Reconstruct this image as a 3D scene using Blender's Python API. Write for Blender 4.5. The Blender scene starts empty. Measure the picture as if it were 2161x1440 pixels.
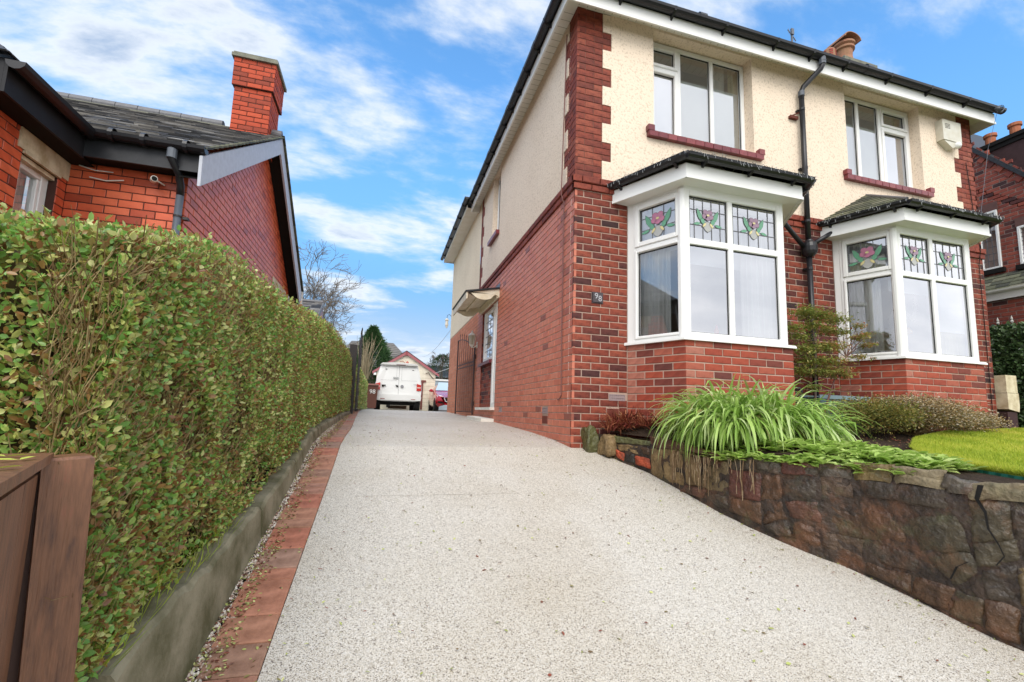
import bpy, math, random
import numpy as np
from mathutils import Vector, Matrix, noise as mnoise
random.seed(7); rng = np.random.default_rng(7)
scene = bpy.context.scene
COL = scene.collection

# ---------------------------------------------------------------- camera
CAM = np.array([-1.96803, -4.66776, 0.22222])
YAW, PITCH, ROLL = 0.27755, 0.12339, 0.030955
def cam_axes():
    cy, sy, cp, sp = math.cos(YAW), math.sin(YAW), math.cos(PITCH), math.sin(PITCH)
    f = Vector((sy*cp, cy*cp, sp)); r = Vector((cy, -sy, 0)); u = r.cross(f)
    cr, sr = math.cos(ROLL), math.sin(ROLL)
    return cr*r+sr*u, -sr*r+cr*u, f
_r, _u, _f = cam_axes()
camd = bpy.data.cameras.new('camera'); cam = bpy.data.objects.new('camera', camd); COL.objects.link(cam)
camd.sensor_width = 36; camd.sensor_fit = 'HORIZONTAL'; camd.lens = 976.407/2161*36
camd.shift_x = -8.995/2161; camd.shift_y = 30.6/2161
camd.clip_start = .02; camd.clip_end = 3000
cam.matrix_world = Matrix(((_r.x, _u.x, -_f.x, CAM[0]), (_r.y, _u.y, -_f.y, CAM[1]), (_r.z, _u.z, -_f.z, CAM[2]), (0, 0, 0, 1)))
scene.camera = cam

# ---------------------------------------------------------------- sky, sun, exposure
SUN_EL, SUN_AZ = math.radians(46), math.radians(-165)     # azimuth of the sun seen from the scene, from +Y towards +X
w = bpy.data.worlds.new('World'); scene.world = w; w.use_nodes = True
nt = w.node_tree; N = nt.nodes; Lk = nt.links; N.clear()
out = N.new('ShaderNodeOutputWorld'); bg = N.new('ShaderNodeBackground'); bg.inputs[1].default_value = 0.118
Lk.new(bg.outputs[0], out.inputs[0])
sky = N.new('ShaderNodeTexSky'); sky.sky_type = 'NISHITA'; sky.sun_disc = False
sky.sun_elevation = SUN_EL; sky.sun_rotation = SUN_AZ; sky.air_density = 1.0; sky.dust_density = .6; sky.ozone_density = 2.5
tc = N.new('ShaderNodeTexCoord'); sep = N.new('ShaderNodeSeparateXYZ'); Lk.new(tc.outputs['Generated'], sep.inputs[0])
def mth(op, a, b=None, c=None, clamp=False):
    m = N.new('ShaderNodeMath'); m.operation = op; m.use_clamp = clamp
    for i, v in enumerate((a, b, c)):
        if v is None: continue
        if isinstance(v, (int, float)): m.inputs[i].default_value = v
        else: Lk.new(v, m.inputs[i])
    return m.outputs[0]
zc = mth('ADD', mth('MAXIMUM', sep.outputs[2], 0.0), .28)
px = mth('DIVIDE', sep.outputs[0], zc); py = mth('DIVIDE', sep.outputs[1], zc)
cmb = N.new('ShaderNodeCombineXYZ'); Lk.new(px, cmb.inputs[0]); Lk.new(py, cmb.inputs[1])
mp = N.new('ShaderNodeMapping'); mp.inputs['Location'].default_value = (-.4, 0, 0); mp.inputs['Rotation'].default_value = (0, 0, 0); mp.inputs['Scale'].default_value = (1.0, 2.0, 1)
Lk.new(cmb.outputs[0], mp.inputs[0])
n1 = N.new('ShaderNodeTexNoise'); n1.inputs['Scale'].default_value = 1.35; n1.inputs['Detail'].default_value = 9; n1.inputs['Roughness'].default_value = .56; n1.inputs['Distortion'].default_value = .25
Lk.new(mp.outputs[0], n1.inputs[0])
n2 = N.new('ShaderNodeTexNoise'); n2.inputs['Scale'].default_value = 5.5; n2.inputs['Detail'].default_value = 8; n2.inputs['Roughness'].default_value = .62
Lk.new(mp.outputs[0], n2.inputs[0])
cv = mth('ADD', mth('MULTIPLY', n1.outputs[0], .8), mth('MULTIPLY', n2.outputs[0], .2))
mr = N.new('ShaderNodeMapRange'); mr.interpolation_type = 'SMOOTHSTEP'; Lk.new(cv, mr.inputs[0]); mr.inputs[1].default_value = .455; mr.inputs[2].default_value = .60
# more cloud towards the horizon
hz = N.new('ShaderNodeMapRange'); hz.interpolation_type = 'SMOOTHSTEP'; Lk.new(sep.outputs[2], hz.inputs[0]); hz.inputs[1].default_value = .28; hz.inputs[2].default_value = .04
mask = mth('MAXIMUM', mth('MULTIPLY', mr.outputs[0], .88), mth('MULTIPLY', hz.outputs[0], .9))
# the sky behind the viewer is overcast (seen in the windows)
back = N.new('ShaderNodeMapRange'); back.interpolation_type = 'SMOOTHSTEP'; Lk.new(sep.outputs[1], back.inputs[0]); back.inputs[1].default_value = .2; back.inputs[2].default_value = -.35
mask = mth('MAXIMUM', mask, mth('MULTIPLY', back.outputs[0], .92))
# cloud shade: thick cloud slightly grey
cs = N.new('ShaderNodeValToRGB'); Lk.new(cv, cs.inputs[0])
cs.color_ramp.elements[0].position = .46; cs.color_ramp.elements[0].color = (3.3, 3.9, 4.6, 1)
cs.color_ramp.elements[1].position = .64; cs.color_ramp.elements[1].color = (2.1, 2.6, 3.4, 1)
e = cs.color_ramp.elements.new(.57); e.color = (4.5, 4.65, 4.8, 1)
tint = N.new('ShaderNodeMixRGB'); tint.blend_type = 'MULTIPLY'; tint.inputs[0].default_value = 1; Lk.new(sky.outputs[0], tint.inputs[1]); tint.inputs[2].default_value = (.85, 1.35, 1.55, 1)
# air near the horizon: pale blue, then white
lo = N.new('ShaderNodeMapRange'); lo.interpolation_type = 'SMOOTHSTEP'; Lk.new(sep.outputs[2], lo.inputs[0]); lo.inputs[1].default_value = .62; lo.inputs[2].default_value = .12
air = N.new('ShaderNodeMixRGB'); Lk.new(mth('MULTIPLY', lo.outputs[0], .97), air.inputs[0]); Lk.new(tint.outputs[0], air.inputs[1]); air.inputs[2].default_value = (.92, 2.05, 3.65, 1)
mx = N.new('ShaderNodeMixRGB'); Lk.new(mask, mx.inputs[0]); Lk.new(air.outputs[0], mx.inputs[1]); Lk.new(cs.outputs[0], mx.inputs[2])
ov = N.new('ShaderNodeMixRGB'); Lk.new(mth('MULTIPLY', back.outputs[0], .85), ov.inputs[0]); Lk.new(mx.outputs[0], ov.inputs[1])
og = N.new('ShaderNodeValToRGB'); Lk.new(n1.outputs[0], og.inputs[0]); og.color_ramp.elements[0].position = .35; og.color_ramp.elements[0].color = (6.4, 6.6, 7.0, 1); og.color_ramp.elements[1].position = .65; og.color_ramp.elements[1].color = (9.0, 9.1, 9.3, 1)  # overcast behind the viewer brightened to lift ambient light and window reflections
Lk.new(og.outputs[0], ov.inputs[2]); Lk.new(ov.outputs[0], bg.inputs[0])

sd = bpy.data.lights.new('sun', 'SUN'); so = bpy.data.objects.new('sun', sd); COL.objects.link(so)
sd.energy = 1.15; sd.angle = math.radians(36); sd.color = (1, .95, .88)
_d = Vector((math.sin(SUN_AZ)*math.cos(SUN_EL), math.cos(SUN_AZ)*math.cos(SUN_EL), math.sin(SUN_EL)))
so.rotation_euler = _d.to_track_quat('Z', 'Y').to_euler()
scene.view_settings.view_transform = 'Standard'; scene.view_settings.look = 'None'
scene.view_settings.gamma = 1; scene.view_settings.use_curve_mapping = False
scene.view_settings.exposure = 0.97
scene.render.engine = 'CYCLES'
scene.cycles.transparent_max_bounces = 12

# ---------------------------------------------------------------- helpers
def V(*a): return Vector(a)
class MB:
    """collects polygons and a per-face random value, builds ONE mesh"""
    def __init__(s): s.v = []; s.f = []; s.r = []; s.m = []
    def add(s, verts, faces, rnd=0., m=0):
        o = len(s.v); s.v.extend([tuple(p) for p in verts])
        for f in faces: s.f.append(tuple(i+o for i in f)); s.r.append(rnd); s.m.append(m)
    def quad(s, a, b, c, d, rnd=0., m=0): s.add((a, b, c, d), ((0, 1, 2, 3),), rnd, m)
    def box(s, x0, x1, y0, y1, z0, z1, rnd=0., m=0):
        s.add([(x, y, z) for z in (z0, z1) for y in (y0, y1) for x in (x0, x1)],
              ((0, 2, 3, 1), (4, 5, 7, 6), (0, 1, 5, 4), (2, 6, 7, 3), (0, 4, 6, 2), (1, 3, 7, 5)), rnd, m)
    def obox(s, c, ax, ay, az, hx, hy, hz, rnd=0., m=0):
        c, ax, ay, az = Vector(c), Vector(ax), Vector(ay), Vector(az)
        s.add([c+ax*hx*i+ay*hy*j+az*hz*k for k in (-1, 1) for j in (-1, 1) for i in (-1, 1)],
              ((0, 2, 3, 1), (4, 5, 7, 6), (0, 1, 5, 4), (2, 6, 7, 3), (0, 4, 6, 2), (1, 3, 7, 5)), rnd, m)
    def bar(s, a, b, w, t, up=(0, 0, 1), rnd=0., m=0):
        a, b = Vector(a), Vector(b); d = (b-a); L = d.length; d.normalize(); sd = d.cross(Vector(up))
        if sd.length < 1e-5: sd = d.cross(Vector((1, 0, 0)))
        sd.normalize(); u2 = sd.cross(d)
        s.obox((a+b)/2, d, sd, u2, L/2, w/2, t/2, rnd, m)
    def tube(s, pts, r, n=8, rnd=0., m=0, cap=True, half=None):
        pts = [Vector(p) for p in pts]; k = len(pts); rr = r if isinstance(r, (list, tuple)) else [r]*k
        vs = []; prev = None
        for i, p in enumerate(pts):
            d = (pts[min(i+1, k-1)]-pts[max(i-1, 0)]).normalized()
            a = prev if prev is not None else (Vector((0, 0, 1)) if abs(d.z) < .9 else Vector((1, 0, 0)))
            x = (a - d*a.dot(d))
            if x.length < 1e-6: x = d.orthogonal()
            x.normalize(); prev = x; y = d.cross(x)
            for j in range(n):
                t = 2*math.pi*j/n; vs.append(p+(x*math.cos(t)+y*math.sin(t))*rr[i])
        fs = [(i*n+j, i*n+(j+1) % n, (i+1)*n+(j+1) % n, (i+1)*n+j) for i in range(k-1) for j in range(n)]
        if cap: fs += [tuple(range(n))[::-1], tuple((k-1)*n+j for j in range(n))]
        s.add(vs, fs, rnd, m)
    def prism(s, poly, off, rnd=0., m=0):
        """poly: list of points, extruded by vector off"""
        n = len(poly); off = Vector(off); P = [Vector(p) for p in poly]
        s.add(P+[p+off for p in P], [tuple(range(n))[::-1], tuple(range(n, 2*n))]+[(i, (i+1) % n, n+(i+1) % n, n+i) for i in range(n)], rnd, m)
    def lathe(s, c, prof, n=12, rnd=0., m=0):
        c = Vector(c); vs = [c+Vector((r*math.cos(2*math.pi*j/n), r*math.sin(2*math.pi*j/n), z)) for r, z in prof for j in range(n)]
        k = len(prof)
        s.add(vs, [(i*n+j, i*n+(j+1) % n, (i+1)*n+(j+1) % n, (i+1)*n+j) for i in range(k-1) for j in range(n)]+[tuple(range(n))[::-1], tuple((k-1)*n+j for j in range(n))], rnd, m)
    def mesh(s, name, mats, smooth=False):
        me = bpy.data.meshes.new(name); me.from_pydata(s.v, [], s.f)
        at = me.attributes.new('rnd', 'FLOAT', 'FACE'); at.data.foreach_set('value', np.array(s.r, dtype=np.float32))
        for m in (mats if isinstance(mats, (list, tuple)) else [mats]): me.materials.append(m)
        if any(s.m): me.polygons.foreach_set('material_index', s.m)
        if smooth: me.polygons.foreach_set('use_smooth', [True]*len(s.f))
        me.update(); return me
    def build(s, name, mats, parent=None, smooth=False, **kw):
        if not s.f: return None
        return link(name, s.mesh(name, mats, smooth), parent, **kw)
def link(name, data, parent=None, **kw):
    o = bpy.data.objects.new(name, data); COL.objects.link(o)
    if parent is not None: o.parent = parent
    for k, v in kw.items(): o[k] = v
    return o
def thing(name, label, cat, group=None, loc=(0, 0, 0), rz=0):
    """an Empty at the thing's base; parts are given in world coordinates unless loc/rz are set"""
    o = bpy.data.objects.new(name, None); COL.objects.link(o); o.location = loc; o.rotation_euler = (0, 0, rz)
    o['label'] = label; o['category'] = cat
    if group: o['group'] = group
    return o
def tag(o, label, cat, group=None):
    o['label'] = label; o['category'] = cat
    if group: o['group'] = group
    return o

def leafmesh(name, mats, P, D, Nn, L, W, rnd, parent=None, thin=False, **kw):
    """many leaves: P base, D direction, Nn normal (N x 3), L length, W width, rnd value"""
    n = len(P); P = np.asarray(P, float); D = np.asarray(D, float); Nn = np.asarray(Nn, float)
    D = D/np.linalg.norm(D, axis=1)[:, None]; S = np.cross(D, Nn); S /= np.linalg.norm(S, axis=1)[:, None]+1e-9; U = np.cross(S, D)
    L = np.broadcast_to(L, n)[:, None]; W = np.broadcast_to(W, n)[:, None]
    if thin:
        prof = [(0, 0, 0), (.5, -.5, .05), (1, 0, 0), (.5, .5, .05)]; F = [[0, 1, 2], [0, 2, 3]]
    else:
        prof = [(0, 0, 0), (.32, -.5, .10), (.72, -.42, .08), (1, 0, -.08), (.72, .42, .08), (.32, .5, .10)]; F = [[0, 1, 2, 3], [0, 3, 4, 5]]
    k = len(prof); vs = np.empty((n, k, 3))
    for i, (a, b, c) in enumerate(prof): vs[:, i] = P+D*L*a+S*W*b+U*W*c
    F = np.array(F); q = F.shape[1]
    idx = (np.arange(n)[:, None, None]*k+F[None]).reshape(-1)
    me = bpy.data.meshes.new(name); nf = n*len(F)
    me.vertices.add(n*k); me.vertices.foreach_set('co', vs.reshape(-1))
    me.loops.add(len(idx)); me.loops.foreach_set('vertex_index', idx.astype(np.int32))
    me.polygons.add(nf); me.polygons.foreach_set('loop_start', np.arange(nf, dtype=np.int32)*q)
    at = me.attributes.new('rnd', 'FLOAT', 'FACE'); at.data.foreach_set('value', np.repeat(np.asarray(rnd, np.float32), len(F)))
    for m in (mats if isinstance(mats, (list, tuple)) else [mats]): me.materials.append(m)
    me.update(calc_edges=True); me.validate()
    return link(name, me, parent, **kw)
def rndvec(n):
    v = rng.normal(size=(n, 3)); return v/np.linalg.norm(v, axis=1)[:, None]

# ---------------------------------------------------------------- materials
def mat(name, cols, rough=.7, spec=.4, var='rnd', nscale=6., namt=.0, ndark=(.5, .5, .5), bump=0., bscale=60., bdist=.01, metal=0., coat=0., trans=0., stops=None, voronoi=False):
    """cols: ramp colours picked by the face attribute rnd; a noise mixes towards ndark*col by namt"""
    m = bpy.data.materials.new(name); m.use_nodes = True; t = m.node_tree; n = t.nodes; l = t.links
    b = n['Principled BSDF']; b.inputs['Roughness'].default_value = rough; b.inputs['Specular IOR Level'].default_value = spec
    b.inputs['Metallic'].default_value = metal; b.inputs['Coat Weight'].default_value = coat; b.inputs['Coat Roughness'].default_value = .12
    if not isinstance(cols[0], (tuple, list)): cols = [cols]
    tcn = n.new('ShaderNodeTexCoord')
    if len(cols) == 1:
        rgb = n.new('ShaderNodeRGB'); rgb.outputs[0].default_value = (*cols[0], 1); c = rgb.outputs[0]
    else:
        a = n.new('ShaderNodeAttribute'); a.attribute_name = var
        r = n.new('ShaderNodeValToRGB'); l.new(a.outputs['Fac'], r.inputs[0]); el = r.color_ramp.elements
        while len(el) < len(cols): el.new(.5)
        for i, cc in enumerate(cols):
            el[i].position = stops[i] if stops else i/(len(cols)-1); el[i].color = (*cc, 1)
        c = r.outputs[0]
    if namt > 0:
        ns = n.new('ShaderNodeTexNoise'); l.new(tcn.outputs['Object'], ns.inputs[0]); ns.inputs['Scale'].default_value = nscale; ns.inputs['Detail'].default_value = 8; ns.inputs['Roughness'].default_value = .62
        rr = n.new('ShaderNodeMapRange'); l.new(ns.outputs[0], rr.inputs[0]); rr.inputs[1].default_value = .38; rr.inputs[2].default_value = .64; rr.inputs[4].default_value = namt
        mm = n.new('ShaderNodeMixRGB'); mm.blend_type = 'MULTIPLY'; l.new(rr.outputs[0], mm.inputs[0]); l.new(c, mm.inputs[1]); mm.inputs[2].default_value = (*ndark, 1); c = mm.outputs[0]
    l.new(c, b.inputs['Base Color'])
    if bump > 0:
        if voronoi:
            bt = n.new('ShaderNodeTexVoronoi'); bt.inputs['Scale'].default_value = bscale; ho = bt.outputs['Distance']
        else:
            bt = n.new('ShaderNodeTexNoise'); bt.inputs['Scale'].default_value = bscale; bt.inputs['Detail'].default_value = 5; ho = bt.outputs[0]
        l.new(tcn.outputs['Object'], bt.inputs['Vector'])
        bp = n.new('ShaderNodeBump'); bp.inputs['Strength'].default_value = bump; bp.inputs['Distance'].default_value = bdist
        l.new(ho, bp.inputs['Height']); l.new(bp.outputs[0], b.inputs['Normal'])
    if trans > 0:
        tr = n.new('ShaderNodeBsdfTranslucent'); l.new(c, tr.inputs[0]); mi = n.new('ShaderNodeMixShader'); mi.inputs[0].default_value = trans
        l.new(b.outputs[0], mi.inputs[1]); l.new(tr.outputs[0], mi.inputs[2]); l.new(mi.outputs[0], n['Material Output'].inputs[0])
    return m
M = {}
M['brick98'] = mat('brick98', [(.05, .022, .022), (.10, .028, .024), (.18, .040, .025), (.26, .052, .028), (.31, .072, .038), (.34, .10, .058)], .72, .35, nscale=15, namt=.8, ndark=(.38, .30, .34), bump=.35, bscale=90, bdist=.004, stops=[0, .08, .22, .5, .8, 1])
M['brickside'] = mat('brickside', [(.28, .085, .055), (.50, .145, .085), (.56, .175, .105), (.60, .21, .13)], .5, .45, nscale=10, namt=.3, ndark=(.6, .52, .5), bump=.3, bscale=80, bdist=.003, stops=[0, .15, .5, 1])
M['brickext'] = mat('brickext', [(.52, .185, .095), (.60, .22, .12), (.64, .26, .15)], .7, .3, nscale=12, namt=.25, bump=.2, bscale=80, bdist=.003)
M['brickred'] = mat('brickred', [(.26, .045, .022), (.60, .10, .04), (.72, .135, .055), (.75, .17, .075)], .42, .35, coat=.10, nscale=9, namt=.35, ndark=(.5, .4, .4), bump=.15, bscale=120, bdist=.002, stops=[0, .12, .5, 1])
M['brickchim'] = mat('brickchim', [(.26, .045, .022), (.46, .066, .026), (.55, .088, .034)], .7, .3, nscale=9, namt=.4, bump=.3, bscale=90, bdist=.003)
M['brickbay'] = mat('brickbay', [(.13, .038, .030), (.33, .060, .032), (.38, .076, .038), (.42, .17, .12)], .7, .35, nscale=14, namt=.5, ndark=(.5, .42, .42), bump=.3, bscale=90, bdist=.004, stops=[0, .35, .8, 1])
M['brickneigh'] = mat('brickneigh', [(.06, .03, .03), (.22, .055, .04), (.30, .075, .05), (.34, .09, .06)], .75, .3, nscale=10, namt=.5, bump=.3, bscale=90, bdist=.003, stops=[0, .25, .6, 1])
M['mortar98'] = mat('mortar98', (.46, .335, .27), .9, .2, nscale=5, namt=.45, ndark=(.5, .42, .36), bump=.5, bscale=150, bdist=.004)
M['mortarred'] = mat('mortarred', (.085, .04, .032), .9, .2, nscale=5, namt=.4, bump=.4, bscale=150, bdist=.003)
M['mortarn'] = mat('mortarn', (.30, .23, .20), .9, .2, nscale=5, namt=.4)
M['upvc'] = mat('upvc', (.80, .80, .78), .28, .5, nscale=3, namt=.10, ndark=(.85, .83, .76))
M['whitepaint'] = mat('whitepaint', (.78, .76, .70), .55, .4, nscale=5, namt=.35, ndark=(.75, .7, .58), bump=.1, bscale=40)
M['creampaint'] = mat('creampaint', (.76, .71, .57), .6, .4, nscale=8, namt=.5, ndark=(.7, .6, .42), bump=.15, bscale=60)
M['maroon'] = mat('maroon', [(.15, .018, .026), (.22, .028, .036), (.26, .05, .05)], .33, .5, nscale=20, namt=.5, bump=.3, bscale=80)
M['blackplastic'] = mat('blackplastic', (.015, .015, .018), .34, .4, nscale=12, namt=.3, ndark=(1.8, 1.8, 1.8))
M['greyplastic'] = mat('greyplastic', (.10, .115, .14), .35, .5, nscale=5, namt=.3)
M['blackiron'] = mat('blackiron', (.014, .012, .012), .5, .5, nscale=30, namt=.5, ndark=(2.5, 1.6, 1.2), bump=.2)
M['browniron'] = mat('browniron', (.035, .014, .012), .5, .5, nscale=30, namt=.5, ndark=(2, 1.3, 1.1), bump=.2)
M['lead'] = mat('lead', (.11, .11, .12), .45, .5)
M['slate'] = mat('slate', [(.03, .03, .032), (.08, .078, .08), (.16, .15, .14), (.34, .32, .29)], .55, .4, nscale=18, namt=.7, ndark=(.5, .5, .5), bump=.35, bscale=60, bdist=.003)
M['mossslate'] = mat('mossslate', [(.06, .062, .05), (.105, .11, .075), (.16, .165, .10), (.22, .21, .15)], .7, .3, nscale=25, namt=.6, bump=.5, bscale=70, bdist=.004)
M['ridgetile'] = mat('ridgetile', (.16, .16, .17), .55, .4, nscale=20, namt=.4, bump=.3)
M['stonelintel'] = mat('stonelintel', (.70, .62, .44), .75, .3, nscale=7, namt=.7, ndark=(.5, .42, .3), bump=.3, bscale=60)
M['concrete'] = mat('concrete', (.27, .24, .16), .8, .3, nscale=5, namt=.9, ndark=(.30, .32, .20), bump=.6, bscale=90, bdist=.006)
M['capstone'] = mat('capstone', (.22, .22, .17), .8, .3, nscale=9, namt=.7, bump=.4)
M['terracotta'] = mat('terracotta', (.42, .14, .07), .7, .3, nscale=9, namt=.5, ndark=(.7, .75, .5), bump=.2)
M['oldpot'] = mat('oldpot', (.36, .17, .11), .8, .3, nscale=7, namt=.85, ndark=(.75, .95, .75), bump=.4)
M['dark'] = mat('dark', (.012, .011, .010), .8, .2)
M['interior'] = mat('interior', (.75, .73, .68), .9, .1, nscale=2, namt=.2)
M['curtain'] = mat('curtain', (.92, .90, .85), .85, .1, trans=.3)
M['creamcurtain'] = mat('creamcurtain', (.72, .66, .42), .85, .1, trans=.2)
M['palenet'] = mat('palenet', (.85, .88, .90), .9, .1, nscale=3, namt=.25, ndark=(.85, .85, .87), trans=.35)  # pale sheets behind panes, some standing in for reflected sky
M['rubber'] = mat('rubber', (.015, .015, .016), .7, .3)
M['soil'] = mat('soil', (.045, .028, .018), .95, .2, nscale=20, namt=.6, bump=.8, bscale=40, bdist=.03)
M['woodbrown'] = None

def glassmat(name, refl=.3, tint=(.9, .93, .95)):
    m = bpy.data.materials.new(name); m.use_nodes = True; t = m.node_tree; n = t.nodes; l = t.links; n.clear()
    o = n.new('ShaderNodeOutputMaterial'); g = n.new('ShaderNodeBsdfGlossy'); g.inputs['Roughness'].default_value = .015; g.inputs[0].default_value = (.97, .97, 1, 1)
    tr = n.new('ShaderNodeBsdfTransparent'); tr.inputs[0].default_value = (*tint, 1)
    lw = n.new('ShaderNodeFresnel'); lw.inputs['IOR'].default_value = 1.55
    ad = n.new('ShaderNodeMath'); ad.operation = 'MULTIPLY_ADD'; l.new(lw.outputs[0], ad.inputs[0]); ad.inputs[1].default_value = 1.6; ad.inputs[2].default_value = refl; ad.use_clamp = True
    ns = n.new('ShaderNodeTexNoise'); ns.inputs['Scale'].default_value = 1.3; tcn = n.new('ShaderNodeTexCoord'); l.new(tcn.outputs['Object'], ns.inputs[0])
    bp = n.new('ShaderNodeBump'); bp.inputs['Strength'].default_value = .05; bp.inputs['Distance'].default_value = .02; l.new(ns.outputs[0], bp.inputs['Height']); l.new(bp.outputs[0], g.inputs['Normal'])
    mi = n.new('ShaderNodeMixShader'); l.new(ad.outputs[0], mi.inputs[0]); l.new(tr.outputs[0], mi.inputs[1]); l.new(g.outputs[0], mi.inputs[2]); l.new(mi.outputs[0], o.inputs[0])
    return m
M['glass'] = glassmat('glass', .36)
M['glassside'] = glassmat('glassside', .16)
M['glasstop'] = glassmat('glasstop', .34)
M['glassup'] = glassmat('glassup', .26, (.85, .9, .85))

def render_mat(name, col, dark):
    m = bpy.data.materials.new(name); m.use_nodes = True; t = m.node_tree; n = t.nodes; l = t.links; b = n['Principled BSDF']
    b.inputs['Roughness'].default_value = .85; b.inputs['Specular IOR Level'].default_value = .25
    tcn = n.new('ShaderNodeTexCoord')
    a = n.new('ShaderNodeTexVoronoi'); a.feature = 'F1'; a.inputs['Scale'].default_value = 48; a.inputs['Randomness'].default_value = 1
    wn = n.new('ShaderNodeTexNoise'); wn.inputs['Scale'].default_value = 38; wn.inputs['Detail'].default_value = 6
    l.new(tcn.outputs['Object'], a.inputs['Vector']); l.new(tcn.outputs['Object'], wn.inputs['Vector'])
    s = n.new('ShaderNodeMath'); s.operation = 'MULTIPLY_ADD'; l.new(a.outputs['Distance'], s.inputs[0]); s.inputs[1].default_value = -.30; l.new(wn.outputs[0], s.inputs[2])
    bp = n.new('ShaderNodeBump'); bp.inputs['Strength'].default_value = .55; bp.inputs['Distance'].default_value = .010; l.new(s.outputs[0], bp.inputs['Height']); l.new(bp.outputs[0], b.inputs['Normal'])
    big = n.new('ShaderNodeTexNoise'); big.inputs['Scale'].default_value = 1.1; big.inputs['Detail'].default_value = 7; l.new(tcn.outputs['Object'], big.inputs['Vector'])
    r = n.new('ShaderNodeMapRange'); l.new(big.outputs[0], r.inputs[0]); r.inputs[1].default_value = .42; r.inputs[2].default_value = .75; r.inputs[4].default_value = .55
    mx = n.new('ShaderNodeMixRGB'); l.new(r.outputs[0], mx.inputs[0]); mx.inputs[1].default_value = (*col, 1); mx.inputs[2].default_value = (*dark, 1)
    # tiny pits are darker
    pr = n.new('ShaderNodeMapRange'); l.new(s.outputs[0], pr.inputs[0]); pr.inputs[1].default_value = .30; pr.inputs[2].default_value = .20; pr.inputs[4].default_value = .35
    m2 = n.new('ShaderNodeMixRGB'); m2.blend_type = 'MULTIPLY'; l.new(pr.outputs[0], m2.inputs[0]); l.new(mx.outputs[0], m2.inputs[1]); m2.inputs[2].default_value = (.45, .38, .3, 1)
    l.new(m2.outputs[0], b.inputs['Base Color']); return m
M['render98'] = render_mat('render98', (.80, .67, .53), (.71, .575, .44))
M['renderext'] = render_mat('renderext', (.84, .71, .53), (.72, .59, .43))

def wood_mat():
    m = bpy.data.materials.new('woodbrown'); m.use_nodes = True; t = m.node_tree; n = t.nodes; l = t.links; b = n['Principled BSDF']
    tcn = n.new('ShaderNodeTexCoord'); mp = n.new('ShaderNodeMapping'); mp.inputs['Scale'].default_value = (22, 22, 3.2); l.new(tcn.outputs['Object'], mp.inputs[0])
    ns = n.new('ShaderNodeTexNoise'); ns.inputs['Scale'].default_value = 2.6; ns.inputs['Detail'].default_value = 12; ns.inputs['Roughness'].default_value = .7; ns.inputs['Distortion'].default_value = .25; l.new(mp.outputs[0], ns.inputs[0])
    r = n.new('ShaderNodeValToRGB'); l.new(ns.outputs[0], r.inputs[0]); el = r.color_ramp.elements
    el[0].position = .32; el[0].color = (.085, .042, .028, 1); el[1].position = .70; el[1].color = (.26, .10, .058, 1)
    e = el.new(.46); e.color = (.165, .076, .040, 1); e = el.new(.58); e.color = (.215, .10, .052, 1)
    l.new(r.outputs[0], b.inputs['Base Color']); b.inputs['Roughness'].default_value = .48
    mp2 = n.new('ShaderNodeMapping'); mp2.inputs['Scale'].default_value = (90, 90, 5); l.new(tcn.outputs['Object'], mp2.inputs[0])
    n2 = n.new('ShaderNodeTexNoise'); n2.inputs['Scale'].default_value = 2.2; n2.inputs['Detail'].default_value = 5; l.new(mp2.outputs[0], n2.inputs[0])
    bp = n.new('ShaderNodeBump'); bp.inputs['Strength'].default_value = .5; bp.inputs['Distance'].default_value = .004; l.new(n2.outputs[0], bp.inputs['Height']); l.new(bp.outputs[0], b.inputs['Normal'])
    return m
M['woodbrown'] = wood_mat()

def gravel_mat(name, cols, scale, bump=.6, dist=.006, patch=.25, rough=.6):
    """small stones: every Voronoi cell its own colour, edges dark"""
    m = bpy.data.materials.new(name); m.use_nodes = True; t = m.node_tree; n = t.nodes; l = t.links; b = n['Principled BSDF']
    tcn = n.new('ShaderNodeTexCoord')
    a = n.new('ShaderNodeTexVoronoi'); a.inputs['Scale'].default_value = scale; l.new(tcn.outputs['Object'], a.inputs['Vector'])
    sp = n.new('ShaderNodeSeparateColor'); l.new(a.outputs['Color'], sp.inputs[0])
    r = n.new('ShaderNodeValToRGB'); r.color_ramp.interpolation = 'CONSTANT'; l.new(sp.outputs[0], r.inputs[0]); el = r.color_ramp.elements
    while len(el) < len(cols): el.new(.5)
    for i, (p, c) in enumerate(cols): el[i].position = p; el[i].color = (*c, 1)
    ed = n.new('ShaderNodeMapRange'); l.new(a.outputs['Distance'], ed.inputs[0]); ed.inputs[1].default_value = .35; ed.inputs[2].default_value = .75; ed.inputs[4].default_value = .40
    mx = n.new('ShaderNodeMixRGB'); mx.blend_type = 'MULTIPLY'; l.new(ed.outputs[0], mx.inputs[0]); l.new(r.outputs[0], mx.inputs[1]); mx.inputs[2].default_value = (.4, .34, .27, 1)
    ns = n.new('ShaderNodeTexNoise'); ns.inputs['Scale'].default_value = .9; ns.inputs['Detail'].default_value = 6; l.new(tcn.outputs['Object'], ns.inputs['Vector'])
    rr = n.new('ShaderNodeMapRange'); l.new(ns.outputs[0], rr.inputs[0]); rr.inputs[1].default_value = .42; rr.inputs[2].default_value = .7; rr.inputs[4].default_value = patch
    m2 = n.new('ShaderNodeMixRGB'); m2.blend_type = 'MULTIPLY'; l.new(rr.outputs[0], m2.inputs[0]); l.new(mx.outputs[0], m2.inputs[1]); m2.inputs[2].default_value = (.72, .64, .5, 1)
    l.new(m2.outputs[0], b.inputs['Base Color']); b.inputs['Roughness'].default_value = rough
    bp = n.new('ShaderNodeBump'); bp.inputs['Strength'].default_value = bump; bp.inputs['Distance'].default_value = dist; bp.invert = True; l.new(a.outputs['Distance'], bp.inputs['Height']); l.new(bp.outputs[0], b.inputs['Normal'])
    return m
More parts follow.
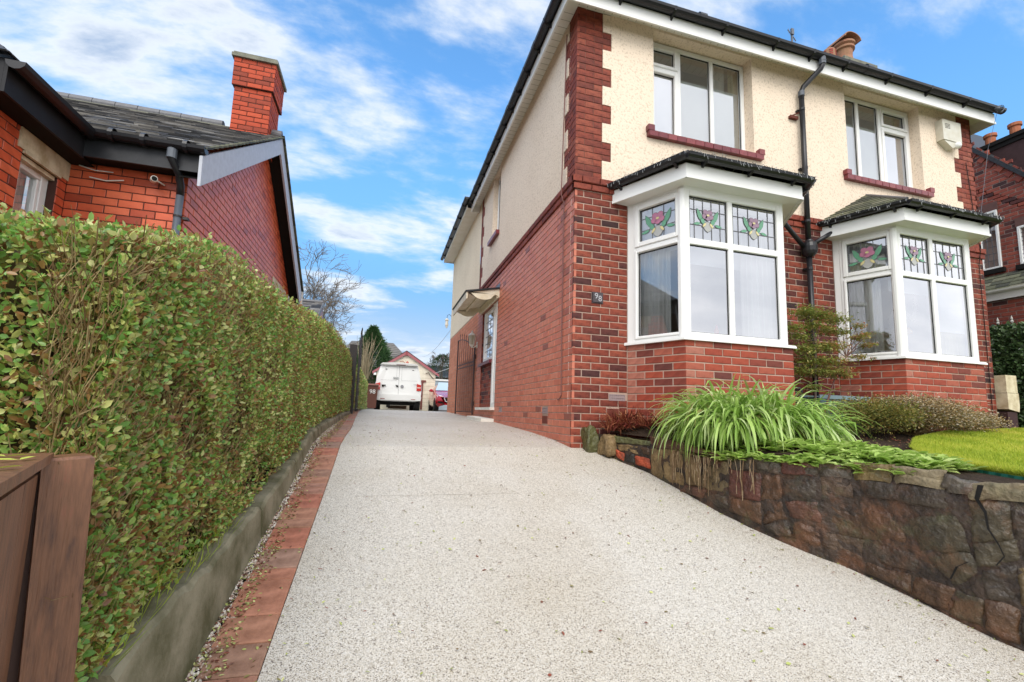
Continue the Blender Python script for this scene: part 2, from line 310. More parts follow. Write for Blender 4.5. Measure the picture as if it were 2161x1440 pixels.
M['resin'] = gravel_mat('resin', [(0, (.20, .17, .145)), (.06, (.36, .32, .26)), (.16, (.52, .475, .40)), (.36, (.64, .595, .52)), (.64, (.73, .69, .62)), (.9, (.62, .60, .56))], 235, .3, .002, .40)
M['pebble'] = mat('pebble', [(.16, .08, .06), (.40, .26, .19), (.62, .55, .46), (.80, .76, .68)], .6, .4)
M['paver'] = mat('paver', [(.34, .21, .15), (.44, .23, .15), (.50, .24, .15), (.50, .18, .11), (.40, .27, .20)], .6, .4, nscale=11, namt=.8, ndark=(.5, .45, .4), bump=.5, bscale=110, bdist=.003)
M['lawnbase'] = mat('lawnbase', (.22, .28, .03), .95, .2, nscale=8, namt=.5)
M['grass'] = mat('grass', [(.20, .28, .03), (.36, .46, .04), (.54, .58, .07), (.68, .62, .14)], .55, .3, trans=.4)
M['privet'] = mat('privet', [(.26, .11, .045), (.44, .26, .09), (.30, .28, .07), (.15, .32, .06), (.27, .52, .11), (.56, .60, .15), (.78, .76, .36)], .3, .6, trans=.45, stops=[0, .18, .28, .42, .60, .76, 1])
M['twig'] = mat('twig', [(.16, .09, .035), (.28, .19, .08), (.34, .26, .12)], .7, .3, nscale=30, namt=.4)
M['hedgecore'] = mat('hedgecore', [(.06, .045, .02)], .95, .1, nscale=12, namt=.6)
M['bluebush'] = mat('bluebush', [(.03, .05, .018), (.05, .09, .03), (.10, .15, .06)], .5, .4, trans=.25)
M['conifer'] = mat('conifer', [(.03, .07, .025), (.06, .13, .045), (.12, .22, .07)], .6, .3, trans=.2)
M['laurel'] = mat('laurel', [(.02, .045, .018), (.05, .09, .03), (.09, .16, .06), (.17, .25, .11)], .32, .5, trans=.15)
M['strap'] = mat('strap', [(.50, .38, .16), (.18, .30, .05), (.30, .48, .09), (.46, .62, .17), (.62, .70, .38)], .42, .4, trans=.35, stops=[0, .08, .4, .75, 1])
M['primula'] = mat('primula', [(.28, .42, .08), (.44, .60, .14), (.58, .68, .24)], .5, .3, trans=.35)
M['redheath'] = mat('redheath', [(.10, .016, .016), (.17, .03, .022), (.26, .06, .03), (.44, .22, .10)], .6, .3, trans=.1)
M['pieris'] = mat('pieris', [(.14, .20, .04), (.28, .34, .08), (.44, .32, .10), (.50, .17, .09)], .4, .4, trans=.3, stops=[0, .4, .75, 1])
M['lavender'] = mat('lavender', [(.18, .10, .04), (.28, .19, .08), (.34, .26, .13), (.44, .40, .33)], .8, .2, trans=.1)
M['azalea'] = mat('azalea', [(.07, .08, .02), (.15, .17, .035), (.30, .26, .06), (.24, .11, .04)], .5, .3, trans=.25)
M['barebark'] = mat('barebark', [(.10, .085, .07), (.17, .14, .11)], .8, .2)
M['fallen'] = mat('fallen', [(.26, .07, .04), (.16, .08, .05), (.38, .42, .12), (.60, .60, .25)], .6, .3)

# ---------------------------------------------------------------- brickwork
class Plane:
    def __init__(s, O, u, n): s.O = Vector(O); s.u = Vector(u).normalized(); s.n = Vector(n).normalized()
    def p(s, a, z, d=0.): return Vector((s.O.x+s.u.x*a+s.n.x*d, s.O.y+s.u.y*a+s.n.y*d, s.O.z+z))
    def box(s, mb, a0, a1, z0, z1, d0, d1, rnd=0., m=0):
        mb.add([s.p(a, z, d) for z in (z0, z1) for d in (d0, d1) for a in (a0, a1)],
               ((0, 2, 3, 1), (4, 5, 7, 6), (0, 1, 5, 4), (2, 6, 7, 3), (0, 4, 6, 2), (1, 3, 7, 5)), rnd, m)
    def rect(s, mb, a0, a1, z0, z1, d=0., rnd=0., m=0): mb.quad(s.p(a0, z0, d), s.p(a1, z0, d), s.p(a1, z1, d), s.p(a0, z1, d), rnd, m)
    def brick(s, a0, a1, z0, z1, d=0., depth=.03, c=.004):
        v = [s.p(a, z, d-depth) for a, z in ((a0, z0), (a1, z0), (a1, z1), (a0, z1))]
        v += [s.p(a, z, d-c) for a, z in ((a0, z0), (a1, z0), (a1, z1), (a0, z1))]
        v += [s.p(a, z, d) for a, z in ((a0+c, z0+c), (a1-c, z0+c), (a1-c, z1-c), (a0+c, z1-c))]
        f = [(i, (i+1) % 4, 4+(i+1) % 4, 4+i) for i in range(4)]+[(4+i, 4+(i+1) % 4, 8+(i+1) % 4, 8+i) for i in range(4)]+[(8, 9, 10, 11)]
        return v, f
def brickwork(pl, L, k0, k1, h, bl=.225, par=0, holes=(), zb=0., clip=None, j=.010, d=0., start=None, jit=.0015, darkf=None, bias=0.):
    """stretcher bond from course k0 to k1 (z = zb + k*h) along 0..L; returns brick pieces"""
    out_ = []
    for k in range(k0, k1):
        z0, z1 = zb+k*h+j/2, zb+(k+1)*h-j/2; zm = (z0+z1)/2
        a = -(bl/2 if (k+par) % 2 else 0.); first = True
        while a < L-.001:
            b = min(a+bl, L); a_ = max(a, 0.); nxt = a+bl
            if L-b < .05: b = L; nxt = L
            segs = [(a_, b)]
            for (h0, h1, y0, y1) in holes:
                if y0 < zm < y1:
                    ns = []
                    for s0, s1 in segs:
                        if h1 <= s0 or h0 >= s1: ns.append((s0, s1)); continue
                        if h0-s0 > .03: ns.append((s0, h0))
                        if s1-h1 > .03: ns.append((h1, s1))
                    segs = ns
            for s0, s1 in segs:
                if s1-s0 < .02: continue
                if clip and not clip((s0+s1)/2, zm): continue
                e0 = 0 if s0 == 0 else j/2; e1 = 0 if s1 >= L-.001 else j/2
                dd = d+random.uniform(-jit, jit)
                v, f = pl.brick(s0+e0, s1-e1, z0, z1, dd)
                out_.append((v, f, darkf(random.random(), s0, zm) if darkf else random.random(), pl.p((s0+s1)/2, zm), (s1-s0)*h, pl.n))
            a = nxt
    return out_
def place_pieces(pieces, name, material, parent, limit=300, stuffname=None):
    """the pieces that show largest become parts of their own, the rest one part of kind stuff"""
    cv_ = Vector(CAM)
    def score(p):
        d = p[3]-cv_; L_ = d.length
        q = d.dot(_f)
        if q <= 0: return 0
        x = (d.dot(_r)/q*976.4+1089.5); y = 750.6-d.dot(_u)/q*976.4
        vis = 1 if (-20 < x < 2181 and -20 < y < 1460) else 0
        return vis*p[4]*abs(d.dot(p[5]))/L_**3
    ps = sorted(pieces, key=score, reverse=True)
    for p in ps[:limit]:
        mb = MB(); o = p[3]; mb.add([v-o for v in p[0]], p[1], p[2]); ob = mb.build(name, material, parent); ob.location = o
    if len(ps) > limit:
        mb = MB()
        for p in ps[limit:]: mb.add(p[0], p[1], p[2])
        ob = mb.build(stuffname or name+'work', material, parent); ob['kind'] = 'stuff'
def sheet(pl, L, z0, z1, holes, d, mb, reveal=0., rmb=None, clip=None):
    """flat wall face 0..L x z0..z1 at depth d minus rectangular holes, with reveals going back by reveal"""
    zs = sorted({z0, z1, *[z for h in holes for z in h[2:] if z0 < z < z1]})
    for a, b in zip(zs, zs[1:]):
        zm = (a+b)/2; segs = [(0, L)]
        for (h0, h1, y0, y1) in holes:
            if y0 < zm < y1:
                ns = []
                for s0, s1 in segs:
                    if h1 <= s0 or h0 >= s1: ns.append((s0, s1)); continue
                    if h0 > s0: ns.append((s0, h0))
                    if s1 > h1: ns.append((h1, s1))
                segs = ns
        for s0, s1 in segs: pl.rect(mb, s0, s1, a, b, d)
    if reveal and rmb is not None:
        for (h0, h1, y0, y1) in holes:
            for (p, q) in (((h0, y0), (h1, y0)), ((h1, y0), (h1, y1)), ((h1, y1), (h0, y1)), ((h0, y1), (h0, y0))):
                rmb.quad(pl.p(p[0], p[1], d), pl.p(q[0], q[1], d), pl.p(q[0], q[1], d-reveal), pl.p(p[0], p[1], d-reveal))
def slates(A, B, C, D, gauge, wid, thick=.012, over=.02, jit=.003):
    """slate courses on the roof quad: eave A-B, top D-C (D above A); returns pieces"""
    A, B, C, D = map(Vector, (A, B, C, D)); n = (B-A).cross(D-A).normalized()
    if n.z < 0: n = -n
    H = ((D+C)/2-(A+B)/2).length; rows = max(1, round(H/gauge)); out_ = []
    for i in range(rows):
        t0, t1 = i/rows, min(1, (i+1)/rows+over/H)
        l0, r0, l1, r1 = A.lerp(D, t0), B.lerp(C, t0), A.lerp(D, t1), B.lerp(C, t1)
        Lr = (r0-l0).length; dirv = (r0-l0)/Lr; a = -(wid*random.uniform(.2, .8))
        while a < Lr-.002:
            b = min(a+wid*random.uniform(.85, 1.15), Lr); a_ = max(a, 0)
            if Lr-b < wid*.3: b = Lr
            if b-a_ > .01:
                lo = [l0+dirv*(a_+.003), l0+dirv*(b-.003)]
                def up(p):
                    f = min(1, max(0, (p-l0).dot(dirv)/Lr)); q0 = l1.lerp(r1, f)
                    s_ = (p-l0).dot(dirv); base = l1+dirv*(s_-(l1-l0).dot(dirv))
                    m0, m1 = 0, (r1-l1).length; t = min(max((base-l1).dot(dirv), m0), m1); return l1+dirv*t
                hi = [up(lo[1]), up(lo[0])]; jj = random.uniform(0, jit)
                v = [lo[0]+n*(thick+jj), lo[1]+n*(thick+jj), hi[0]+n*.003, hi[1]+n*.003, lo[0]+n*.0, lo[1]+n*.0]
                out_.append((v, [(0, 1, 2, 3), (4, 5, 1, 0), (1, 5, 2), (4, 0, 3)], random.random(), (lo[0]+lo[1])/2, (b-a_)*gauge, n))
            a = b
    return out_
def gutter(path, r, mb, drop=(0, 0, -1), n=7):
    """half-round gutter along a path, open at the top"""
    P = [Vector(p) for p in path]; k = len(P); vs = []
    for i, p in enumerate(P):
        d = (P[min(i+1, k-1)]-P[max(i-1, 0)]); d.z = 0; d.normalize(); s = d.cross(Vector((0, 0, 1)))
        for q, rr in ((0, r), (1, r*.88)):
            for j in range(n): t = math.pi*j/(n-1); vs.append(p+s*math.cos(t)*rr-Vector((0, 0, 1))*math.sin(t)*rr)
    fs = []
    for i in range(k-1):
        for q in (0, 1):
            for j in range(n-1):
                o = i*2*n+q*n; fs.append((o+j, o+j+1, o+2*n+j+1, o+2*n+j))
        o = i*2*n; fs += [(o, o+n, o+3*n, o+2*n), (o+n-1, o+2*n-1, o+4*n-1, o+3*n-1)]
    for i in (0, k-1):
        o = i*2*n; fs.append(tuple(o+j for j in range(n)))
    mb.add(vs, fs)

# ---------------------------------------------------------------- ground
GY = [-9, -4.67, -2, -.6, 0, .5, 1.4, 3.67, 9.76, 16, 60]
GZ = [-1.9, -1.178, -.59, -.285, -.13, -.08, -.03, .05, .18, .19, .2]
def zg(y): return float(np.interp(y, GY, GZ))
def xl(y): return float(np.interp(y, [-9, -2.73, 1.39, 7.2, 16], [-2.34, -2.33, -2.31, -2.5, -2.6]))     # left edge of the drive
FP = [[0.127, 0.163], [0.25, -0.061], [0.356, -0.335], [0.51, -0.701], [0.563, -1.199], [0.591, -1.564], [0.658, -1.867], [0.763, -2.154], [0.883, -2.378], [0.938, -2.609], [0.971, -2.817], [0.998, -2.998], [1.039, -3.083], [1.159, -3.433], [1.259, -3.933]]
FL = [0.0, 0.255, 0.55, 0.946, 1.447, 1.814, 2.124, 2.43, 2.683, 2.921, 3.132, 3.314, 3.409, 3.779, 4.289]
def wallx(y): return float(np.interp(-y, [-p[1] for p in FP], [p[0] for p in FP]))
def gz(x, y):
    base = float(np.interp(y, [-4.5, -3.2, -2.2, -.6, 0, 3], [-.14, -.08, -.02, .17, .2, .25]))
    edge_ = float(np.interp(-y, [-.16, .34, .7, 1.2, 1.56, 1.87, 2.6, 4], [.05, .0, -.01, -.065, -.075, -.05, -.04, -.09]))
    return min(base, edge_+.015+.45*max(0, x-wallx(y)-.08))
ys = [-60, -20, -9]+[-8.5+.25*i for i in range(75)]+[11, 13, 16, 30, 60, 120, 300]
def strip(name, xa, xb, m, y0, y1, dz, nx=1, **kw):
    mb = MB(); yy = [y for y in ys if y0 <= y <= y1]
    for a, b in zip(yy, yy[1:]):
        for i in range(nx):
            q = [(xa(y)+(xb(y)-xa(y))*t/nx, y, zg(y)+dz) for y, t in ((a, i), (a, i+1), (b, i+1), (b, i))]
            mb.quad(*q)
    return mb.build(name, m, **kw)
g = strip('ground', lambda y: -400, lambda y: 400, mat('earth', (.12, .12, .07), .95, .1, nscale=.5, namt=.6), -60, 300, -.06); g['kind'] = 'structure'
g = strip('driveway', xl, lambda y: 3.2 if y < -4 else max(.05, wallx(y)+.06) if y < .2 else .02, M['resin'], -9, 13, 0., 6); g['kind'] = 'structure'
yard = mat('yard', (.30, .27, .22), .8, .3, nscale=3, namt=.5, bump=.3)
g = strip('yard_paving', lambda y: -6, lambda y: 8, yard, 11, 60, -.004); g['kind'] = 'structure'
g = strip('gravel_bed', lambda y: -2.62, lambda y: xl(y)-.19, M['soil'], -9, 13, -.012); g['kind'] = 'structure'
# seams across the resin
mb = MB()
for y_, x0, x1 in ((.2, -2.25, -1.0), (-1.12, -2.1, -.9)):
    mb.quad((x0, y_-.002, zg(y_)+.002), (x1, y_-.002, zg(y_)+.002), (x1, y_+.002, zg(y_)+.002), (x0, y_+.002, zg(y_)+.002))
g = mb.build('resin_seam', mat('seam', (.50, .45, .38), .9)); g['kind'] = 'structure'

# block edging left of the drive, gravel strip with litter, concrete kerb
edge = thing('block_edging', 'row of red and brown block pavers along the left edge of the pale gravel drive', 'edging')
yj = [-2.535, -2.37, -2.11, -2.01, -1.82, -1.585, -1.48, -1.31, -1.08, -.97, -.88]
pat = [.165, .24, .11, .17, .235, .105]
y_ = yj[0]; pre = []
i = 0
while y_ > -4.6: y_ -= pat[i % 6]; pre.append(y_); i += 1
yj = pre[::-1]+yj; y_ = yj[-1]; i = 2
while y_ < 8.6: y_ += pat[i % 6]; yj.append(y_); i += 1
pcs = []
for a, b in zip(yj, yj[1:]):
    x1 = xl((a+b)/2)-.003; x0 = x1-.205+random.uniform(-.006, .006); t = random.uniform(-.003, .003)
    sk = random.uniform(-.004, .004)
    P = [(x0, a+.005+sk), (x1, a+.005), (x1, b-.005), (x0, b-.005+sk)]
    v = [Vector((x, y, zg(y)-.05)) for x, y in P]+[Vector((x, y, zg(y)+.004+t)) for x, y in P]
    cx, cy_ = (x0+x1)/2, (a+b)/2
    v += [Vector((x+(cx-x)*.05, y+(cy_-y)*.05, zg(y)+.010+t)) for x, y in P]
    f = [(i, (i+1) % 4, 4+(i+1) % 4, 4+i) for i in range(4)]+[(4+i, 4+(i+1) % 4, 8+(i+1) % 4, 8+i) for i in range(4)]+[(8, 9, 10, 11)]
    pcs.append((v, f, random.random(), Vector((cx, cy_, zg(cy_))), .2*(b-a), Vector((0, 0, 1))))
place_pieces(pcs, 'paver', M['paver'], edge)
# loose stones and leaf litter between blocks and kerb
n = 9000
yy = -3.4+12*rng.random(n)**1.6; xx = np.array([xl(y) for y in yy])-.15-.09*rng.random(n)**.7*1.0-.04*rng.random(n)
zz = np.interp(yy, GY, GZ)+.004
sz_ = rng.uniform(.004, .010, n)
mb = MB()
for x, y, z, s in zip(xx, yy, zz, sz_):
    if y > 5 and random.random() < .5: continue
    a = random.uniform(0, 6.3); c, sn = math.cos(a)*s, math.sin(a)*s
    mb.add([(x+c, y+sn, z), (x-sn, y+c, z), (x-c, y-sn, z), (x+sn, y-c, z), (x, y, z+s*.9)], ((0, 1, 4), (1, 2, 4), (2, 3, 4), (3, 0, 4)), random.random())
g = mb.build('gravel', M['pebble']); g['kind'] = 'stuff'; g['label'] = 'loose gravel between kerb and block edging'
def litter(name, n, fx, fy, size, dz=.006, extra=None, **kw):
    y = fy(n); x = fx(y); z = np.interp(y, GY, GZ)+dz
    th = rng.random(n)*6.28
    D = np.stack([np.cos(th), np.sin(th), rng.normal(0, .25, n)], 1); U = np.stack([rng.normal(0, .3, n), rng.normal(0, .3, n), np.ones(n)], 1)
    return leafmesh(name, M['fallen'], np.stack([x, y, z], 1), D, U, rng.uniform(size*.5, size, n), rng.uniform(size*.25, size*.5, n), rng.random(n), **kw)
litter('leaf_litter', 5200, lambda y: np.array([xl(a) for a in y])-.12-.16*rng.random(len(y)), lambda n: -3.4+11*rng.random(n)**1.5, .022, .012, kind='stuff')
litter('fallen_leaves', 900, lambda y: np.array([xl(a) for a in y])+(-.16+.9*rng.random(len(y))**2.5), lambda n: -3.4+9*rng.random(n)**1.3, .022, .012, kind='stuff')
litter('drive_debris', 480, lambda y: np.array([max(.1, wallx(a)) for a in y])-2.4*rng.random(len(y))**1.4, lambda n: -3.3+5*rng.random(n), .029, .006, kind='stuff')
litter('wall_foot_debris', 420, lambda y: np.array([max(.02, wallx(a)) for a in y])-.20*rng.random(len(y))**2, lambda n: -3.3+3.6*rng.random(n), .016, .006, kind='stuff')

KH = [(-4.2, .46), (-3.13, .38), (-2.82, .36), (-2.47, .285), (-2.2, .26), (-1.63, .19), (-1.16, .15), (-.4, .12), (1.26, .09), (5.4, .07)]
def kh(y): return float(np.interp(y, [a for a, b in KH], [b for a, b in KH]))
ranges = [(-3.16, -1.72), (-1.70, -.72), (-.70, 1.3), (1.32, 3.4), (3.42, 5.45)]
kerb = thing('concrete_kerb', 'mossy grey concrete kerb holding back the long privet hedge beside the drive', 'kerb')
for (ya, yb) in ranges:
    mb = MB(); m_ = max(4, int((yb-ya)/.06)); yy = [ya+(yb-ya)*i/m_ for i in range(m_+1)]; off = random.uniform(-.006, .006)
    ring = []
    for i, y in enumerate(yy):
        zt = zg(y)+kh(y)+.008*mnoise.noise(Vector((0, y*9, 1)))+.006*math.sin(y*31); ch = .014+.010*(mnoise.noise(Vector((3, y*11, 0)))+.5)
        e = .015 if i in (0, m_) else 0
        zb_ = zg(y)-.06
        ring.append([(-2.555+off, y, zb_), (-2.565+off, y, (zb_+zt)/2), (-2.572+off+.004*mnoise.noise(Vector((y*7, 0, 2))), y, zt-ch-e), (-2.586+off, y, zt-e), (-2.66+off, y, zt+.004-e), (-2.69+off, y, zt-.03), (-2.70, y, zb_)])
    vs = [p for r_ in ring for p in r_]; kk = 7
    fs = [(i*kk+j, i*kk+j+1, (i+1)*kk+j+1, (i+1)*kk+j) for i in range(m_) for j in range(kk-1)]+[tuple(range(kk)), tuple(m_*kk+j for j in range(kk))[::-1]]
    mb.add(vs, fs); mb.build('slab', M['concrete'], kerb)

# ---------------------------------------------------------------- the detached house with the two bays
H = .07985                       # brick course
W98 = 6.815; BT, BB = 2.955, 2.795
SOF = 5.12
house = thing('detached_house', 'two storey brick and cream roughcast house with two white bay windows and a side door', 'house')
front = Plane((0, 0, 0), (1, 0, 0), (0, -1, 0)); side = Plane((0, 0, 0), (0, 1, 0), (-1, 0, 0)); right = Plane((W98, 0, 0), (0, 1, 0), (1, 0, 0))
B1, B2 = (.675, .976, 2.356, 2.66), (3.80, 4.05, 5.43, 5.735)       # wall, corner, corner, wall
BY = -.647
DOOR = (3.62, 4.95, .30, 2.30)
WU1, WU2 = (1.03, 2.54, 3.70, 5.085), (4.17, 5.66, 3.70, 5.085)
WS = (3.70, 4.32, 3.72, 5.07)
holesF = [(B1[0]+.02, B1[3]-.02, 1.04, 2.70), (B2[0]+.02, B2[3]-.02, 1.04, 2.70)]
# front ground floor: bricks darker and more mottled
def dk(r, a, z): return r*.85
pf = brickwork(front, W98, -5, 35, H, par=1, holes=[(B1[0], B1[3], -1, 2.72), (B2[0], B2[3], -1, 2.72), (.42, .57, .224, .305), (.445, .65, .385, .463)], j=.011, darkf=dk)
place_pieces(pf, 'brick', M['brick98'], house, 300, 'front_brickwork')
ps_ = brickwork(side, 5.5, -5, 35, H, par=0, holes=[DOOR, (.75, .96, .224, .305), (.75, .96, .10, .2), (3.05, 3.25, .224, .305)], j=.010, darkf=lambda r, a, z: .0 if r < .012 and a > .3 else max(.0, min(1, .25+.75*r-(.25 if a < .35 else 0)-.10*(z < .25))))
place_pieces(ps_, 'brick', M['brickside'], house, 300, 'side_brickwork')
pe = brickwork(Plane((0, 5.5, 0), (0, 1, 0), (-1, 0, 0)), 4.5, -3, 31, H, par=0, j=.010)
place_pieces(pe, 'brick', M['brickext'], house, 60, 'rear_brickwork')
pr_ = brickwork(right, 1.2, -5, 62, H, par=0, j=.010)
place_pieces(pr_, 'brick', M['brick98'], house, 0, 'flank_brickwork')
# mortar cores
mb = MB(); rv = MB()
sheet(front, W98, -.6, 2.96, holesF, -.006, mb, .10, mb)
sheet(side, 5.5, -.6, 2.96, [DOOR], -.006, mb)
sheet(Plane((0, 5.5, 0), (0, 1, 0), (-1, 0, 0)), 4.5, -.6, 2.5, [], -.006, mb)
sheet(right, 8, -.6, 5.14, [], -.006, mb)
mb.box(.01, W98-.01, .35, 9.9, -.4, -.3)
mb.build('wall', M['mortar98'], house)
# projecting band of two brick courses, chamfered
pb = []
for pl, L, q in ((Plane((0, 0, 0), (1, 0, 0), (0, -1, 0)), W98, 0), (Plane((0, -0.0, 0), (0, 1, 0), (-1, 0, 0)), 5.5, 1), (right, 1.2, 2)):
    for k, (z0, z1, d) in enumerate(((BB+.004, 2.868, .022), (2.878, BT, .036))):
        a = -d if q != 1 else -d; par = .11*(k % 2)
        holes = [(B1[0]-.0, B1[3]+.0), (B2[0]-.0, B2[3]+.0)] if (q == 0) else []
        while a < L+(d if q == 0 else 0)-.001:
            b = min(a+.225-(par if a < 0 else 0), L+(d if q == 0 else 0))
            if q == 0 and k == 0 and any(h0 < (a+b)/2 < h1 for h0, h1 in holes): a = b; continue
            if b-a > .02:
                v, f = pl.brick(a+(.004 if a > 0 else 0), b-.004, z0, z1, d+(.0 if q else .0007), .05, .008 if k else .004)
                pb.append((v, f, .25+.6*random.random()*(.6 if k else 1), pl.p((a+b)/2, z0, d), .225*.08, pl.n))
            a = b
place_pieces(pb, 'band_brick', M['brick98'], house, 120, 'brick_band')
# quoins of the upper floor: courses counted up from the band
def teeth(k): return k >= 3 and (k-3) % 6 < 3
pq = []
qh = .0798
for k in range(28):
    L = .45 if teeth(k) else .335; z0 = BT+k*qh; z1 = z0+qh
    if z1 > SOF+.09: break
    for pl, mir, W_ in ((front, 0, 0), (side, 0, 0), (front, 1, W98), (side, 1, 5.5), (right, 0, 0)):
        Lc = L if pl is not side else (.36 if teeth(k) else .25)
        Lc = Lc if not (pl is side and mir) else (.34 if teeth(k) else .22)
        cuts = [0, .225, Lc] if (k+(pl is side)) % 2 == 0 else [0, .1125, .3375, Lc]
        cuts = sorted({c for c in cuts if c < Lc-.03}|{Lc})
        for a, b in zip(cuts, cuts[1:]):
            aa, bb = (a, b) if not mir else (W_-b, W_-a)
            e0 = .003 if aa > 0 else 0; e1 = .003 if not (mir and bb >= W_-1e-6) else 0
            v, f = pl.brick(aa+e0, bb-e1, z0+.0035, z1-.0035, .0+random.uniform(-.001, .001), .03, .003)
            pq.append((v, f, min(1, random.random()*.75+.22), pl.p((aa+bb)/2, (z0+z1)/2), (b-a)*qh, pl.n))
place_pieces(pq, 'quoin_brick', M['brick98'], house, 260, 'quoin_brickwork')
mb = MB()
sheet(Plane((0, 0, 0), (1, 0, 0), (0, -1, 0)), .5, 2.96, 5.18, [], -.007, mb); sheet(Plane((W98-.5, 0, 0), (1, 0, 0), (0, -1, 0)), .5, 2.96, 5.18, [], -.007, mb)
sheet(side, .5, 2.96, 5.18, [], -.007, mb); sheet(Plane((0, 5.0, 0), (0, 1, 0), (-1, 0, 0)), .5, 2.96, 5.18, [], -.007, mb)
mb.build('quoin_mortar', mat('quoinmortar', (.22, .12, .09), .9), house)
# render with toothed edges, 6 mm proud of the bricks, its edges closed
def render_panel(name, pl, L, z0, z1, holes, teethL, teethR, mat_, rev=.15):
    mb = MB(); zs = {z0, z1}
    for k in range(29):
        z = BT+k*qh
        if z0 < z < z1: zs.add(z)
    for h in holes: zs.update(z for z in h[2:] if z0 < z < z1)
    zs = sorted(zs); d = .007
    for a, b in zip(zs, zs[1:]):
        zm = (a+b)/2; k = int((zm-BT)/qh+1e-6)
        s0 = 0. if teethL is None else (teethL[1] if teeth(k) else teethL[0]); s1 = L-(0 if teethR is None else (teethR[1] if teeth(k) else teethR[0]))
        segs = [(s0, s1)]
        for (h0, h1, y0, y1) in holes:
            if y0 < zm < y1: segs = [q for s in segs for q in (((s[0], min(h0, s[1])), (max(h1, s[0]), s[1])) if s[0] < h1 and h0 < s[1] else (s,)) if q[1] > q[0]+1e-6]
        for p, q in segs:
            pl.rect(mb, p, q, a, b, d)
            for e in (p, q):
                if e in (s0, s1) and 0 < e < L: mb.quad(pl.p(e, a, d), pl.p(e, b, d), pl.p(e, b, -.03), pl.p(e, a, -.03))
    for k in range(1, 27):
        if teeth(k) != teeth(k-1):
            z = BT+k*qh
            for tl, s in ((teethL, 0), (teethR, 1)):
                if tl is None: continue
                a, b = (tl[0], tl[1]) if not s else (L-tl[1], L-tl[0])
                mb.quad(pl.p(a, z, d), pl.p(b, z, d), pl.p(b, z, -.02), pl.p(a, z, -.02))
    for (h0, h1, y0, y1) in holes:
        for (p, q) in (((h0, y0), (h1, y0)), ((h1, y0), (h1, y1)), ((h1, y1), (h0, y1)), ((h0, y1), (h0, y0))):
            mb.quad(pl.p(*p, d), pl.p(*q, d), pl.p(*q, -rev-.05), pl.p(*p, -rev-.05))
    pl.rect(mb, 0 if teethL is None else teethL[0], L-(0 if teethR is None else teethR[0]), z0, z0+.001, -.01)
    mb.build(name, mat_, house)
render_panel('front_render', front, W98, BT+.001, SOF+.05, [WU1, WU2], (.335, .45), (.335, .45), M['render98'])
render_panel('side_render', side, 5.5, BT+.001, SOF+.05, [WS], (.25, .36), (.22, .34), M['render98'])
mb = MB(); pl = Plane((0, 5.5, 0), (0, 1, 0), (-1, 0, 0))
pl.rect(mb, .0, 4.5, 2.5, 5.1, .004); mb.quad(pl.p(0, 2.5, .004), pl.p(4.5, 2.5, .004), pl.p(4.5, 2.49, -.02), pl.p(0, 2.49, -.02))
mb.quad(pl.p(4.5, 2.5, .004), pl.p(4.5, 5.1, .004), pl.p(4.5, 5.1, -3), pl.p(4.5, 2.5, -3)); mb.build('rear_render', M['renderext'], house)
# inside: plain rooms behind the windows
mb = MB()
for z in (.25, 2.62, 2.9, 5.11): mb.quad((.12, .12, z), (W98-.12, .12, z), (W98-.12, 4.3, z), (.12, 4.3, z))
for x in (.12, 3.2, W98-.12): mb.quad((x, .12, .2), (x, 4.3, .2), (x, 4.3, 5.11), (x, .12, 5.11))
mb.quad((.12, 4.3, .2), (W98-.12, 4.3, .2), (W98-.12, 4.3, 5.11), (.12, 4.3, 5.11))
sheet(front, W98, .2, 2.95, holesF, -.11, mb); sheet(front, W98, 2.97, 5.11, [WU1, WU2], -.215, mb)
mb.build('room_lining', M['interior'], house)

# ---- windows
def frame_bar(mb, pl, a0, a1, z0, z1, d0=-.05, d1=.012): 
    c = .006
    v = [pl.p(a, z, d0) for a, z in ((a0, z0), (a1, z0), (a1, z1), (a0, z1))]+[pl.p(a, z, d1-c) for a, z in ((a0, z0), (a1, z0), (a1, z1), (a0, z1))]+[pl.p(a, z, d1) for a, z in ((a0+c, z0+c), (a1-c, z0+c), (a1-c, z1-c), (a0+c, z1-c))]
    mb.add(v, [(i, (i+1) % 4, 4+(i+1) % 4, 4+i) for i in range(4)]+[(4+i, 4+(i+1) % 4, 8+(i+1) % 4, 8+i) for i in range(4)]+[(8, 9, 10, 11)])
def ring(mb, pl, a0, a1, z0, z1, w_, d0, d1):
    frame_bar(mb, pl, a0, a0+w_, z0, z1, d0, d1); frame_bar(mb, pl, a1-w_, a1, z0, z1, d0, d1)
    frame_bar(mb, pl, a0+w_, a1-w_, z0, z0+w_, d0, d1-.0008); frame_bar(mb, pl, a0+w_, a1-w_, z1-w_, z1, d0, d1-.0008)
gask = mat('gasket', (.02, .02, .02), .6)
def light(win, fm, pl, a0, a1, z0, z1, d=-.018, g='glass', sash=0., lead=False):
    if sash:
        ring(fm, pl, a0, a1, z0, z1, sash, -.03, .026); a0 += sash; a1 -= sash; z0 += sash; z1 -= sash
    gk = MB()
    for q in ((a0, a0+.008, z0, z1), (a1-.008, a1, z0, z1), (a0+.008, a1-.008, z0, z0+.008), (a0+.008, a1-.008, z1-.012, z1)): pl.box(gk, *q, d-.004, d+.005)
    gk.build('gasket', gask, win)
    mb = MB(); pl.rect(mb, a0, a1, z0, z1, d); mb.build('pane', M[g], win)
    return a0, a1, z0, z1
